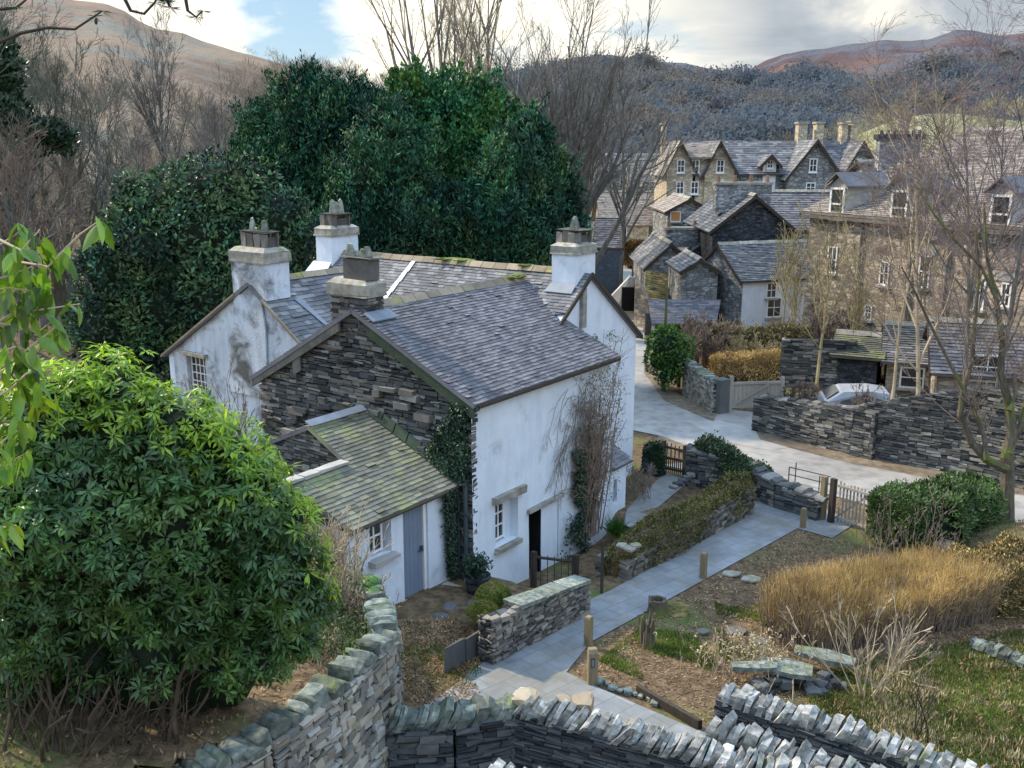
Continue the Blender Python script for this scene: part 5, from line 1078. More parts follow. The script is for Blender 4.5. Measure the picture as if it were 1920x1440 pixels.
for px in (1296, 1307, 1233): mb = MB(); box(mb, (hx(px, 52.6), 52.7, (z0 - 1.2) / 2), .16, .16, z0 + 1.1); mb.build('post', M['white_paint'], t)
# stone wall and black opening by the lane
mb = MB(); wx = at2(1193, 66)
mb = MB(); prism(mb, [(hx(1195, 58), 58, -1.2), (hx(1222, 57), 57, -1.2), (hx(1222, 57), 57, hz(566, 57)), (hx(1195, 58), 58, hz(520, 58))], np.array((.3, 2.5, 0))); tag(mb.build('lane_wall', M['brown_stone']), 'brown stone garden wall sloping down beside the lane', 'wall')
t = thing('white_gatehouse', (hx(1180, 60), 60, -1), 'pale rendered wall by the lane with a black doorway', 'wall'); mb = MB(); prism(mb, [(hx(1150, 61), 61, -1.2), (hx(1196, 60), 60, -1.2), (hx(1196, 60), 60, hz(522, 60)), (hx(1185, 60), 60, hz(518, 60)), (hx(1150, 61), 61, hz(560, 60))], np.array((0, .4, 0))); mb.build('wall', M['old_white'], t)
mb = MB(); boxes(mb, [(hx(1182, 59.9), 59.9, (hz(538, 60) + hz(582, 60)) / 2)], [(.40, 0, 0)], [(0, .15, 0)], [(0, 0, (hz(538, 60) - hz(582, 60)) / 2)]); mb.build('doorway', M['black_void'], t)
# outbuildings right
Yo = 41.0
t, Po = house('outbuilding', 'low stone outbuilding with a white-framed window below the large brown house', (hx(1690, Yo), Yo), math.radians(-20), 7.5, 4.6, -1.2, hz(672, Yo), hz(606, Yo + 2.2), 'brown_stone', 'slate', .25, (.24, .3, .5), [('f', .55, hz(724, Yo), 1.0, .95, 1, 2)])
house('lean_to', 'small open cart shed with a mossy green slate roof', (hx(1592, Yo + 1), Yo + 1), math.radians(-25), 1.7, 3.0, -1.2, hz(668, Yo), hz(630, Yo + 1.5), 'black_slate', 'slate_mossy', .3, (.22, .3, .5))
house('outbuilding', 'long dark slate roofed range behind the birch trees at the right edge', (hx(1790, 38), 38), math.radians(-18), 9, 5, -1.2, hz(690, 38), hz(600, 40.4), 'brown_stone', 'slate_purple', .3, (.3, .4, .7), [('f', 1.2, hz(705, 38) , 1.2, 1.0), ('f', 3.6, hz(705, 38), .9, .9)])
mb = MB(); box(mb, (hx(1622, 44), 44, hz(602, 44)), .8, .3, .9, .1); 
# parked car behind the wall
def car(p, ang, label):
    t = thing('parked_car', p, label, 'car'); c, s = math.cos(ang), math.sin(ang); X = np.array((c, s, 0)); Y = np.array((-s, c, 0)); P = lambda a, b, z: np.asarray(p) + X * a + Y * b + UP * z
    prof = [(-2.0, .28), (2.0, .28), (2.08, .55), (1.95, .78), (1.1, .92), (.45, 1.38), (-.2, 1.46), (-1.3, 1.40), (-1.95, .98), (-2.08, .6)]
    mb = MB(); secs = []
    for b, k, dz in ((-.86, .97, -.02), (-.80, 1, 0), (.80, 1, 0), (.86, .97, -.02)):
        secs.append([P(a * k, b * (.80 if z > 1.0 else 1), z + dz) for a, z in prof])
    n = len(prof); mb.add(np.array(secs).reshape(-1, 3), np.array([[q*n+i, q*n+(i+1)%n, (q+1)*n+(i+1)%n, (q+1)*n+i] for q in range(3) for i in range(n)])); mb.f.append(np.array([list(range(n))[::-1]])); mb.f.append(np.array([list(range(3*n, 4*n))])); mb.build('body', M['silver_paint'], t)
    for nm, a0, z0, a1, z1, w0, w1 in (('windscreen', 1.02, .97, .50, 1.36, .74, .60), ('rear_window', -1.86, 1.04, -1.42, 1.36, .70, .58)):
        mb = MB(); o = X * .03 * (1 if a0 > 0 else -1) + UP * .03; mb.add([P(a0, -w0, z0) + o, P(a0, w0, z0) + o, P(a1, w1, z1) + o, P(a1, -w1, z1) + o], [[0, 1, 2, 3]]); mb.build(nm, M['glass'], t)
    for sg in (-1, 1):
        for a0, a1 in ((-1.2, -.15), (-.08, .80)):
            mb = MB(); mb.add([P(a0 - (.2 if a0 < -1 else 0), sg * .845, .93), P(a1, sg * .845, .93), P(a1 - (.42 if a1 > .5 else 0), sg * .70, 1.33), P(a0, sg * .70, 1.33)], [[0, 1, 2, 3]]); mb.build('side_window', M['glass'], t)
        for a0 in (-1.3, 1.3):
            mb = MB(); path_tube(mb, [P(a0, sg * .70, .32), P(a0, sg * .88, .32)], .32, 16); w_ = mb.build('wheel', M['metal_dark'], t); mb = MB(); path_tube(mb, [P(a0, sg * .86, .32), P(a0, sg * .895, .32)], .19, 12); mb.build('rim', M['silver_paint'], w_)
    return t
cp = atY(1636, 760, 37.2); cp[2] = -1.08; car(cp, math.radians(-10), 'pale silver car parked behind the roadside wall')
# lamp inside the small house window is the only lit pane
hedge_box('orange_hedge', [(hx(1172, 88), 88), (hx(1214, 88), 87.5)], 1.6, -1, hz(458, 88), 'orange_hedge', 5000, (.22, .14), 'clipped rust-orange beech hedge by the lane', 'hedge')

t = thing('lean_to', (hx(1250, 61), 61, -1), 'low lean-to with a dark mossy roof against the low blue-grey barn', 'shed')
roof_part('roof', [(hx(1214, 60), 60, hz(560, 60)), (hx(1288, 60), 60, hz(572, 60)), (hx(1290, 63), 63.4, hz(520, 63)), (hx(1216, 63), 63.4, hz(508, 63))], M['mossy_hedge'], t, .3, (.3, .6))
mb = MB(); prism(mb, [(hx(1216, 60.3), 60.4, -1.2), (hx(1284, 60.3), 60.4, -1.2), (hx(1284, 60.3), 60.4, hz(573, 60)), (hx(1216, 60.3), 60.4, hz(562, 60))], np.array((0, 2.6, 0))); mb.build('wall', M['brown_stone'], t)
# ================================================================ hills
def hill(name, ctrl, Y0, Y1, m, z0=-1.5, back=120, rough=1.0, nu=220, nv=60, seed=1, power=1.2, x_extra=0.0):
    """ridge given by (pixel x, pixel y) seen at distance Y1; the ground climbs to it from Y0"""
    xs = np.array([c[0] for c in ctrl]); ys = np.array([c[1] for c in ctrl])
    px = np.linspace(xs[0], xs[-1], nu); py = np.interp(px, xs, ys)
    top = np.array([atY(a, b, Y1) for a, b in zip(px, py)])
    V_ = []
    for v in np.linspace(0, 1, nv):
        Yv = Y0 + (Y1 - Y0) * v; k = v ** power
        p = np.column_stack([top[:, 0] * Yv / Y1, np.full(nu, Yv), z0 + (top[:, 2] - z0) * k])
        p[:, 2] += rough * fnoise(p * (1, 1, 0), .035, seed) * math.sin(v * math.pi) ** .7 * 2.2 + rough * .35 * fnoise(p * (1, 1, 0), .12, seed + 1) * min(1, 4 * v)
        V_.append(p)
    for q in (.3, 1.0):
        p = top.copy(); p[:, 1] += back * q; p[:, 0] *= (Y1 + back * q) / Y1; p[:, 2] -= back * q * .12; V_.append(p)
    n2 = len(V_); i = np.arange(nu - 1)[None] + nu * np.arange(n2 - 1)[:, None]; i = i.ravel()
    mb = MB(); mb.add(np.concatenate(V_), np.stack([i, i + 1, i + 1 + nu, i + nu], 1)); o = mb.build(name, M[m], sm=True); tag(o, kind='structure')
    grid_ = np.array(V_[:nv])
    return grid_
gl = hill('hill', [(-700,-260),(-300,-150),(0,-30),(140,2),(200,6),(232,18),(262,40),(292,54),(345,62),(380,76),(440,97),(490,110),(560,128),(640,150),(760,178),(900,200),(1050,235)], 62, 330, 'hill_bracken', -1.5, rough=1.2, seed=4, power=1.15)
gr = hill('hill', [(700,175),(900,150),(1000,125),(1080,106),(1150,104),(1200,108),(1260,118),(1330,128),(1395,136),(1432,118),(1470,102),(1520,92),(1580,86),(1650,76),(1740,74),(1790,56),(1840,60),(1880,66),(1920,60),(2050,70),(2300,110)], 190, 720, 'hill_blue', -1.5, rough=3.0, seed=8, power=1.1)
gf = hill('hill', [(1560,272),(1640,240),(1690,222),(1740,214),(1800,214),(1900,226),(2100,250)], 120, 210, 'far_field', -1.5, back=30, rough=.4, seed=5, nu=60, nv=20)
def on_grid(G_, u, v):
    nv, nu = G_.shape[:2]; a = u * (nu - 1); b = v * (nv - 1); i = np.minimum(a.astype(int), nu - 2); j = np.minimum(b.astype(int), nv - 2); fa = (a - i)[:, None]; fb = (b - j)[:, None]
    return (G_[j, i] * (1 - fa) + G_[j, i+1] * fa) * (1 - fb) + (G_[j+1, i] * (1 - fa) + G_[j+1, i+1] * fa) * fb
def woodland(G_, n, keep, r, m, label, hk=1.0, twiggy=40, vr=(0, 1), core=.62, tw=.05, tl=.55, puff=False):
    """crowns one cannot tell apart: a small rough core inside a ball of upright twig sprays"""
    u = rng.random(n); v = vr[0] + (vr[1] - vr[0]) * rng.random(n) ** .75; P = on_grid(G_, u, v); ok = keep(P, u, v); P = P[ok]; mb = MB(); vv, ff = ICO[2]; n = len(P)
    R = rng.uniform(r * .65, r * 1.4, n)
    if core:
        K = np.stack([1 + .3 * fnoise(vv, 2.6, s) for s in range(12)]); kk = K[rng.integers(0, 12, n)]
        q = P[:, None] + UP * (R * hk * .7)[:, None, None] + core * vv[None] * kk[:, :, None] * np.stack([R, R, R * hk], 1)[:, None]
        mb.add(q.reshape(-1, 3), (ff[None] + len(vv) * np.arange(n)[:, None, None]).reshape(-1, 3))
    k = twiggy; idx = np.repeat(np.arange(n), k); d = unit(n * k); d[:, 2] = np.abs(d[:, 2]) * 1.1 - .15; d = d / np.linalg.norm(d, axis=1, keepdims=True)
    s0 = rng.uniform(.35, .8, n * k)
    if puff:
        nv, nu = G_.shape[:2]; jj, ii = np.meshgrid(np.arange(nv - 1), np.arange(nu - 1), indexing='ij'); jj, ii = jj.ravel(), ii.ravel()
        if len(P) > 2500:       # shaded wood floor under the crowns
            W_ = G_.reshape(-1, 3) + UP * 2.5; c_ = G_[jj, ii]; kx = keep(c_, ii / nu, jj / nv) & (jj < nv - 4); i0 = (jj * nu + ii)[kx]; mb.add(W_, np.stack([i0, i0 + 1, i0 + 1 + nu, i0 + nu], 1))
        s0 = rng.uniform(.45, 1.05, n * k)
        b = P[idx] + UP * (R[idx] * hk * .7)[:, None] + d * (R[idx] * s0)[:, None] * np.array((1, 1, hk)); cards(mb, b, unit(n * k) + UP * .2, unit(n * k), R[idx] * tl * rng.uniform(.6, 1.3, n * k), R[idx] * tw * rng.uniform(.6, 1.3, n * k))
        return tag(mb.build('woodland', M[m]), label, 'woodland', kind='stuff')
    b = P[idx] + UP * (R[idx] * hk * .7)[:, None] + d * (R[idx] * s0)[:, None] * np.array((1, 1, hk)); cards(mb, b, d + UP * .45, unit(n * k), R[idx] * rng.uniform(.6, 1.2, n * k) * tl, R[idx] * tw)
    return tag(mb.build('woodland', M[m]), label, 'woodland', kind='stuff')
def pxof(P):
    d = P[:, 1] * math.cos(TH) - (P[:, 2] - CAMZ) * math.sin(TH); u = P[:, 1] * math.sin(TH) + (P[:, 2] - CAMZ) * math.cos(TH); return 960 + F * P[:, 0] / d, 720 - F * u / d
def keepR(P, u, v):
    x, y = pxof(P); line = np.interp(x, [900, 1200, 1300, 1395, 1450, 1530, 1600, 1700, 1760, 1840, 1950], [160, 135, 160, 165, 168, 160, 185, 168, 130, 140, 110])
    clear = (np.abs(x - 1600) < 75) & (np.abs(y - (150 + (x - 1540) * .30)) < 16)
    return (y > line) & ~clear & (x > 880)
woodland(gr, 5600, keepR, 5.6, 'wood_haze', 'blue-grey bare winter wood covering the far right hillside', 1.0, 170, core=.5, tw=.12, tl=.18, puff=True)
# single dark conifers on the far hillside
cn = 0
for (x, y, s, Yd_) in ((1368, 150, .7, 640), (1548, 158, .8, 600), (1622, 163, .7, 600), (1512, 120, .8, 690), (1480, 175, .6, 560), (1705, 200, .6, 500)):
    p = atY(x, y, Yd_); t = thing('conifer', p, ['dark conifer left of the dip in the far ridge', 'dark conifer in the middle of the far wood, left of the tan clearing', 'dark conifer at the right end of the tan clearing', 'broad dark conifer just under the red crag', 'smaller dark conifer low in the far wood', 'small conifer above the yellow field'][cn], 'tree', 'conifers on the far hillside'); cn += 1
    mb = MB(); tubes(mb, [p - UP * 12], [p + UP * 3], .5, .2, 5); mb.build('trunk', M['bark_grey'], t)
    n = 500; h = rng.random(n); a = rng.uniform(0, 6.28, n); r = (1 - h) * 6.5 * s; Q = p + np.column_stack([np.cos(a) * r, np.sin(a) * r, h * 14 * s - 6]); D = np.column_stack([np.cos(a), np.sin(a), np.full(n, .2)]); mb = MB(); cards(mb, Q, D, UP + unit(n) * .4, 3.0, 2.2); mb.build('crown', M['wood_conifer'], t)
# pale rocks / lower scrub at the foot of the far hill
def keepM(P, u, v): x, y = pxof(P); return (x > 1000) & (x < 1720)
woodland(gr, 700, keepM, 4.5, 'wood_brown', 'brown scrub trees at the foot of the far hill behind the hotel', .9, 90, (0, .10), core=.5, tw=.06)
# left hillside: brown wood on the lower slopes and along the ridge
def keepL(P, u, v):
    x, y = pxof(P); line = np.interp(x, [-300, 0, 100, 200, 320, 420, 520, 600, 760], [60, 100, 130, 190, 215, 200, 150, 135, 170]); return (y > line + rng.normal(0, 10, len(x))) & (x > -250) & (x < 1060)
woodland(gl, 1300, keepL, 2.4, 'wood_brown', 'brown leafless wood on the lower slopes of the left hill', 1.35, 130, (.03, 1), core=0, tw=.035, tl=.8)
def keepL2(P, u, v): x, y = pxof(P); return (x > 440) & (x < 1050)
woodland(gl, 260, keepL2, 1.6, 'twig_gold', 'thin sunlit trees along the left ridge', 1.3, 60, (.96, 1), core=0, tw=.04)

def keepF(P, u, v): return np.ones(len(P), bool)
woodland(gf, 120, keepF, 2.2, 'twig_gold', 'golden bare scrub on the small yellow field behind the large brown house', 1.3, 120, (.2, 1), core=0, tw=.03)
# ================================================================ trees and shrubs
def nrm(a): return a / np.maximum(np.linalg.norm(a, axis=-1, keepdims=True), 1e-9)
def grow(P, D, L, R, nseg, jit, up, taper=.45):
    n = len(P); nodes = [P]; dirs = [D]; d = D
    for k in range(nseg):
        d = nrm(d + rng.normal(0, jit, (n, 3)) + UP * up); P = P + d * (L / nseg)[:, None]; nodes.append(P); dirs.append(d)
    N = np.stack(nodes, 1); Dd = np.stack(dirs, 1); rr = R[:, None] * np.linspace(1, taper, nseg + 1)[None]
    return N, Dd, rr
def addgrow(mb, N, rr, k=4, rmin=0.0):
    r = np.maximum(rr, rmin); tubes(mb, N[:, :-1].reshape(-1, 3), N[:, 1:].reshape(-1, 3), r[:, :-1].ravel(), r[:, 1:].ravel(), k)
def spawn(N, Dd, L, rr, kids, t0, ang, ratio, rratio, tmax=1.0, spread=.25):
    n, m = N.shape[:2]; idx = np.repeat(np.arange(n), kids); t = rng.uniform(t0, tmax, len(idx)); x = t * (m - 1); i = np.minimum(x.astype(int), m - 2); f = (x - i)[:, None]
    P = N[idx, i] * (1 - f) + N[idx, i + 1] * f; d = Dd[idx, i + 1]
    pr = nrm(np.cross(d, unit(len(idx)))); a = rng.normal(ang, spread * ang, len(idx))[:, None]
    D = nrm(d * np.cos(a) + pr * np.sin(a)); r = rr[idx, i] * rratio; Lc = L[idx] * ratio * rng.uniform(.6, 1.2, len(idx)) * (1.25 - .6 * t)
    return P, D, Lc, r
def bare_tree(name, label, base, H, trunk_r=.22, fork=.25, limbs=6, lv=(5, 5, 4), ang=(.45, .5, .5), up=(.10, .06, .04), bark='bark_grey', twig='twig_grey', rmin=.012, jit=.10, lean=(0, 0), group=None, cat='tree', lratio=(.62, .5, .45), trunks=1, ratio0=.85, extra_tw=None):
    t = thing(name, base, label, cat, group); base = np.asarray(base, float)
    P = np.repeat(base[None] - UP * .3, trunks, 0); D = nrm(np.array([[lean[0] + (rng.normal(0, .12) if trunks > 1 else 0), lean[1] + (rng.normal(0, .12) if trunks > 1 else 0), 1.0] for _ in range(trunks)]))
    N, Dd, rr = grow(P, D, np.full(trunks, H * .92), np.full(trunks, trunk_r), 9, jit * .45, .03, .12)
    m1, m2 = MB(), MB(); addgrow(m1, N, rr, 7, rmin)
    P, D, L, r = spawn(N, Dd, np.full(trunks, H * .92), rr, limbs, fork, ang[0], lratio[0], .62, .92)
    N, Dd, rr = grow(P, D, L, r, 6, jit, up[0], .25); addgrow(m1, N, rr, 5, rmin); m1.build('trunk', M[bark], t)
    for q, kids in enumerate(lv):
        P, D, L, r = spawn(N, Dd, L, rr, kids, .15, ang[min(q + 1, len(ang) - 1)], lratio[min(q + 1, 2)], .55)
        N, Dd, rr = grow(P, D, L, r, 4 if q < 1 else 2 + (q == 1), jit * 1.2, up[min(q + 1, 2)], .4); addgrow(m2, N, rr, 4 if q == 0 else 3, rmin * (1 if q < 2 else .8))
    m2.build('branches', M[twig], t); return t
def top_h(px, Y, py, zb): return float(atY(px, py, Y)[2]) - zb
# skyline trees behind the yews
def base_at(px, Y): p = atY(px, 400, Y); p[2] = float(gz(p[0], p[1])); return p
for (px, Y, py, r, l, tr, lim) in ((846, 60, -90, .30, 'tall multi-stemmed bare tree rising from behind the yews, left of the skyline pair', 3, 8), (912, 64, -70, .26, 'tall slimmer bare tree right of the multi-stemmed one on the skyline', 1, 15)):
    b = base_at(px, Y); bare_tree('bare_tree', l, b, top_h(px, Y, py, b[2]), r, .42, lim, (5, 5, 4), (.42, .42, .5), (.10, .08, .05), 'bark_grey', 'twig_pale', .007, .05, trunks=tr, lratio=(.50, .48, .5))
for (px, Y, py, r, l, lim, a0, lv) in ((1096, 58, 40, .34, 'large spreading bare tree between the yews and the village', 13, .62, (6, 6, 4)), (1030, 66, 90, .24, 'smaller bare tree half behind the spreading one', 10, .55, (6, 5, 3)), (1168, 72, 150, .2, 'thin bare tree at the left end of the hotel', 10, .6, (6, 5, 3)), (1000, 70, 120, .2, 'slight bare tree directly right of the bright ivy-clad crown', 9, .5, (6, 5, 3))):
    b = base_at(px, Y); bare_tree('bare_tree', l, b, top_h(px, Y, py, b[2]), r, .18, lim, lv, (a0, .5, .5), (.12, .08, .04), 'bark_grey', 'twig_grey', .010, .08, trunks=2 if lim == 13 else 1, lratio=(.60, .5, .46))
# left wood
LW_ = [(-70, 50, -40), (20, 46, 10), (-10, 58, -40), (90, 52, 60), (60, 64, 0), (150, 48, 150), (150, 66, 90), (205, 58, 110), (318, 80, 52), (318, 64, 225), (260, 54, 235), (380, 62, 235), (430, 74, 110), (470, 62, 180), (400, 90, 190), (520, 74, 175), (0, 40, 170), (60, 40, 240), (120, 42, 290), (-40, 36, 250), (200, 44, 260), (230, 70, 120), (560, 86, 150), (360, 70, 215), (-40, 41, -80), (45, 43, -30), (115, 45, 90), (15, 38, 60)]
LL = ['far left, its crown running off the top corner', 'leaning off the left edge, mossy and dense', 'behind the leftmost one, greyer', 'with a clear pole trunk near the left edge', 'tallest behind the clear-trunked one', 'low and twisted above the brown thicket', 'thin, against the foot of the bracken slope', 'gnarled, against the open bracken slope', 'fan-shaped, standing highest below the bracken slope', 'broad, in front of the fan-shaped one', 'short, directly left of the laurel crown', 'over the top of the laurel crown', 'right of the fan-shaped one, reaching the ridge', 'just left of the yew spires', 'slight, far up between the fan-shaped one and ridge', 'greyest, behind the yew spires', 'reddish low one at the left edge', 'reddish, above the large-leaved branch', 'reddish, left of the laurel', 'lowest reddish one, cut by the left edge', 'dull, between reddish ones and laurel', 'thin, right of the gnarled one', 'last before the yews, on the ridge', 'slim, under the fan-shaped one', 'dark olive, nearest the top left corner', 'dark olive, second from the top left corner', 'dark olive, right of the two corner ones', 'dark olive, low at the left edge over the reddish ones']
for k, ((px, Y, py), l) in enumerate(zip(LW_, LL)):
    b = base_at(px, Y); b[2] = max(b[2], -1.0) if Y < 62 else float(np.interp(Y, [62, 90], [b[2], b[2] + 3])); H = top_h(px, Y, py, b[2]) * .84
    red = 'reddish' in l; fan = 'fan-shaped, standing' in l
    tw = 'twig_brown' if red else ('twig_grey' if px > 170 else 'twig_olive')
    bare_tree('bare_tree', 'bare woodland tree, ' + l, b, H, .10 + H * .008, .12 if fan else .2, 18 if fan else 8, (6, 5, 4), (.42 if fan else .6, .45, .5), (.14, .08, .04), 'bark_grey', tw, .011 if Y > 50 else .009, .06 if fan else .12, lratio=(.62, .5, .5), group='bare trees of the left wood')
# leafy crowns built as lobes
def lobes_tree(name, label, lobes, Y, m, n, leaf, base_px, trunk_r=.3, coremat='shade_core', cat='tree', depth_j=.5, up=.5, out=.6, bright=None, clump=.28, zmin=-1.2, group=None, amp=.26, cards_=True, shape=1.0, core_k=.74, plume=0, shrink=.84, shift=14):
    bx = atY(base_px, 400, Y)[:2]; base = np.array((bx[0], bx[1], float(gz(bx[0], bx[1])))); t = thing(name, base, label, cat, group)
    mb = MB(); path_tube(mb, [base - UP * .3, base + UP * 2, base + UP * 4.5], [trunk_r * 1.3, trunk_r, trunk_r * .6], 9); mb.build('trunk', M['bark'], t)
    core, P, Nn, lid = MB(), [], [], []
    full = []; lobes = [(l[0], l[1] + shift, l[2] * shrink) + tuple(l[3:]) for l in lobes]
    for l in lobes:
        full.append(l); kx = 9 if l[2] > 45 else 4
        for q in range(kx):
            a = rng.uniform(-.4, 3.54) if q < kx * .75 else rng.uniform(0, 6.28); rr_ = l[2] * rng.uniform(.26, .42); full.append((l[0] + math.cos(a) * l[2] * .86, l[1] - math.sin(a) * l[2] * .82, rr_, rng.uniform(-.9, .3) * l[2] / F * Y + (l[3] if len(l) > 3 else Y)))
        for q in range(kx // 2 + 1):
            a = rng.uniform(0, 6.28); d_ = rng.uniform(.1, .6); full.append((l[0] + math.cos(a) * l[2] * d_, l[1] - math.sin(a) * l[2] * d_, l[2] * rng.uniform(.3, .45), Y - l[2] / F * Y * rng.uniform(.75, .95)))
    lobes = full
    w = np.array([l[2] ** 2 for l in lobes], float); cnt = (n * w / w.sum()).astype(int)
    for k, (l, c_) in enumerate(zip(lobes, cnt)):
        x, y, r = l[:3]; Yl = Y + (l[3] if len(l) > 3 else rng.uniform(-depth_j, depth_j)); c = atY(x, y, Yl); R = r / F * Yl; seed = int(rng.integers(1e6))
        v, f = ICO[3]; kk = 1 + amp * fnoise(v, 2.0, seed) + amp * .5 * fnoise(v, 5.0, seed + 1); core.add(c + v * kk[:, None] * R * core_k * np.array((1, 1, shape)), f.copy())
        d = unit(c_); d = d[(d[:, 1] < .55)]; kk = 1 + amp * fnoise(d, 2.0, seed) + amp * .5 * fnoise(d, 5.0, seed + 1) + rng.normal(0, .05, len(d)) + clump * np.maximum(0, fnoise(d, 9.0, seed + 2)) * .5
        P.append(c + d * kk[:, None] * R * np.array((1, 1, shape))); Nn.append(d)
    if plume:
        for l in lobes[:]:
            R = l[2] / F * Y; c = atY(l[0], l[1], l[3] if len(l) > 3 else Y); k = int(plume * (l[2] / 60) ** 2) + 1; d = unit(k); d[:, 2] = np.abs(d[:, 2]) * 1.2 + .1; d[:, 1] = -np.abs(d[:, 1]) * .8; d = nrm(d); ax = nrm(d * .45 + UP + rng.normal(0, .15, (k, 3)))
            h = rng.uniform(.4, 1.1, k) * np.where((rng.random(k) < .25) & (d[:, 2] > .7), 1.7, 1); m_ = 60; s = rng.random((k, m_)); q = (c + d * R * .97)[:, None] + ax[:, None] * (h[:, None] * s)[..., None] + rng.normal(0, 1, (k, m_, 3)) * (.24 * (1.15 - s))[..., None]
            P.append(q.reshape(-1, 3)); Nn.append(np.repeat(nrm(ax + d * .3), m_, 0))
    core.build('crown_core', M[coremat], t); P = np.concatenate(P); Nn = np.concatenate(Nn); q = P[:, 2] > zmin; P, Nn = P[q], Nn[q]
    mb = MB(); leafmass(mb, P, Nn, leaf[0], leaf[1], out, up, not cards_); mb.build('crown', M[m], t)
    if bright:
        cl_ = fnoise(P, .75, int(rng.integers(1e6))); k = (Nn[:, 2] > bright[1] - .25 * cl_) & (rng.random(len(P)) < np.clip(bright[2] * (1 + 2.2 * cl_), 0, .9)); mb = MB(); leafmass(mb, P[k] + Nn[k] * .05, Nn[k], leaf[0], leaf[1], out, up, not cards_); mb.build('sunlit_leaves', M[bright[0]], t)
    return t
YW = 46
lobes_tree('yew_tree', 'dark yew with two narrow spires at the left end of the yews', [(665,240,60),(700,260,60),(720,215,44),(575,185,52),(555,230,62),(500,235,46),(478,262,34),(520,200,22),(610,260,80),(540,320,90),(620,360,90),(650,200,50),(690,230,52),(560,420,90),(655,300,70),(700,300,70),(545,160,26),(590,150,26),(482,222,16),(500,290,55)], YW + 2, m='yew', n=66000, leaf=(.25, .075), base_px=590, shift=24, shrink=.93, coremat='shade_core', up=.35, out=.5, plume=14, bright=('yew_bright', .25, .26))
lobes_tree('yew_tree', 'tallest tree of the yew group, its top smothered in bright green ivy', [(800,185,52),(850,190,60),(770,230,60),(890,230,64),(830,270,80),(930,215,36),(950,250,50),(900,180,26),(745,165,20),(800,330,90),(900,320,80),(970,235,28),(860,380,90),(765,180,36)], YW, 'yew_bright', 60000, (.22, .11), 850, coremat='shade_core', up=.35, plume=5, bright=('bush_green', .3, .5), amp=.32)
lobes_tree('yew_tree', 'broad dark yew filling the middle behind the roof ridge', [(740,270,56),(700,340,80),(760,350,80),(690,430,90),(780,430,100),(850,450,90),(640,460,80),(730,490,80),(880,480,70),(715,250,36),(740,220,26)], YW - 3, 'yew', 66000, (.25, .075), 760, coremat='shade_core', up=.3, out=.5, plume=10, bright=('yew_bright', .25, .3))
lobes_tree('yew_tree', 'rightmost dark yew, sloping down to the right cottage chimney', [(960,300,62),(1000,280,46),(1020,350,66),(950,390,90),(1045,410,52),(1000,450,80),(1062,455,42),(920,450,80),(1010,255,26),(1075,420,22),(1050,360,36),(965,470,80)], YW - 4, 'yew', 66000, (.25, .075), 990, coremat='shade_core', up=.3, out=.5, plume=10, bright=('yew_bright', .25, .32))
lobes_tree('laurel_tree', 'huge glossy dark laurel left of the cottage', [(400,350,80),(330,370,80),(465,345,70),(260,400,60),(520,400,70),(290,450,100),(400,450,120),(500,480,90),(230,510,90),(560,430,40),(330,550,110),(430,540,110),(210,590,80),(280,630,90),(180,610,60),(520,560,70),(370,640,80),(245,340,34),(200,470,50),(225,680,70),(560,500,50)], 36, 'holly', 80000, (.26, .11), 380, coremat='shade_core', up=.15, out=.5, cards_=False, amp=.16, bright=('bush_green', .2, .045))
# hillside tree with tall trunk between (ivy clad) far left
lobes_tree('ivy_tree', 'dark ivy-covered tree at the far left edge of the wood', [(10,120,34),(0,160,44),(20,210,40),(5,70,24)], 44, 'ivy', 4200, (.3, .16), 8, coremat='shade_core')
lobes_tree('ivy_bush', 'small dark green holly growing in the wood above the reddish thicket', [(95,235,28),(120,250,22),(75,255,24)], 43, 'ivy', 2500, (.28, .14), 95, coremat='shade_core')
# round bush by the road
lobes_tree('round_bush', 'clipped round bush, bright on top, at the bend of the road', [(1245,635,36),(1275,640,30),(1240,660,34),(1270,665,30),(1255,618,24),(1250,690,24)], 41.5, 'bush_green', 9000, (.16, .08), 1256, trunk_r=.08, coremat='shade_core', up=.1, amp=.1, cat='bush', zmin=-2, bright=('rhodo_sunlit', .45, .4))
# laurel hedge at the right
hedge_box('laurel_hedge', [gp(1625, 1010), gp(1725, 1020), gp(1840, 985)], 1.9, -.75, [.75, .85, .75], 'hedge_green', 15000, (.13, .06), 'dense glossy laurel hedge between the picket gate and the mossy tree', 'hedge', coremat='shade_core', extra=('bush_green', .25, .55, 'sunlit_leaves'))
# grassy mound under the right tree
mb = MB(); c = gp(1915, 1052); blob(mb, c + (.9, .3, -.1), (2.4, 1.5, .85), 4, .10, 1.5); o = tag(mb.build('grass_mound', M['ground'], sm=True), kind='structure')
n = 9000; d = unit(n); d = d[d[:, 2] > .1]; q = c + (.9, .3, -.1) + d * np.array((2.42, 1.52, .87)); mb = MB(); cards(mb, q, unit(len(q)) * .5 + UP, unit(len(q)), rng.uniform(.05, .12, len(q)), .018); tag(mb.build('grass', M['grass']), 'green grass on the mound around the mossy tree', 'grass', kind='stuff')
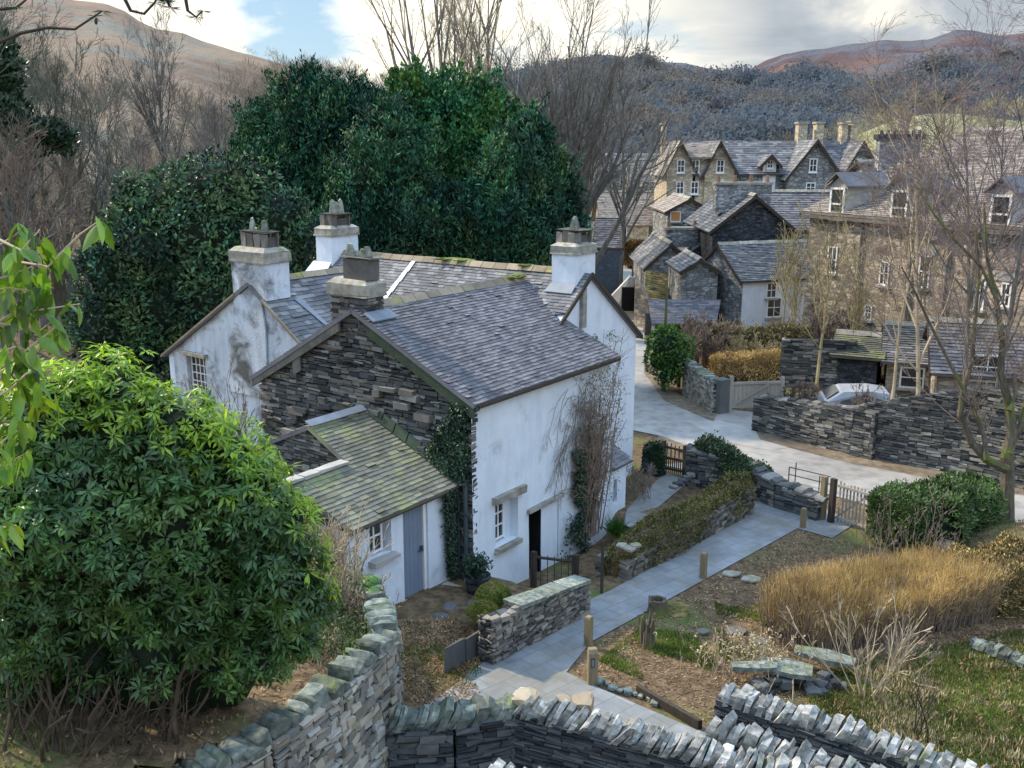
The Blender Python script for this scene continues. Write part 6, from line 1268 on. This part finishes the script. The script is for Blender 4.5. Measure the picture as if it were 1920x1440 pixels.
# tall tawny reed-like hedge
def reedbed(name, line, width, H, n, m, label, cat='shrub'):
    line = [np.asarray(p, float)[:2] for p in line]; t = thing(name, (line[0][0], line[0][1], float(gz(*line[0]))), label, cat); seg = [np.linalg.norm(b - a) for a, b in zip(line[:-1], line[1:])]; cum = np.concatenate(([0], np.cumsum(seg))); sv = rng.uniform(0, cum[-1], n)
    x = np.interp(sv, cum, [p[0] for p in line]); y = np.interp(sv, cum, [p[1] for p in line]); a = rng.uniform(0, 6.28, n); r = np.sqrt(rng.random(n)) * width / 2
    bx, by = x + np.cos(a) * r * .8, y + np.sin(a) * r * .8; hh = H * (1 + .22 * fnoise(np.column_stack([bx, by, bx * 0]), 1.2, 3)) * (1 - .22 * (r / (width / 2)) ** 2.5) * rng.uniform(.72, 1.04, n)
    P = np.column_stack([bx, by, gz(bx, by)]); D = nrm(np.column_stack([np.cos(a) * .22 * r / width, np.sin(a) * .22 * r / width, np.ones(n)]) + rng.normal(0, .09, (n, 3))); mb = MB()
    k = n // 2
    Nn_, Dd_, rr_ = grow(P[:k], D[:k], hh[:k], np.full(k, .007), 3, .07, .02, .5); addgrow(mb, Nn_, rr_, 3); mb.build('stems', M['twig_brown' if m == 'reed' else m], t)
    mb = MB(); f = 1 - rng.random(n * 5) ** 1.5 * .75; i = np.tile(np.arange(n), 5); Q = P[i] + D[i] * (hh[i] * f)[:, None] + rng.normal(0, .03, (n * 5, 3)); cards(mb, Q, D[i] + rng.normal(0, 1, (n * 5, 3)) * rng.choice([.2, .55], n * 5)[:, None], unit(n * 5), rng.uniform(.12, .30, n * 5), .006); mb.build('twigs', M[m], t)
    return t
reedbed('tawny_shrub', [gp(1500, 1190), gp(1620, 1175), gp(1730, 1150), gp(1790, 1138)], 2.2, 1.18, 20000, 'reed', 'broad mass of tawny upright bare stems across the right of the garden')
hedge_box('garden_hedge', [gp(1790, 1145), gp(1860, 1125), gp(1960, 1095)], 1.8, -.5, [.62, .5, .45], 'mossy_hedge', 16000, (.09, .03), 'brown-green ragged hedge where the tawny shrubs end at the right edge', 'hedge', coremat='ground', rough=.25, extra=('reed', .35, .1, 'dead_twigs'))
def shrub(name, label, p, H, n, m, ang=.5, lv=(5, 4), r=.02, rmin=.006, up=.05, spread=.35, cat='shrub', group=None, jit=.08, lr=.5, lean=(0, 0)):
    t = thing(name, p, label, cat, group); p = np.asarray(p, float); P = p + rng.normal(0, 1, (n, 3)) * (spread * .35, spread * .35, 0); D = nrm(np.column_stack([rng.normal(lean[0], ang, n), rng.normal(lean[1], ang, n), np.ones(n)])); L = H * rng.uniform(.6, 1.05, n)
    N, Dd, rr = grow(P, D, L, np.full(n, r), 5, jit, up, .35); mb = MB(); addgrow(mb, N, rr, 4, rmin)
    for kids in lv: P, D, L, r_ = spawn(N, Dd, L, rr, kids, .25, .5, lr, .6); N, Dd, rr = grow(P, D, L, r_, 3, jit, up, .5); addgrow(mb, N, rr, 3, rmin)
    mb.build('stems', M[m], t); return t
shrub('bare_shrub', 'pale bare shrub with long forked stems in front of the tawny mass', gp(1625, 1310, -.05), 1.75, 16, 'twig_pale', .42, (4, 3), .016, .005, lr=.45)
shrub('bare_shrub', 'thin dark young shrub standing in the grass at the lower right', gp(1725, 1385, -.05), 1.3, 4, 'dark_wood', .14, (5, 3), .014, .004, lr=.35)
shrub('bare_shrub', 'low pale tangle right of the pale forked shrub', gp(1690, 1260, 0), .9, 16, 'twig_brown', .8, (4, 3), .01, .005)
t = shrub('dead_flower_stalks', 'clump of dead hydrangea-like stalks with curled heads beside the mossy slabs', gp(1405, 1252, 0), .62, 90, 'twig_pale', .3, (3,), .010, .007, lr=.2, spread=1.5)
n = 130; c = gp(1405, 1252, .46); hp = c + rng.normal(0, 1, (n, 3)) * (.5, .3, .10); mb = MB(); q = np.repeat(hp, 9, 0) + rng.normal(0, .022, (n * 9, 3)); cards(mb, q, unit(n * 9), unit(n * 9), rng.uniform(.03, .06, n * 9), .03); mb.build('flower_heads', M['straw'], t)
shrub('bare_shrub', 'brown twiggy growth in front of the parked car', gp(1640, 800, .0) * (1, 1, 1), 1.5, 26, 'twig_brown', .5, (5, 4), .014, .009, spread=1.6)
shrub('bare_shrub', 'olive tangle of old stems poking above the tawny mass', gp(1600, 1165), 1.35, 30, 'twig_brown', .3, (5, 4), .012, .005, spread=2.6, lr=.35)
for k, (x, y, h) in enumerate(((1655, 1050, 1.5), (1700, 1060, 1.7), (1628, 1045, 1.2), (1745, 1065, 1.6), (1790, 1062, 1.2))):
    shrub('bare_sapling', ['brown bare twigs standing before the laurel hedge, second from the gate', 'brown bare twigs before the laurel hedge, the tallest', 'brown bare twigs before the laurel hedge, nearest the gate', 'brown bare twigs rising out of the tawny mass', 'short brown twigs by the tan boulder'][k], gp(x, y), h, 5, 'twig_brown', .16, (5, 3), .012, .005, lr=.35)
# village garden scrub
for k, (px, Y, py, m, n, l) in enumerate(((1372, 47, 610, 'twig_gold', 26, 'golden-brown bare shrub in the village gardens, leftmost'), (1440, 49, 622, 'twig_brown', 22, 'brown bare shrub before the white-fronted cottage'), (1500, 47, 618, 'twig_gold', 24, 'golden bare shrub right of the white-fronted cottage'), (1340, 45, 610, 'twig_brown', 26, 'low brown scrub right of the round bush'), (1560, 46, 600, 'twig_brown', 22, 'brown scrub beside the open cart shed'), (1540, 38.5, 722, 'twig_brown', 26, 'brown scrub between the field gate and the parked car'), (1410, 45, 640, 'twig_gold', 30, 'straw-coloured scrub over the garden wall'), (1480, 45, 650, 'twig_gold', 30, 'straw-coloured scrub by the mossy sapling'))):
    b = base_at(px, Y); shrub('bare_shrub', l, b, top_h(px, Y, py, b[2]), n, m, .35, (6, 6, 4), .035, .013, .04, 1.6, lr=.5, group='bare shrubs of the village gardens')
hedge_box('garden_hedge', [base_at(1318, 46.5), base_at(1450, 46.5), base_at(1570, 46)], 1.4, -1.1, [.95, 1.0, .95], 'mossy_hedge', 14000, (.16, .05), 'ragged dark hedge running through the village gardens', 'hedge', coremat='ground', extra=('twig_gold', .3, .3, 'dead_leaves'))
hedge_box('garden_hedge', [base_at(1345, 43.5), base_at(1450, 43.5), base_at(1550, 43)], 1.0, -1.1, [.35, .4, .4], 'reed', 9000, (.16, .04), 'low rust-brown hedge just inside the field gate', 'hedge', coremat='ground')
# slim mossy saplings
for (px, Y, py, l, ln) in ((1556, 41, 380, 'slim mossy sapling with a curved trunk behind the field gate', (.05, 0)), (1478, 47, 430, 'pale thin sapling before the white-fronted cottage', (0, 0)), (1500, 48, 455, 'second pale thin sapling right beside the first', (.03, 0)), (1615, 44, 440, 'thin bare tree left of the parked car', (-.02, 0))):
    b = base_at(px, Y); bare_tree('sapling', l, b, top_h(px, Y, py, b[2]), .085, .3, 12, (6, 5), (.4, .45, .5), (.1, .06, .04), 'twig_gold', 'twig_gold', .011, .07, lratio=(.42, .5, .45), lean=ln)
# birches on the right
for (px, Y, py, l, tw, r, ln) in ((1700, 34, 190, 'bare birch in front of the large brown house, leftmost', 'twig_brown', .10, (.02, 0)), (1762, 32, 60, 'tall bare birch with a pale trunk before the brown house', 'twig_brown', .12, (0, 0)), (1850, 35, 20, 'tall purple-twigged birch filling the upper right', 'twig_purple', .14, (.02, 0)), (1905, 31, -60, 'bare birch cut by the right edge of the view', 'twig_purple', .13, (-.02, 0)), (1800, 39, 250, 'smaller purple-twigged birch behind the tall wall', 'twig_purple', .09, (0, 0)), (1930, 42, 40, 'dense purple birch crown at the top right corner', 'twig_purple', .14, (-.05, 0))):
    b = base_at(px, Y); bare_tree('birch_tree', l, b, top_h(px, Y, py, b[2]), r * .72, .25, 13, (6, 5, 4), (.55, .5, .6), (.06, .02, -.03), 'twig_pale' if r < .13 else 'bark_grey', tw, .0055, .09, lratio=(.42, .5, .5), lean=ln)
# mossy tree at the right edge, forked low
b = gp(1886, 990, -.1); t = thing('mossy_tree', b, 'mossy forked tree standing by the laurel hedge at the right edge', 'tree')
def W_(px, py, Y): return atY(px, py, Y)
Yt = float(b[1]); m1 = MB(); LIMB = [([(1886,990),(1888,930),(1890,880),(1885,850)], [.17,.14,.13,.12]), ([(1888,880),(1850,862),(1822,830),(1800,780),(1806,730),(1822,680),(1828,600),(1836,520),(1830,430)], [.10,.085,.075,.065,.055,.05,.04,.03,.02]), ([(1886,860),(1898,810),(1892,760),(1876,700),(1880,640),(1868,560),(1850,480),(1845,380)], [.11,.10,.085,.07,.06,.05,.035,.02]), ([(1890,850),(1915,800),(1930,740),(1925,660),(1940,560)], [.10,.08,.07,.06,.05]), ([(1850,862),(1846,820),(1830,780),(1820,745)], [.06,.05,.045,.03]), ([(1892,770),(1905,740),(1900,700)], [.06,.05,.04]), ([(1868,560),(1840,500),(1790,450),(1750,400),(1720,350)], [.035,.03,.025,.02,.012]), ([(1806,730),(1770,660),(1740,600),(1712,540),(1690,500)], [.04,.032,.026,.02,.012])]
allN, allD, allL, allr = [], [], [], []
for pts, rr_ in LIMB:
    q = np.array([W_(x, y, Yt + .15 * i) for i, (x, y) in enumerate(pts)]); path_tube(m1, q, np.array(rr_) * 1.4, 8)
    if len(pts) > 3 and pts[0][1] < 985:
        s = np.interp(np.linspace(0, 1, 7), np.linspace(0, 1, len(q)), np.arange(len(q))); Q = np.array([[np.interp(x, np.arange(len(q)), q[:, c]) for c in range(3)] for x in s]); dd = nrm(np.gradient(Q, axis=0)); allN.append(Q); allD.append(dd); allL.append(np.linalg.norm(np.diff(Q, axis=0), axis=1).sum()); allr.append(np.linspace(.04, .02, 7))
m1.build('trunk', M['bark'], t)
N, Dd, L, rr = np.array(allN), np.array(allD), np.array(allL), np.array(allr); m2 = MB()
for q, kids in enumerate((11, 7, 5)):
    P, D, L, r = spawn(N, Dd, L, rr, kids, .3, .55, .42 if q == 0 else .5, .5); N, Dd, rr = grow(P, D, L, r, 4 if q < 2 else 3, .1, .03, .4); addgrow(m2, N, rr, 3, .0055)
m2.build('branches', M['twig_brown'], t)
# ---------------------------------------------------------------- climbers on the cottage
def climber(name, label, starts, n, m, leafm=None, nl=0, rmin=.006):
    t = thing(name, starts[0], label, 'climbing plant'); return t
t = thing('wall_climber', cot(4.9, -.15, -.6), 'tangled bare climber with brown stems covering the right part of the front wall', 'climbing plant')
n = 60; P = np.array([cot(a, -.12 - rng.uniform(0, .1), -.5) for a in rng.normal(4.9, .22, n)]); D = nrm(np.array([U * rng.normal(.02, .10) + UP + V * .0 for _ in range(n)])); N, Dd, rr = grow(P, D, rng.uniform(2.6, 4.5, n), np.full(n, .018), 9, .06, .08, .4); mb = MB(); addgrow(mb, N, rr, 4)
def flatten(N):      # keep the stems just off the wall
    sh = N.shape; q = N.reshape(-1, 3); b = (q - C0) @ V; tgt = np.clip(b, -.34, -.05); return (q + V * (tgt - b)[:, None]).reshape(sh)
Lc = np.full(n, 3.2)
for kids in (6, 5): P, D, Lc, r = spawn(N, Dd, Lc, rr, kids, .3, .7, .32, .6); N, Dd, rr = grow(P, D, Lc, r, 4, .16, -.10, .5); N = flatten(N); addgrow(mb, N, rr, 3, .005)
mb.build('stems', M['twig_brown'], t)
n = 26; P = np.array([cot(rng.uniform(3.6, 5.0), -.1, rng.uniform(2.4, 4.0)) for _ in range(n)]); D = nrm(np.array([-U * rng.uniform(.1, 1) - UP * .3 for _ in range(n)])); N, Dd, rr = grow(P, D, rng.uniform(.8, 2.0, n), np.full(n, .008), 8, .08, -.16, .5); N = flatten(N); mb = MB(); addgrow(mb, N, rr, 3, .0045)
P, D, L_, r = spawn(N, Dd, np.full(n, 1.4), rr, 6, .2, .7, .3, .8); N, Dd, rr = grow(P, D, L_, r, 3, .1, -.12, .6); addgrow(mb, flatten(N), rr, 3, .004); mb.build('trailing_stems', M['twig_grey'], t)
n = 1500; a_ = rng.normal(5.2, .5, n); z_ = rng.uniform(.2, 4.3, n); P = np.array([cot(a, -.12, z) for a, z in zip(a_, z_)]) - V[None] * rng.uniform(0, .22, n)[:, None]; mb = MB(); leaves(mb, P, unit(n) - UP * .3, unit(n) - V, .055, .03); mb.build('dead_leaves', M['mossy_hedge'], t)
t = thing('wall_ivy', cot(4.15, -.1, -.6), 'dark ivy creeping up the front wall beside the back door', 'climbing plant')
n = 2600; z_ = rng.uniform(-.9, 2.1, n); w_ = .16 + .36 * np.clip(.9 - z_, 0, 1.3) * .8; a_ = 4.12 + .14 * (z_ < 2) + rng.normal(0, 1, n) * w_ * .6; gap = fnoise(np.column_stack([a_, z_, z_ * 0]), 4, 5) > -.25; a_, z_ = a_[gap], z_[gap]; n = len(a_)
P = np.array([cot(a, -.08 - rng.uniform(0, .12), z) for a, z in zip(a_, z_)]); mb = MB(); leaves(mb, P, unit(n) - UP * .6 - V * .3, unit(n) * .4 - V, .085, .07); mb.build('foliage', M['ivy'], t)
t = thing('wall_climber', cot(8.2, 1.3, -.6), 'leafy climber on the far white gable wall', 'climbing plant')
n = 2600; z_ = rng.uniform(.6, 4.4, n); a_ = 7.7 + rng.normal(0, .55, n) + (z_ < 3) * .2; k = fnoise(np.column_stack([a_, z_, z_ * 0]), 2.6, 8) > .0; a_, z_ = a_[k], z_[k]; P = np.array([cot(a, 1.5 - rng.uniform(.02, .16), z) for a, z in zip(a_, z_)]); n = len(P); mb = MB(); leaves(mb, P, unit(n) - UP * .3, unit(n) - V, .07, .045); mb.build('foliage', M['hedge_green'], t)
n = 14; P = np.array([cot(rng.normal(7.6, .3), 1.38, -.3) for _ in range(n)]); N, Dd, rr = grow(P, nrm(np.tile(UP + U * .05, (n, 1))), rng.uniform(3.2, 5.0, n), np.full(n, .014), 8, .07, .08, .4); mb = MB(); addgrow(mb, N, rr, 4)
P, D, L_, r = spawn(N, Dd, np.full(n, 4.), rr, 12, .2, .8, .18, .7); N, Dd, rr = grow(P, D, L_, r, 3, .12, 0, .6); addgrow(mb, N, rr, 3, .006); mb.build('stems', M['twig_brown'], t)
# ivy on the stone corner, one strand trailing over the outhouse wall
t = thing('corner_ivy', cot(-.1, .5, 3.0), 'dark ivy on the stone corner, trailing down beside the downpipe to the plant pot', 'climbing plant')
n = 7500; z_ = rng.uniform(2.35, 4.15, n); b_ = rng.uniform(.05, 1.5, n); k = (b_ < .25 + .95 * np.clip((4.15 - z_) / 1.2, .15, 1) + .15 * fnoise(np.column_stack([b_, z_, z_ * 0]), 5, 4)) & (z_ > 2.35 + (b_ - .2) * .45); b_, z_ = b_[k], z_[k]; n = len(b_)
P = np.array([cot(-.06 - rng.uniform(0, .14), b, z) for b, z in zip(b_, z_)]); mb = MB(); leaves(mb, P, unit(n) - UP * .6 - U * .4, unit(n) * .5 - U, .085, .07); mb.build('foliage', M['ivy'], t)
n = 2600; z_ = rng.uniform(.15, 2.25, n); a_ = -.30 + rng.normal(0, 1, n) * (.05 + .07 * z_ / 2.2); P = np.array([cot(a, .44 - rng.uniform(0, .1), z) for a, z in zip(a_, z_)]); mb = MB(); leaves(mb, P, unit(n) - UP * .8 - V * .3, unit(n) * .5 - V, .075, .06); mb.build('trailing_foliage', M['ivy'], t)
# brown twiggy shrub in the angle by the left gable
p = cot(-.9, 7.6, 0); shrub('bare_shrub', 'dense reddish-brown bare shrub against the left white gable', (p[0], p[1], .2), 3.3, 46, 'twig_brown', .12, (6, 4), .016, .007, .05, 1.7, lr=.28)
# spiky plant and path-side plants
p = gp(1155, 1003); t = thing('spiky_plant', p, 'bright green spiky plant at the foot of the bare climber', 'plant'); n = 260; D = unit(n); D[:, 2] = np.abs(D[:, 2]) + .5; mb = MB(); cards(mb, np.tile(p, (n, 1)) + rng.normal(0, .06, (n, 3)), D, unit(n), rng.uniform(.3, .6, n), .03); mb.build('foliage', M['bush_green'], t)
shrub('bare_shrub', 'brown twigs by the porch wall at the small gate path', gp(1195, 935), .9, 26, 'twig_brown', .35, (5, 3), .012, .006, spread=.7)
# dry brush and branches between rhododendron and outhouse
for k, (px, py, h, l, n_, m_) in enumerate(((628, 1075, 1.05, 'bundle of pale cut branches leaning against the outhouse end wall', 40, 'twig_pale'), (640, 1130, .7, 'pale dry brush on the bank above the mossy capstones', 40, 'twig_pale'), (610, 1170, .7, 'brown dry brush below the rhododendron edge', 40, 'twig_brown'), (560, 1260, .5, 'low dry brush on the bank beside the capstones', 40, 'twig_pale'), (665, 1170, .45, 'thin dry stems nearest the moss cushions', 30, 'twig_brown'))):
    p = atz(px, py, 2.4); shrub('dry_brush', l, p, h, n_, m_, .38, (3, 3), .016 if k == 0 else .009, .006, lr=.45, spread=.8, lean=(.1, 0))
mb = MB(); P = np.array([atz(rng.uniform(560, 690), rng.uniform(1090, 1260), 2.5) for _ in range(500)]); n = len(P)
mb = MB(); q = P[:, None] + rng.normal(0, .05, (n, 5, 3)); q = q.reshape(-1, 3); leaves(mb, q + UP * rng.uniform(0, .3, (len(q), 1)), unit(len(q)) + UP * .5, unit(len(q)), .07, .035); tag(mb.build('ground_cover', M['hedge_green']), 'green ground cover with brambles on the bank by the wall', 'ground cover', kind='stuff')
# ---------------------------------------------------------------- rhododendron
t = thing('rhododendron', (-4.0, 10.4, 3.0), 'great rhododendron in the left foreground, sunlit yellow-green along its top', 'shrub')
RL = [(30,830,110),(120,790,110),(215,780,105),(320,830,105),(400,870,100),(455,930,95),(505,990,90),(530,1065,80),(525,1130,75),(60,960,160),(200,950,170),(330,1010,160),(430,1060,120),(90,1090,130),(230,1110,110),(450,1180,80),(-60,900,130),(30,1200,80),(350,1130,100),(160,1180,60),(60,1220,80),(170,1230,70),(10,1300,60),(300,1210,80),(565,1120,62),(500,1225,58),(560,1195,40),(395,1215,56),(-20,1270,60),(60,1255,45),(440,1260,40)]
BACK_SHADE = [(0,1260,130),(110,1270,130),(220,1280,125),(330,1270,115),(420,1260,80),(60,1370,110),(180,1380,105),(290,1370,95),(370,1350,60)]  # leafless dark lumps added as the shade behind the stems
core, WP, WN = MB(), [], []
for (x, y, r) in RL:
    Yl = 10.3 + rng.uniform(-.3, .3) - (r > 120) * .1; c = atY(x, y, Yl); R = r / F * Yl; s_ = int(rng.integers(1e6)); v, f = ICO[3]; core.add(c + v * (1 + .2 * fnoise(v, 3, s_))[:, None] * R * .72, f.copy())
    k = int(r * r * .036); d = unit(k); d = d[(d[:, 1] < .5)]; WP.append(c + d * R * (1 + .30 * fnoise(d, 3.0, s_) + rng.normal(0, .09, len(d)))[:, None]); WN.append(d)
for (x, y, r) in BACK_SHADE:
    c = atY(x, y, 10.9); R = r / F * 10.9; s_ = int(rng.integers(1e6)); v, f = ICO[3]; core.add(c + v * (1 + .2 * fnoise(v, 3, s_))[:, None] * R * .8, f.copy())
core.build('crown_core', M['shade_core'], t); WP = np.concatenate(WP); WN = np.concatenate(WN)
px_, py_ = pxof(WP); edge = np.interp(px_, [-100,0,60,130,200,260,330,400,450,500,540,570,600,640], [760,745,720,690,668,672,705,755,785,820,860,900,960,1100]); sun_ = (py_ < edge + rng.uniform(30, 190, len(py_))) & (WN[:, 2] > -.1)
keep = (py_ < 1385) & ~((py_ > np.interp(px_, [0, 60, 130, 330, 400], [1360, 1320, 1215, 1200, 1330])) & (px_ < 400) & (rng.random(len(px_)) < .55)); 
def whorls(P, Nn, m, nm, L=.135, W=.040, kl=8):
    n = len(P); sc = rng.uniform(.55, 1.25, n); ax = nrm(Nn * .6 + UP * .45 + rng.normal(0, .38, (n, 3))); X, Y = frames(ax); mb = MB()
    for j in range(kl):
        a = (j / kl * 2 * math.pi + rng.uniform(0, 6.28, n)) if j == 0 else a0 + j / kl * 2 * math.pi + rng.normal(0, .15, n)
        if j == 0: a0 = a
        rad = X * np.cos(a)[:, None] + Y * np.sin(a)[:, None]; e = rng.uniform(-.35, .45, n)[:, None]; leaves(mb, P + rad * .012, rad + ax * e - UP * rng.uniform(-.1, .5, (n, 1)), ax, rng.uniform(L * .7, L * 1.15, n) * sc * np.where(rng.random(n) < .14, .25, 1), W * (.5 + .5 * sc), .12)
    mb.build(nm, M[m], t)
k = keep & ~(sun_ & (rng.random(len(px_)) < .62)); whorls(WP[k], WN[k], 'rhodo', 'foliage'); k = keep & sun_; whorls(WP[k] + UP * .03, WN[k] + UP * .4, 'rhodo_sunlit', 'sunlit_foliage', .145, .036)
mb = MB(); mp_ = WP[keep][rng.integers(0, keep.sum(), 500)]; tubes(mb, mp_, mp_ - (mp_ - np.array((-4.0, 10.6, 4.8))) * .35, .006, .012, 4)
n = 120; P = np.array([atz(rng.uniform(0, 380), rng.uniform(1385, 1480), 2.6) for _ in range(22)]); P = P[rng.integers(0, 22, n)] + rng.normal(0, .06, (n, 3)) * (1, 1, 0); D = nrm(np.column_stack([rng.normal(.15, .42, n), rng.normal(.25, .3, n), np.ones(n)])); N, Dd, rr = grow(P, D, rng.uniform(.9, 1.7, n), .005 + .028 * rng.random(n) ** 2.5, 8, .17, .05, .55); addgrow(mb, N, rr, 6)
mb.build('stems', M['bark_stem'], t)
# ---------------------------------------------------------------- near branch with large drooping leaves
t = thing('leafy_branch', (-3.1, 4.6, 7.4), 'near shrub branch with large drooping light-green leaves at the left edge', 'shrub')
Yn = 4.5; mb = MB(); BR = [[(-60,640),(20,590),(80,580),(150,570)], [(-60,500),(30,490),(90,500),(120,470)], [(-60,420),(40,470),(75,430)], [(-60,720),(20,680),(70,640),(110,610)], [(-40,800),(20,790),(60,760),(90,740)], [(90,500),(150,440),(185,415)], [(-40,560),(10,540),(60,545)], [(-50,900),(10,870),(50,850)], [(-50,1010),(0,990),(30,985)], [(-60,460),(0,460),(30,440),(45,425)], [(-60,530),(10,520),(60,500)], [(-60,600),(20,610),(70,625),(100,600)], [(-60,680),(30,650),(60,660)], [(-40,760),(20,730),(50,700),(75,690)], [(-40,850),(0,830),(45,800)], [(20,590),(60,540),(100,540)]]
LP, LD = [], []
for br in BR:
    q = np.array([atY(x, y, Yn + rng.uniform(-.15, .15)) for x, y in br]); path_tube(mb, q, np.linspace(.008, .003, len(q)), 6)
    for s in np.linspace(.15, 1, 9):
        x = s * (len(q) - 1); i = min(int(x), len(q) - 2); p = q[i] + (q[i+1] - q[i]) * (x - i)
        if br[-1] == (185, 415) and s < .9: continue
        for _ in range(rng.integers(1, 3) if br[-1] != (185, 415) else 4): LP.append(p + rng.normal(0, .02, 3)); LD.append(np.array((rng.normal(.1, .5), rng.normal(-.2, .45), -rng.uniform(.25, 1.3))))
mb.build('twigs', M['twig_pale'], t); LP, LD = np.array(LP), np.array(LD); n = len(LP)
mb = MB(); L_ = rng.uniform(.075, .14, n); D = nrm(LD); S = nrm(np.cross(D, unit(n))); Mm = np.cross(S, D)
vs, prof = [], [(0, .02), (.2, .7), (.45, 1), (.7, .8), (.9, .32), (1, .02)]
for tt, wv in prof:
    c = LP + D * (L_ * tt)[:, None] - UP * (.25 * L_ * tt * tt)[:, None]; w_ = (L_ * .22 * wv)[:, None]; vs += [c - S * w_ + Mm * w_ * .35, c, c + S * w_ + Mm * w_ * .35]
vs = np.stack(vs, 1); f = np.array([[3*i + j, 3*i + j + 1, 3*i + j + 4, 3*i + j + 3] for i in range(5) for j in range(2)]); mb.add(vs.reshape(-1, 3), (f[None] + 18 * np.arange(n)[:, None, None]).reshape(-1, 4)); mb.build('foliage', M['big_leaf'], t, sm=True)
# pine twigs hanging into the top left
t = thing('pine_branch', atY(100, -40, 7.0), 'dark pine twigs with a small cone hanging into the top left corner', 'tree')
mb = MB(); BR = [[(-40,95),(40,62),(90,52),(140,55),(178,30),(192,20)], [(225,-20),(245,20),(270,26),(290,5),(300,-15)], [(345,-20),(352,20),(368,32),(380,20)], [(300,-20),(312,0),(320,14)], [(-30,20),(30,15),(60,-10)]]; Q = []
for br in BR: q = np.array([atY(x, y, 7.0) for x, y in br]); path_tube(mb, q, np.linspace(.014, .005, len(q)), 6); Q.append(q[-1]); Q.append(q[-2])
mb.build('twigs', M['dark_wood'], t); Q = np.array(Q + [atY(312, -2, 7)] * 3); n = 30; P = np.repeat(Q, n, 0); D = unit(len(P)); D[:, 2] = -np.abs(D[:, 2]) * .5 + .1; mb = MB(); cards(mb, P, D, unit(len(P)), rng.uniform(.05, .11, len(P)), .004); mb.build('needles', M['yew'], t)
mb = MB(); blob(mb, atY(180, 40, 7), (.012, .012, .022), 2, .1); mb.build('cone', M['dark_wood'], t)
# ================================================================ camera, sky, sun
cam = bpy.data.cameras.new('camera'); co = bpy.data.objects.new('camera', cam); COL.objects.link(co)
co.location = (0, 0, CAMZ); co.rotation_euler = (math.pi / 2 - TH, 0, 0)
cam.sensor_fit = 'HORIZONTAL'; cam.sensor_width = 36; cam.lens = 36 * F / 1920; cam.clip_start = .1; cam.clip_end = 6000
SC.camera = co
SUN_AZ, SUN_EL = math.radians(-58), math.radians(39)      # azimuth from +Y, towards -X
sd = bpy.data.lights.new('sun', 'SUN'); so = bpy.data.objects.new('sun', sd); COL.objects.link(so)
sd.energy = 5.6; sd.angle = math.radians(2.5); sd.color = (1.0, .84, .62)
from mathutils import Vector
tos = Vector((math.sin(SUN_AZ) * math.cos(SUN_EL), math.cos(SUN_AZ) * math.cos(SUN_EL), math.sin(SUN_EL)))
so.rotation_euler = tos.to_track_quat('Z', 'Y').to_euler()
W = bpy.data.worlds.new('World'); SC.world = W; W.use_nodes = True; nt = W.node_tree; nt.nodes.clear()
out = nd(nt, 'ShaderNodeOutputWorld'); bg = nd(nt, 'ShaderNodeBackground'); tc = nd(nt, 'ShaderNodeTexCoord')
sky = nd(nt, 'ShaderNodeTexSky', sky_type='NISHITA'); sky.sun_disc = False; sky.sun_elevation = SUN_EL; sky.sun_rotation = SUN_AZ
sky.air_density = 1.0; sky.dust_density = .6; sky.ozone_density = 1.5
dirv = tc.outputs['Generated']
mp = nd(nt, 'ShaderNodeMapping'); mp.inputs['Scale'].default_value = (1, 1, 2.6); nt.links.new(dirv, mp.inputs[0])
def dirdot(px, py):
    r = ray(px, py); r = r / np.linalg.norm(r)
    n = nd(nt, 'ShaderNodeVectorMath', operation='DOT_PRODUCT'); nt.links.new(dirv, n.inputs[0]); n.inputs[1].default_value = r
    return n.outputs['Value']
nA = noise(nt, mp.outputs[0], 5.5, 8, .58, .35); nB = noise(nt, mp.outputs[0], 2.3, 5, .5, .2)
glow = ramp(nt, dirdot(720, 90), [(.93, 0.), (.996, 1.)]); blue = ramp(nt, dirdot(545, 15), [(.9955, 0.), (.9990, 1.)])
# cloud brightness: grey banks with lighter rims, brightest by the sun
cl = ramp(nt, nA, [(.32, (3.6, 4.1, 4.6)), (.45, (4.8, 5.2, 5.6)), (.53, (6.6, 6.7, 6.5)), (.62, (9.4, 9.0, 8.0))])
cl = mixc(nt, math_(nt, 'MULTIPLY', glow, .95), cl, (13.0, 12.3, 10.4))
bluesky = mixc(nt, .5, sky.outputs[0], (4.2, 6.6, 8.8))
cover = math_(nt, 'ADD', math_(nt, 'MULTIPLY', nB, 1.0), math_(nt, 'MULTIPLY', nA, .5))
cover = math_(nt, 'SUBTRACT', cover, math_(nt, 'MULTIPLY', blue, .30))
cf = ramp(nt, cover, [(.53, 0.), (.63, 1.)])
c = mixc(nt, cf, bluesky, cl)
sx = nd(nt, 'ShaderNodeSeparateXYZ'); nt.links.new(dirv, sx.inputs[0])   # higher sky, out of view, made brighter and bluer to fill the shaded walls
c = mixc(nt, ramp(nt, sx.outputs[2], [(.22, 0.), (.5, 1.)]), c, (9.0, 12.2, 17.0))
nt.links.new(c, bg.inputs[0]); bg.inputs[1].default_value = .115
nt.links.new(bg.outputs[0], out.inputs[0])
SC.view_settings.view_transform = 'Standard'; SC.view_settings.look = 'None'; SC.view_settings.exposure = 0
SC.render.engine = 'CYCLES'; SC.cycles.max_bounces = 6; SC.cycles.diffuse_bounces = 3; SC.cycles.transmission_bounces = 4; SC.cycles.use_denoising = True
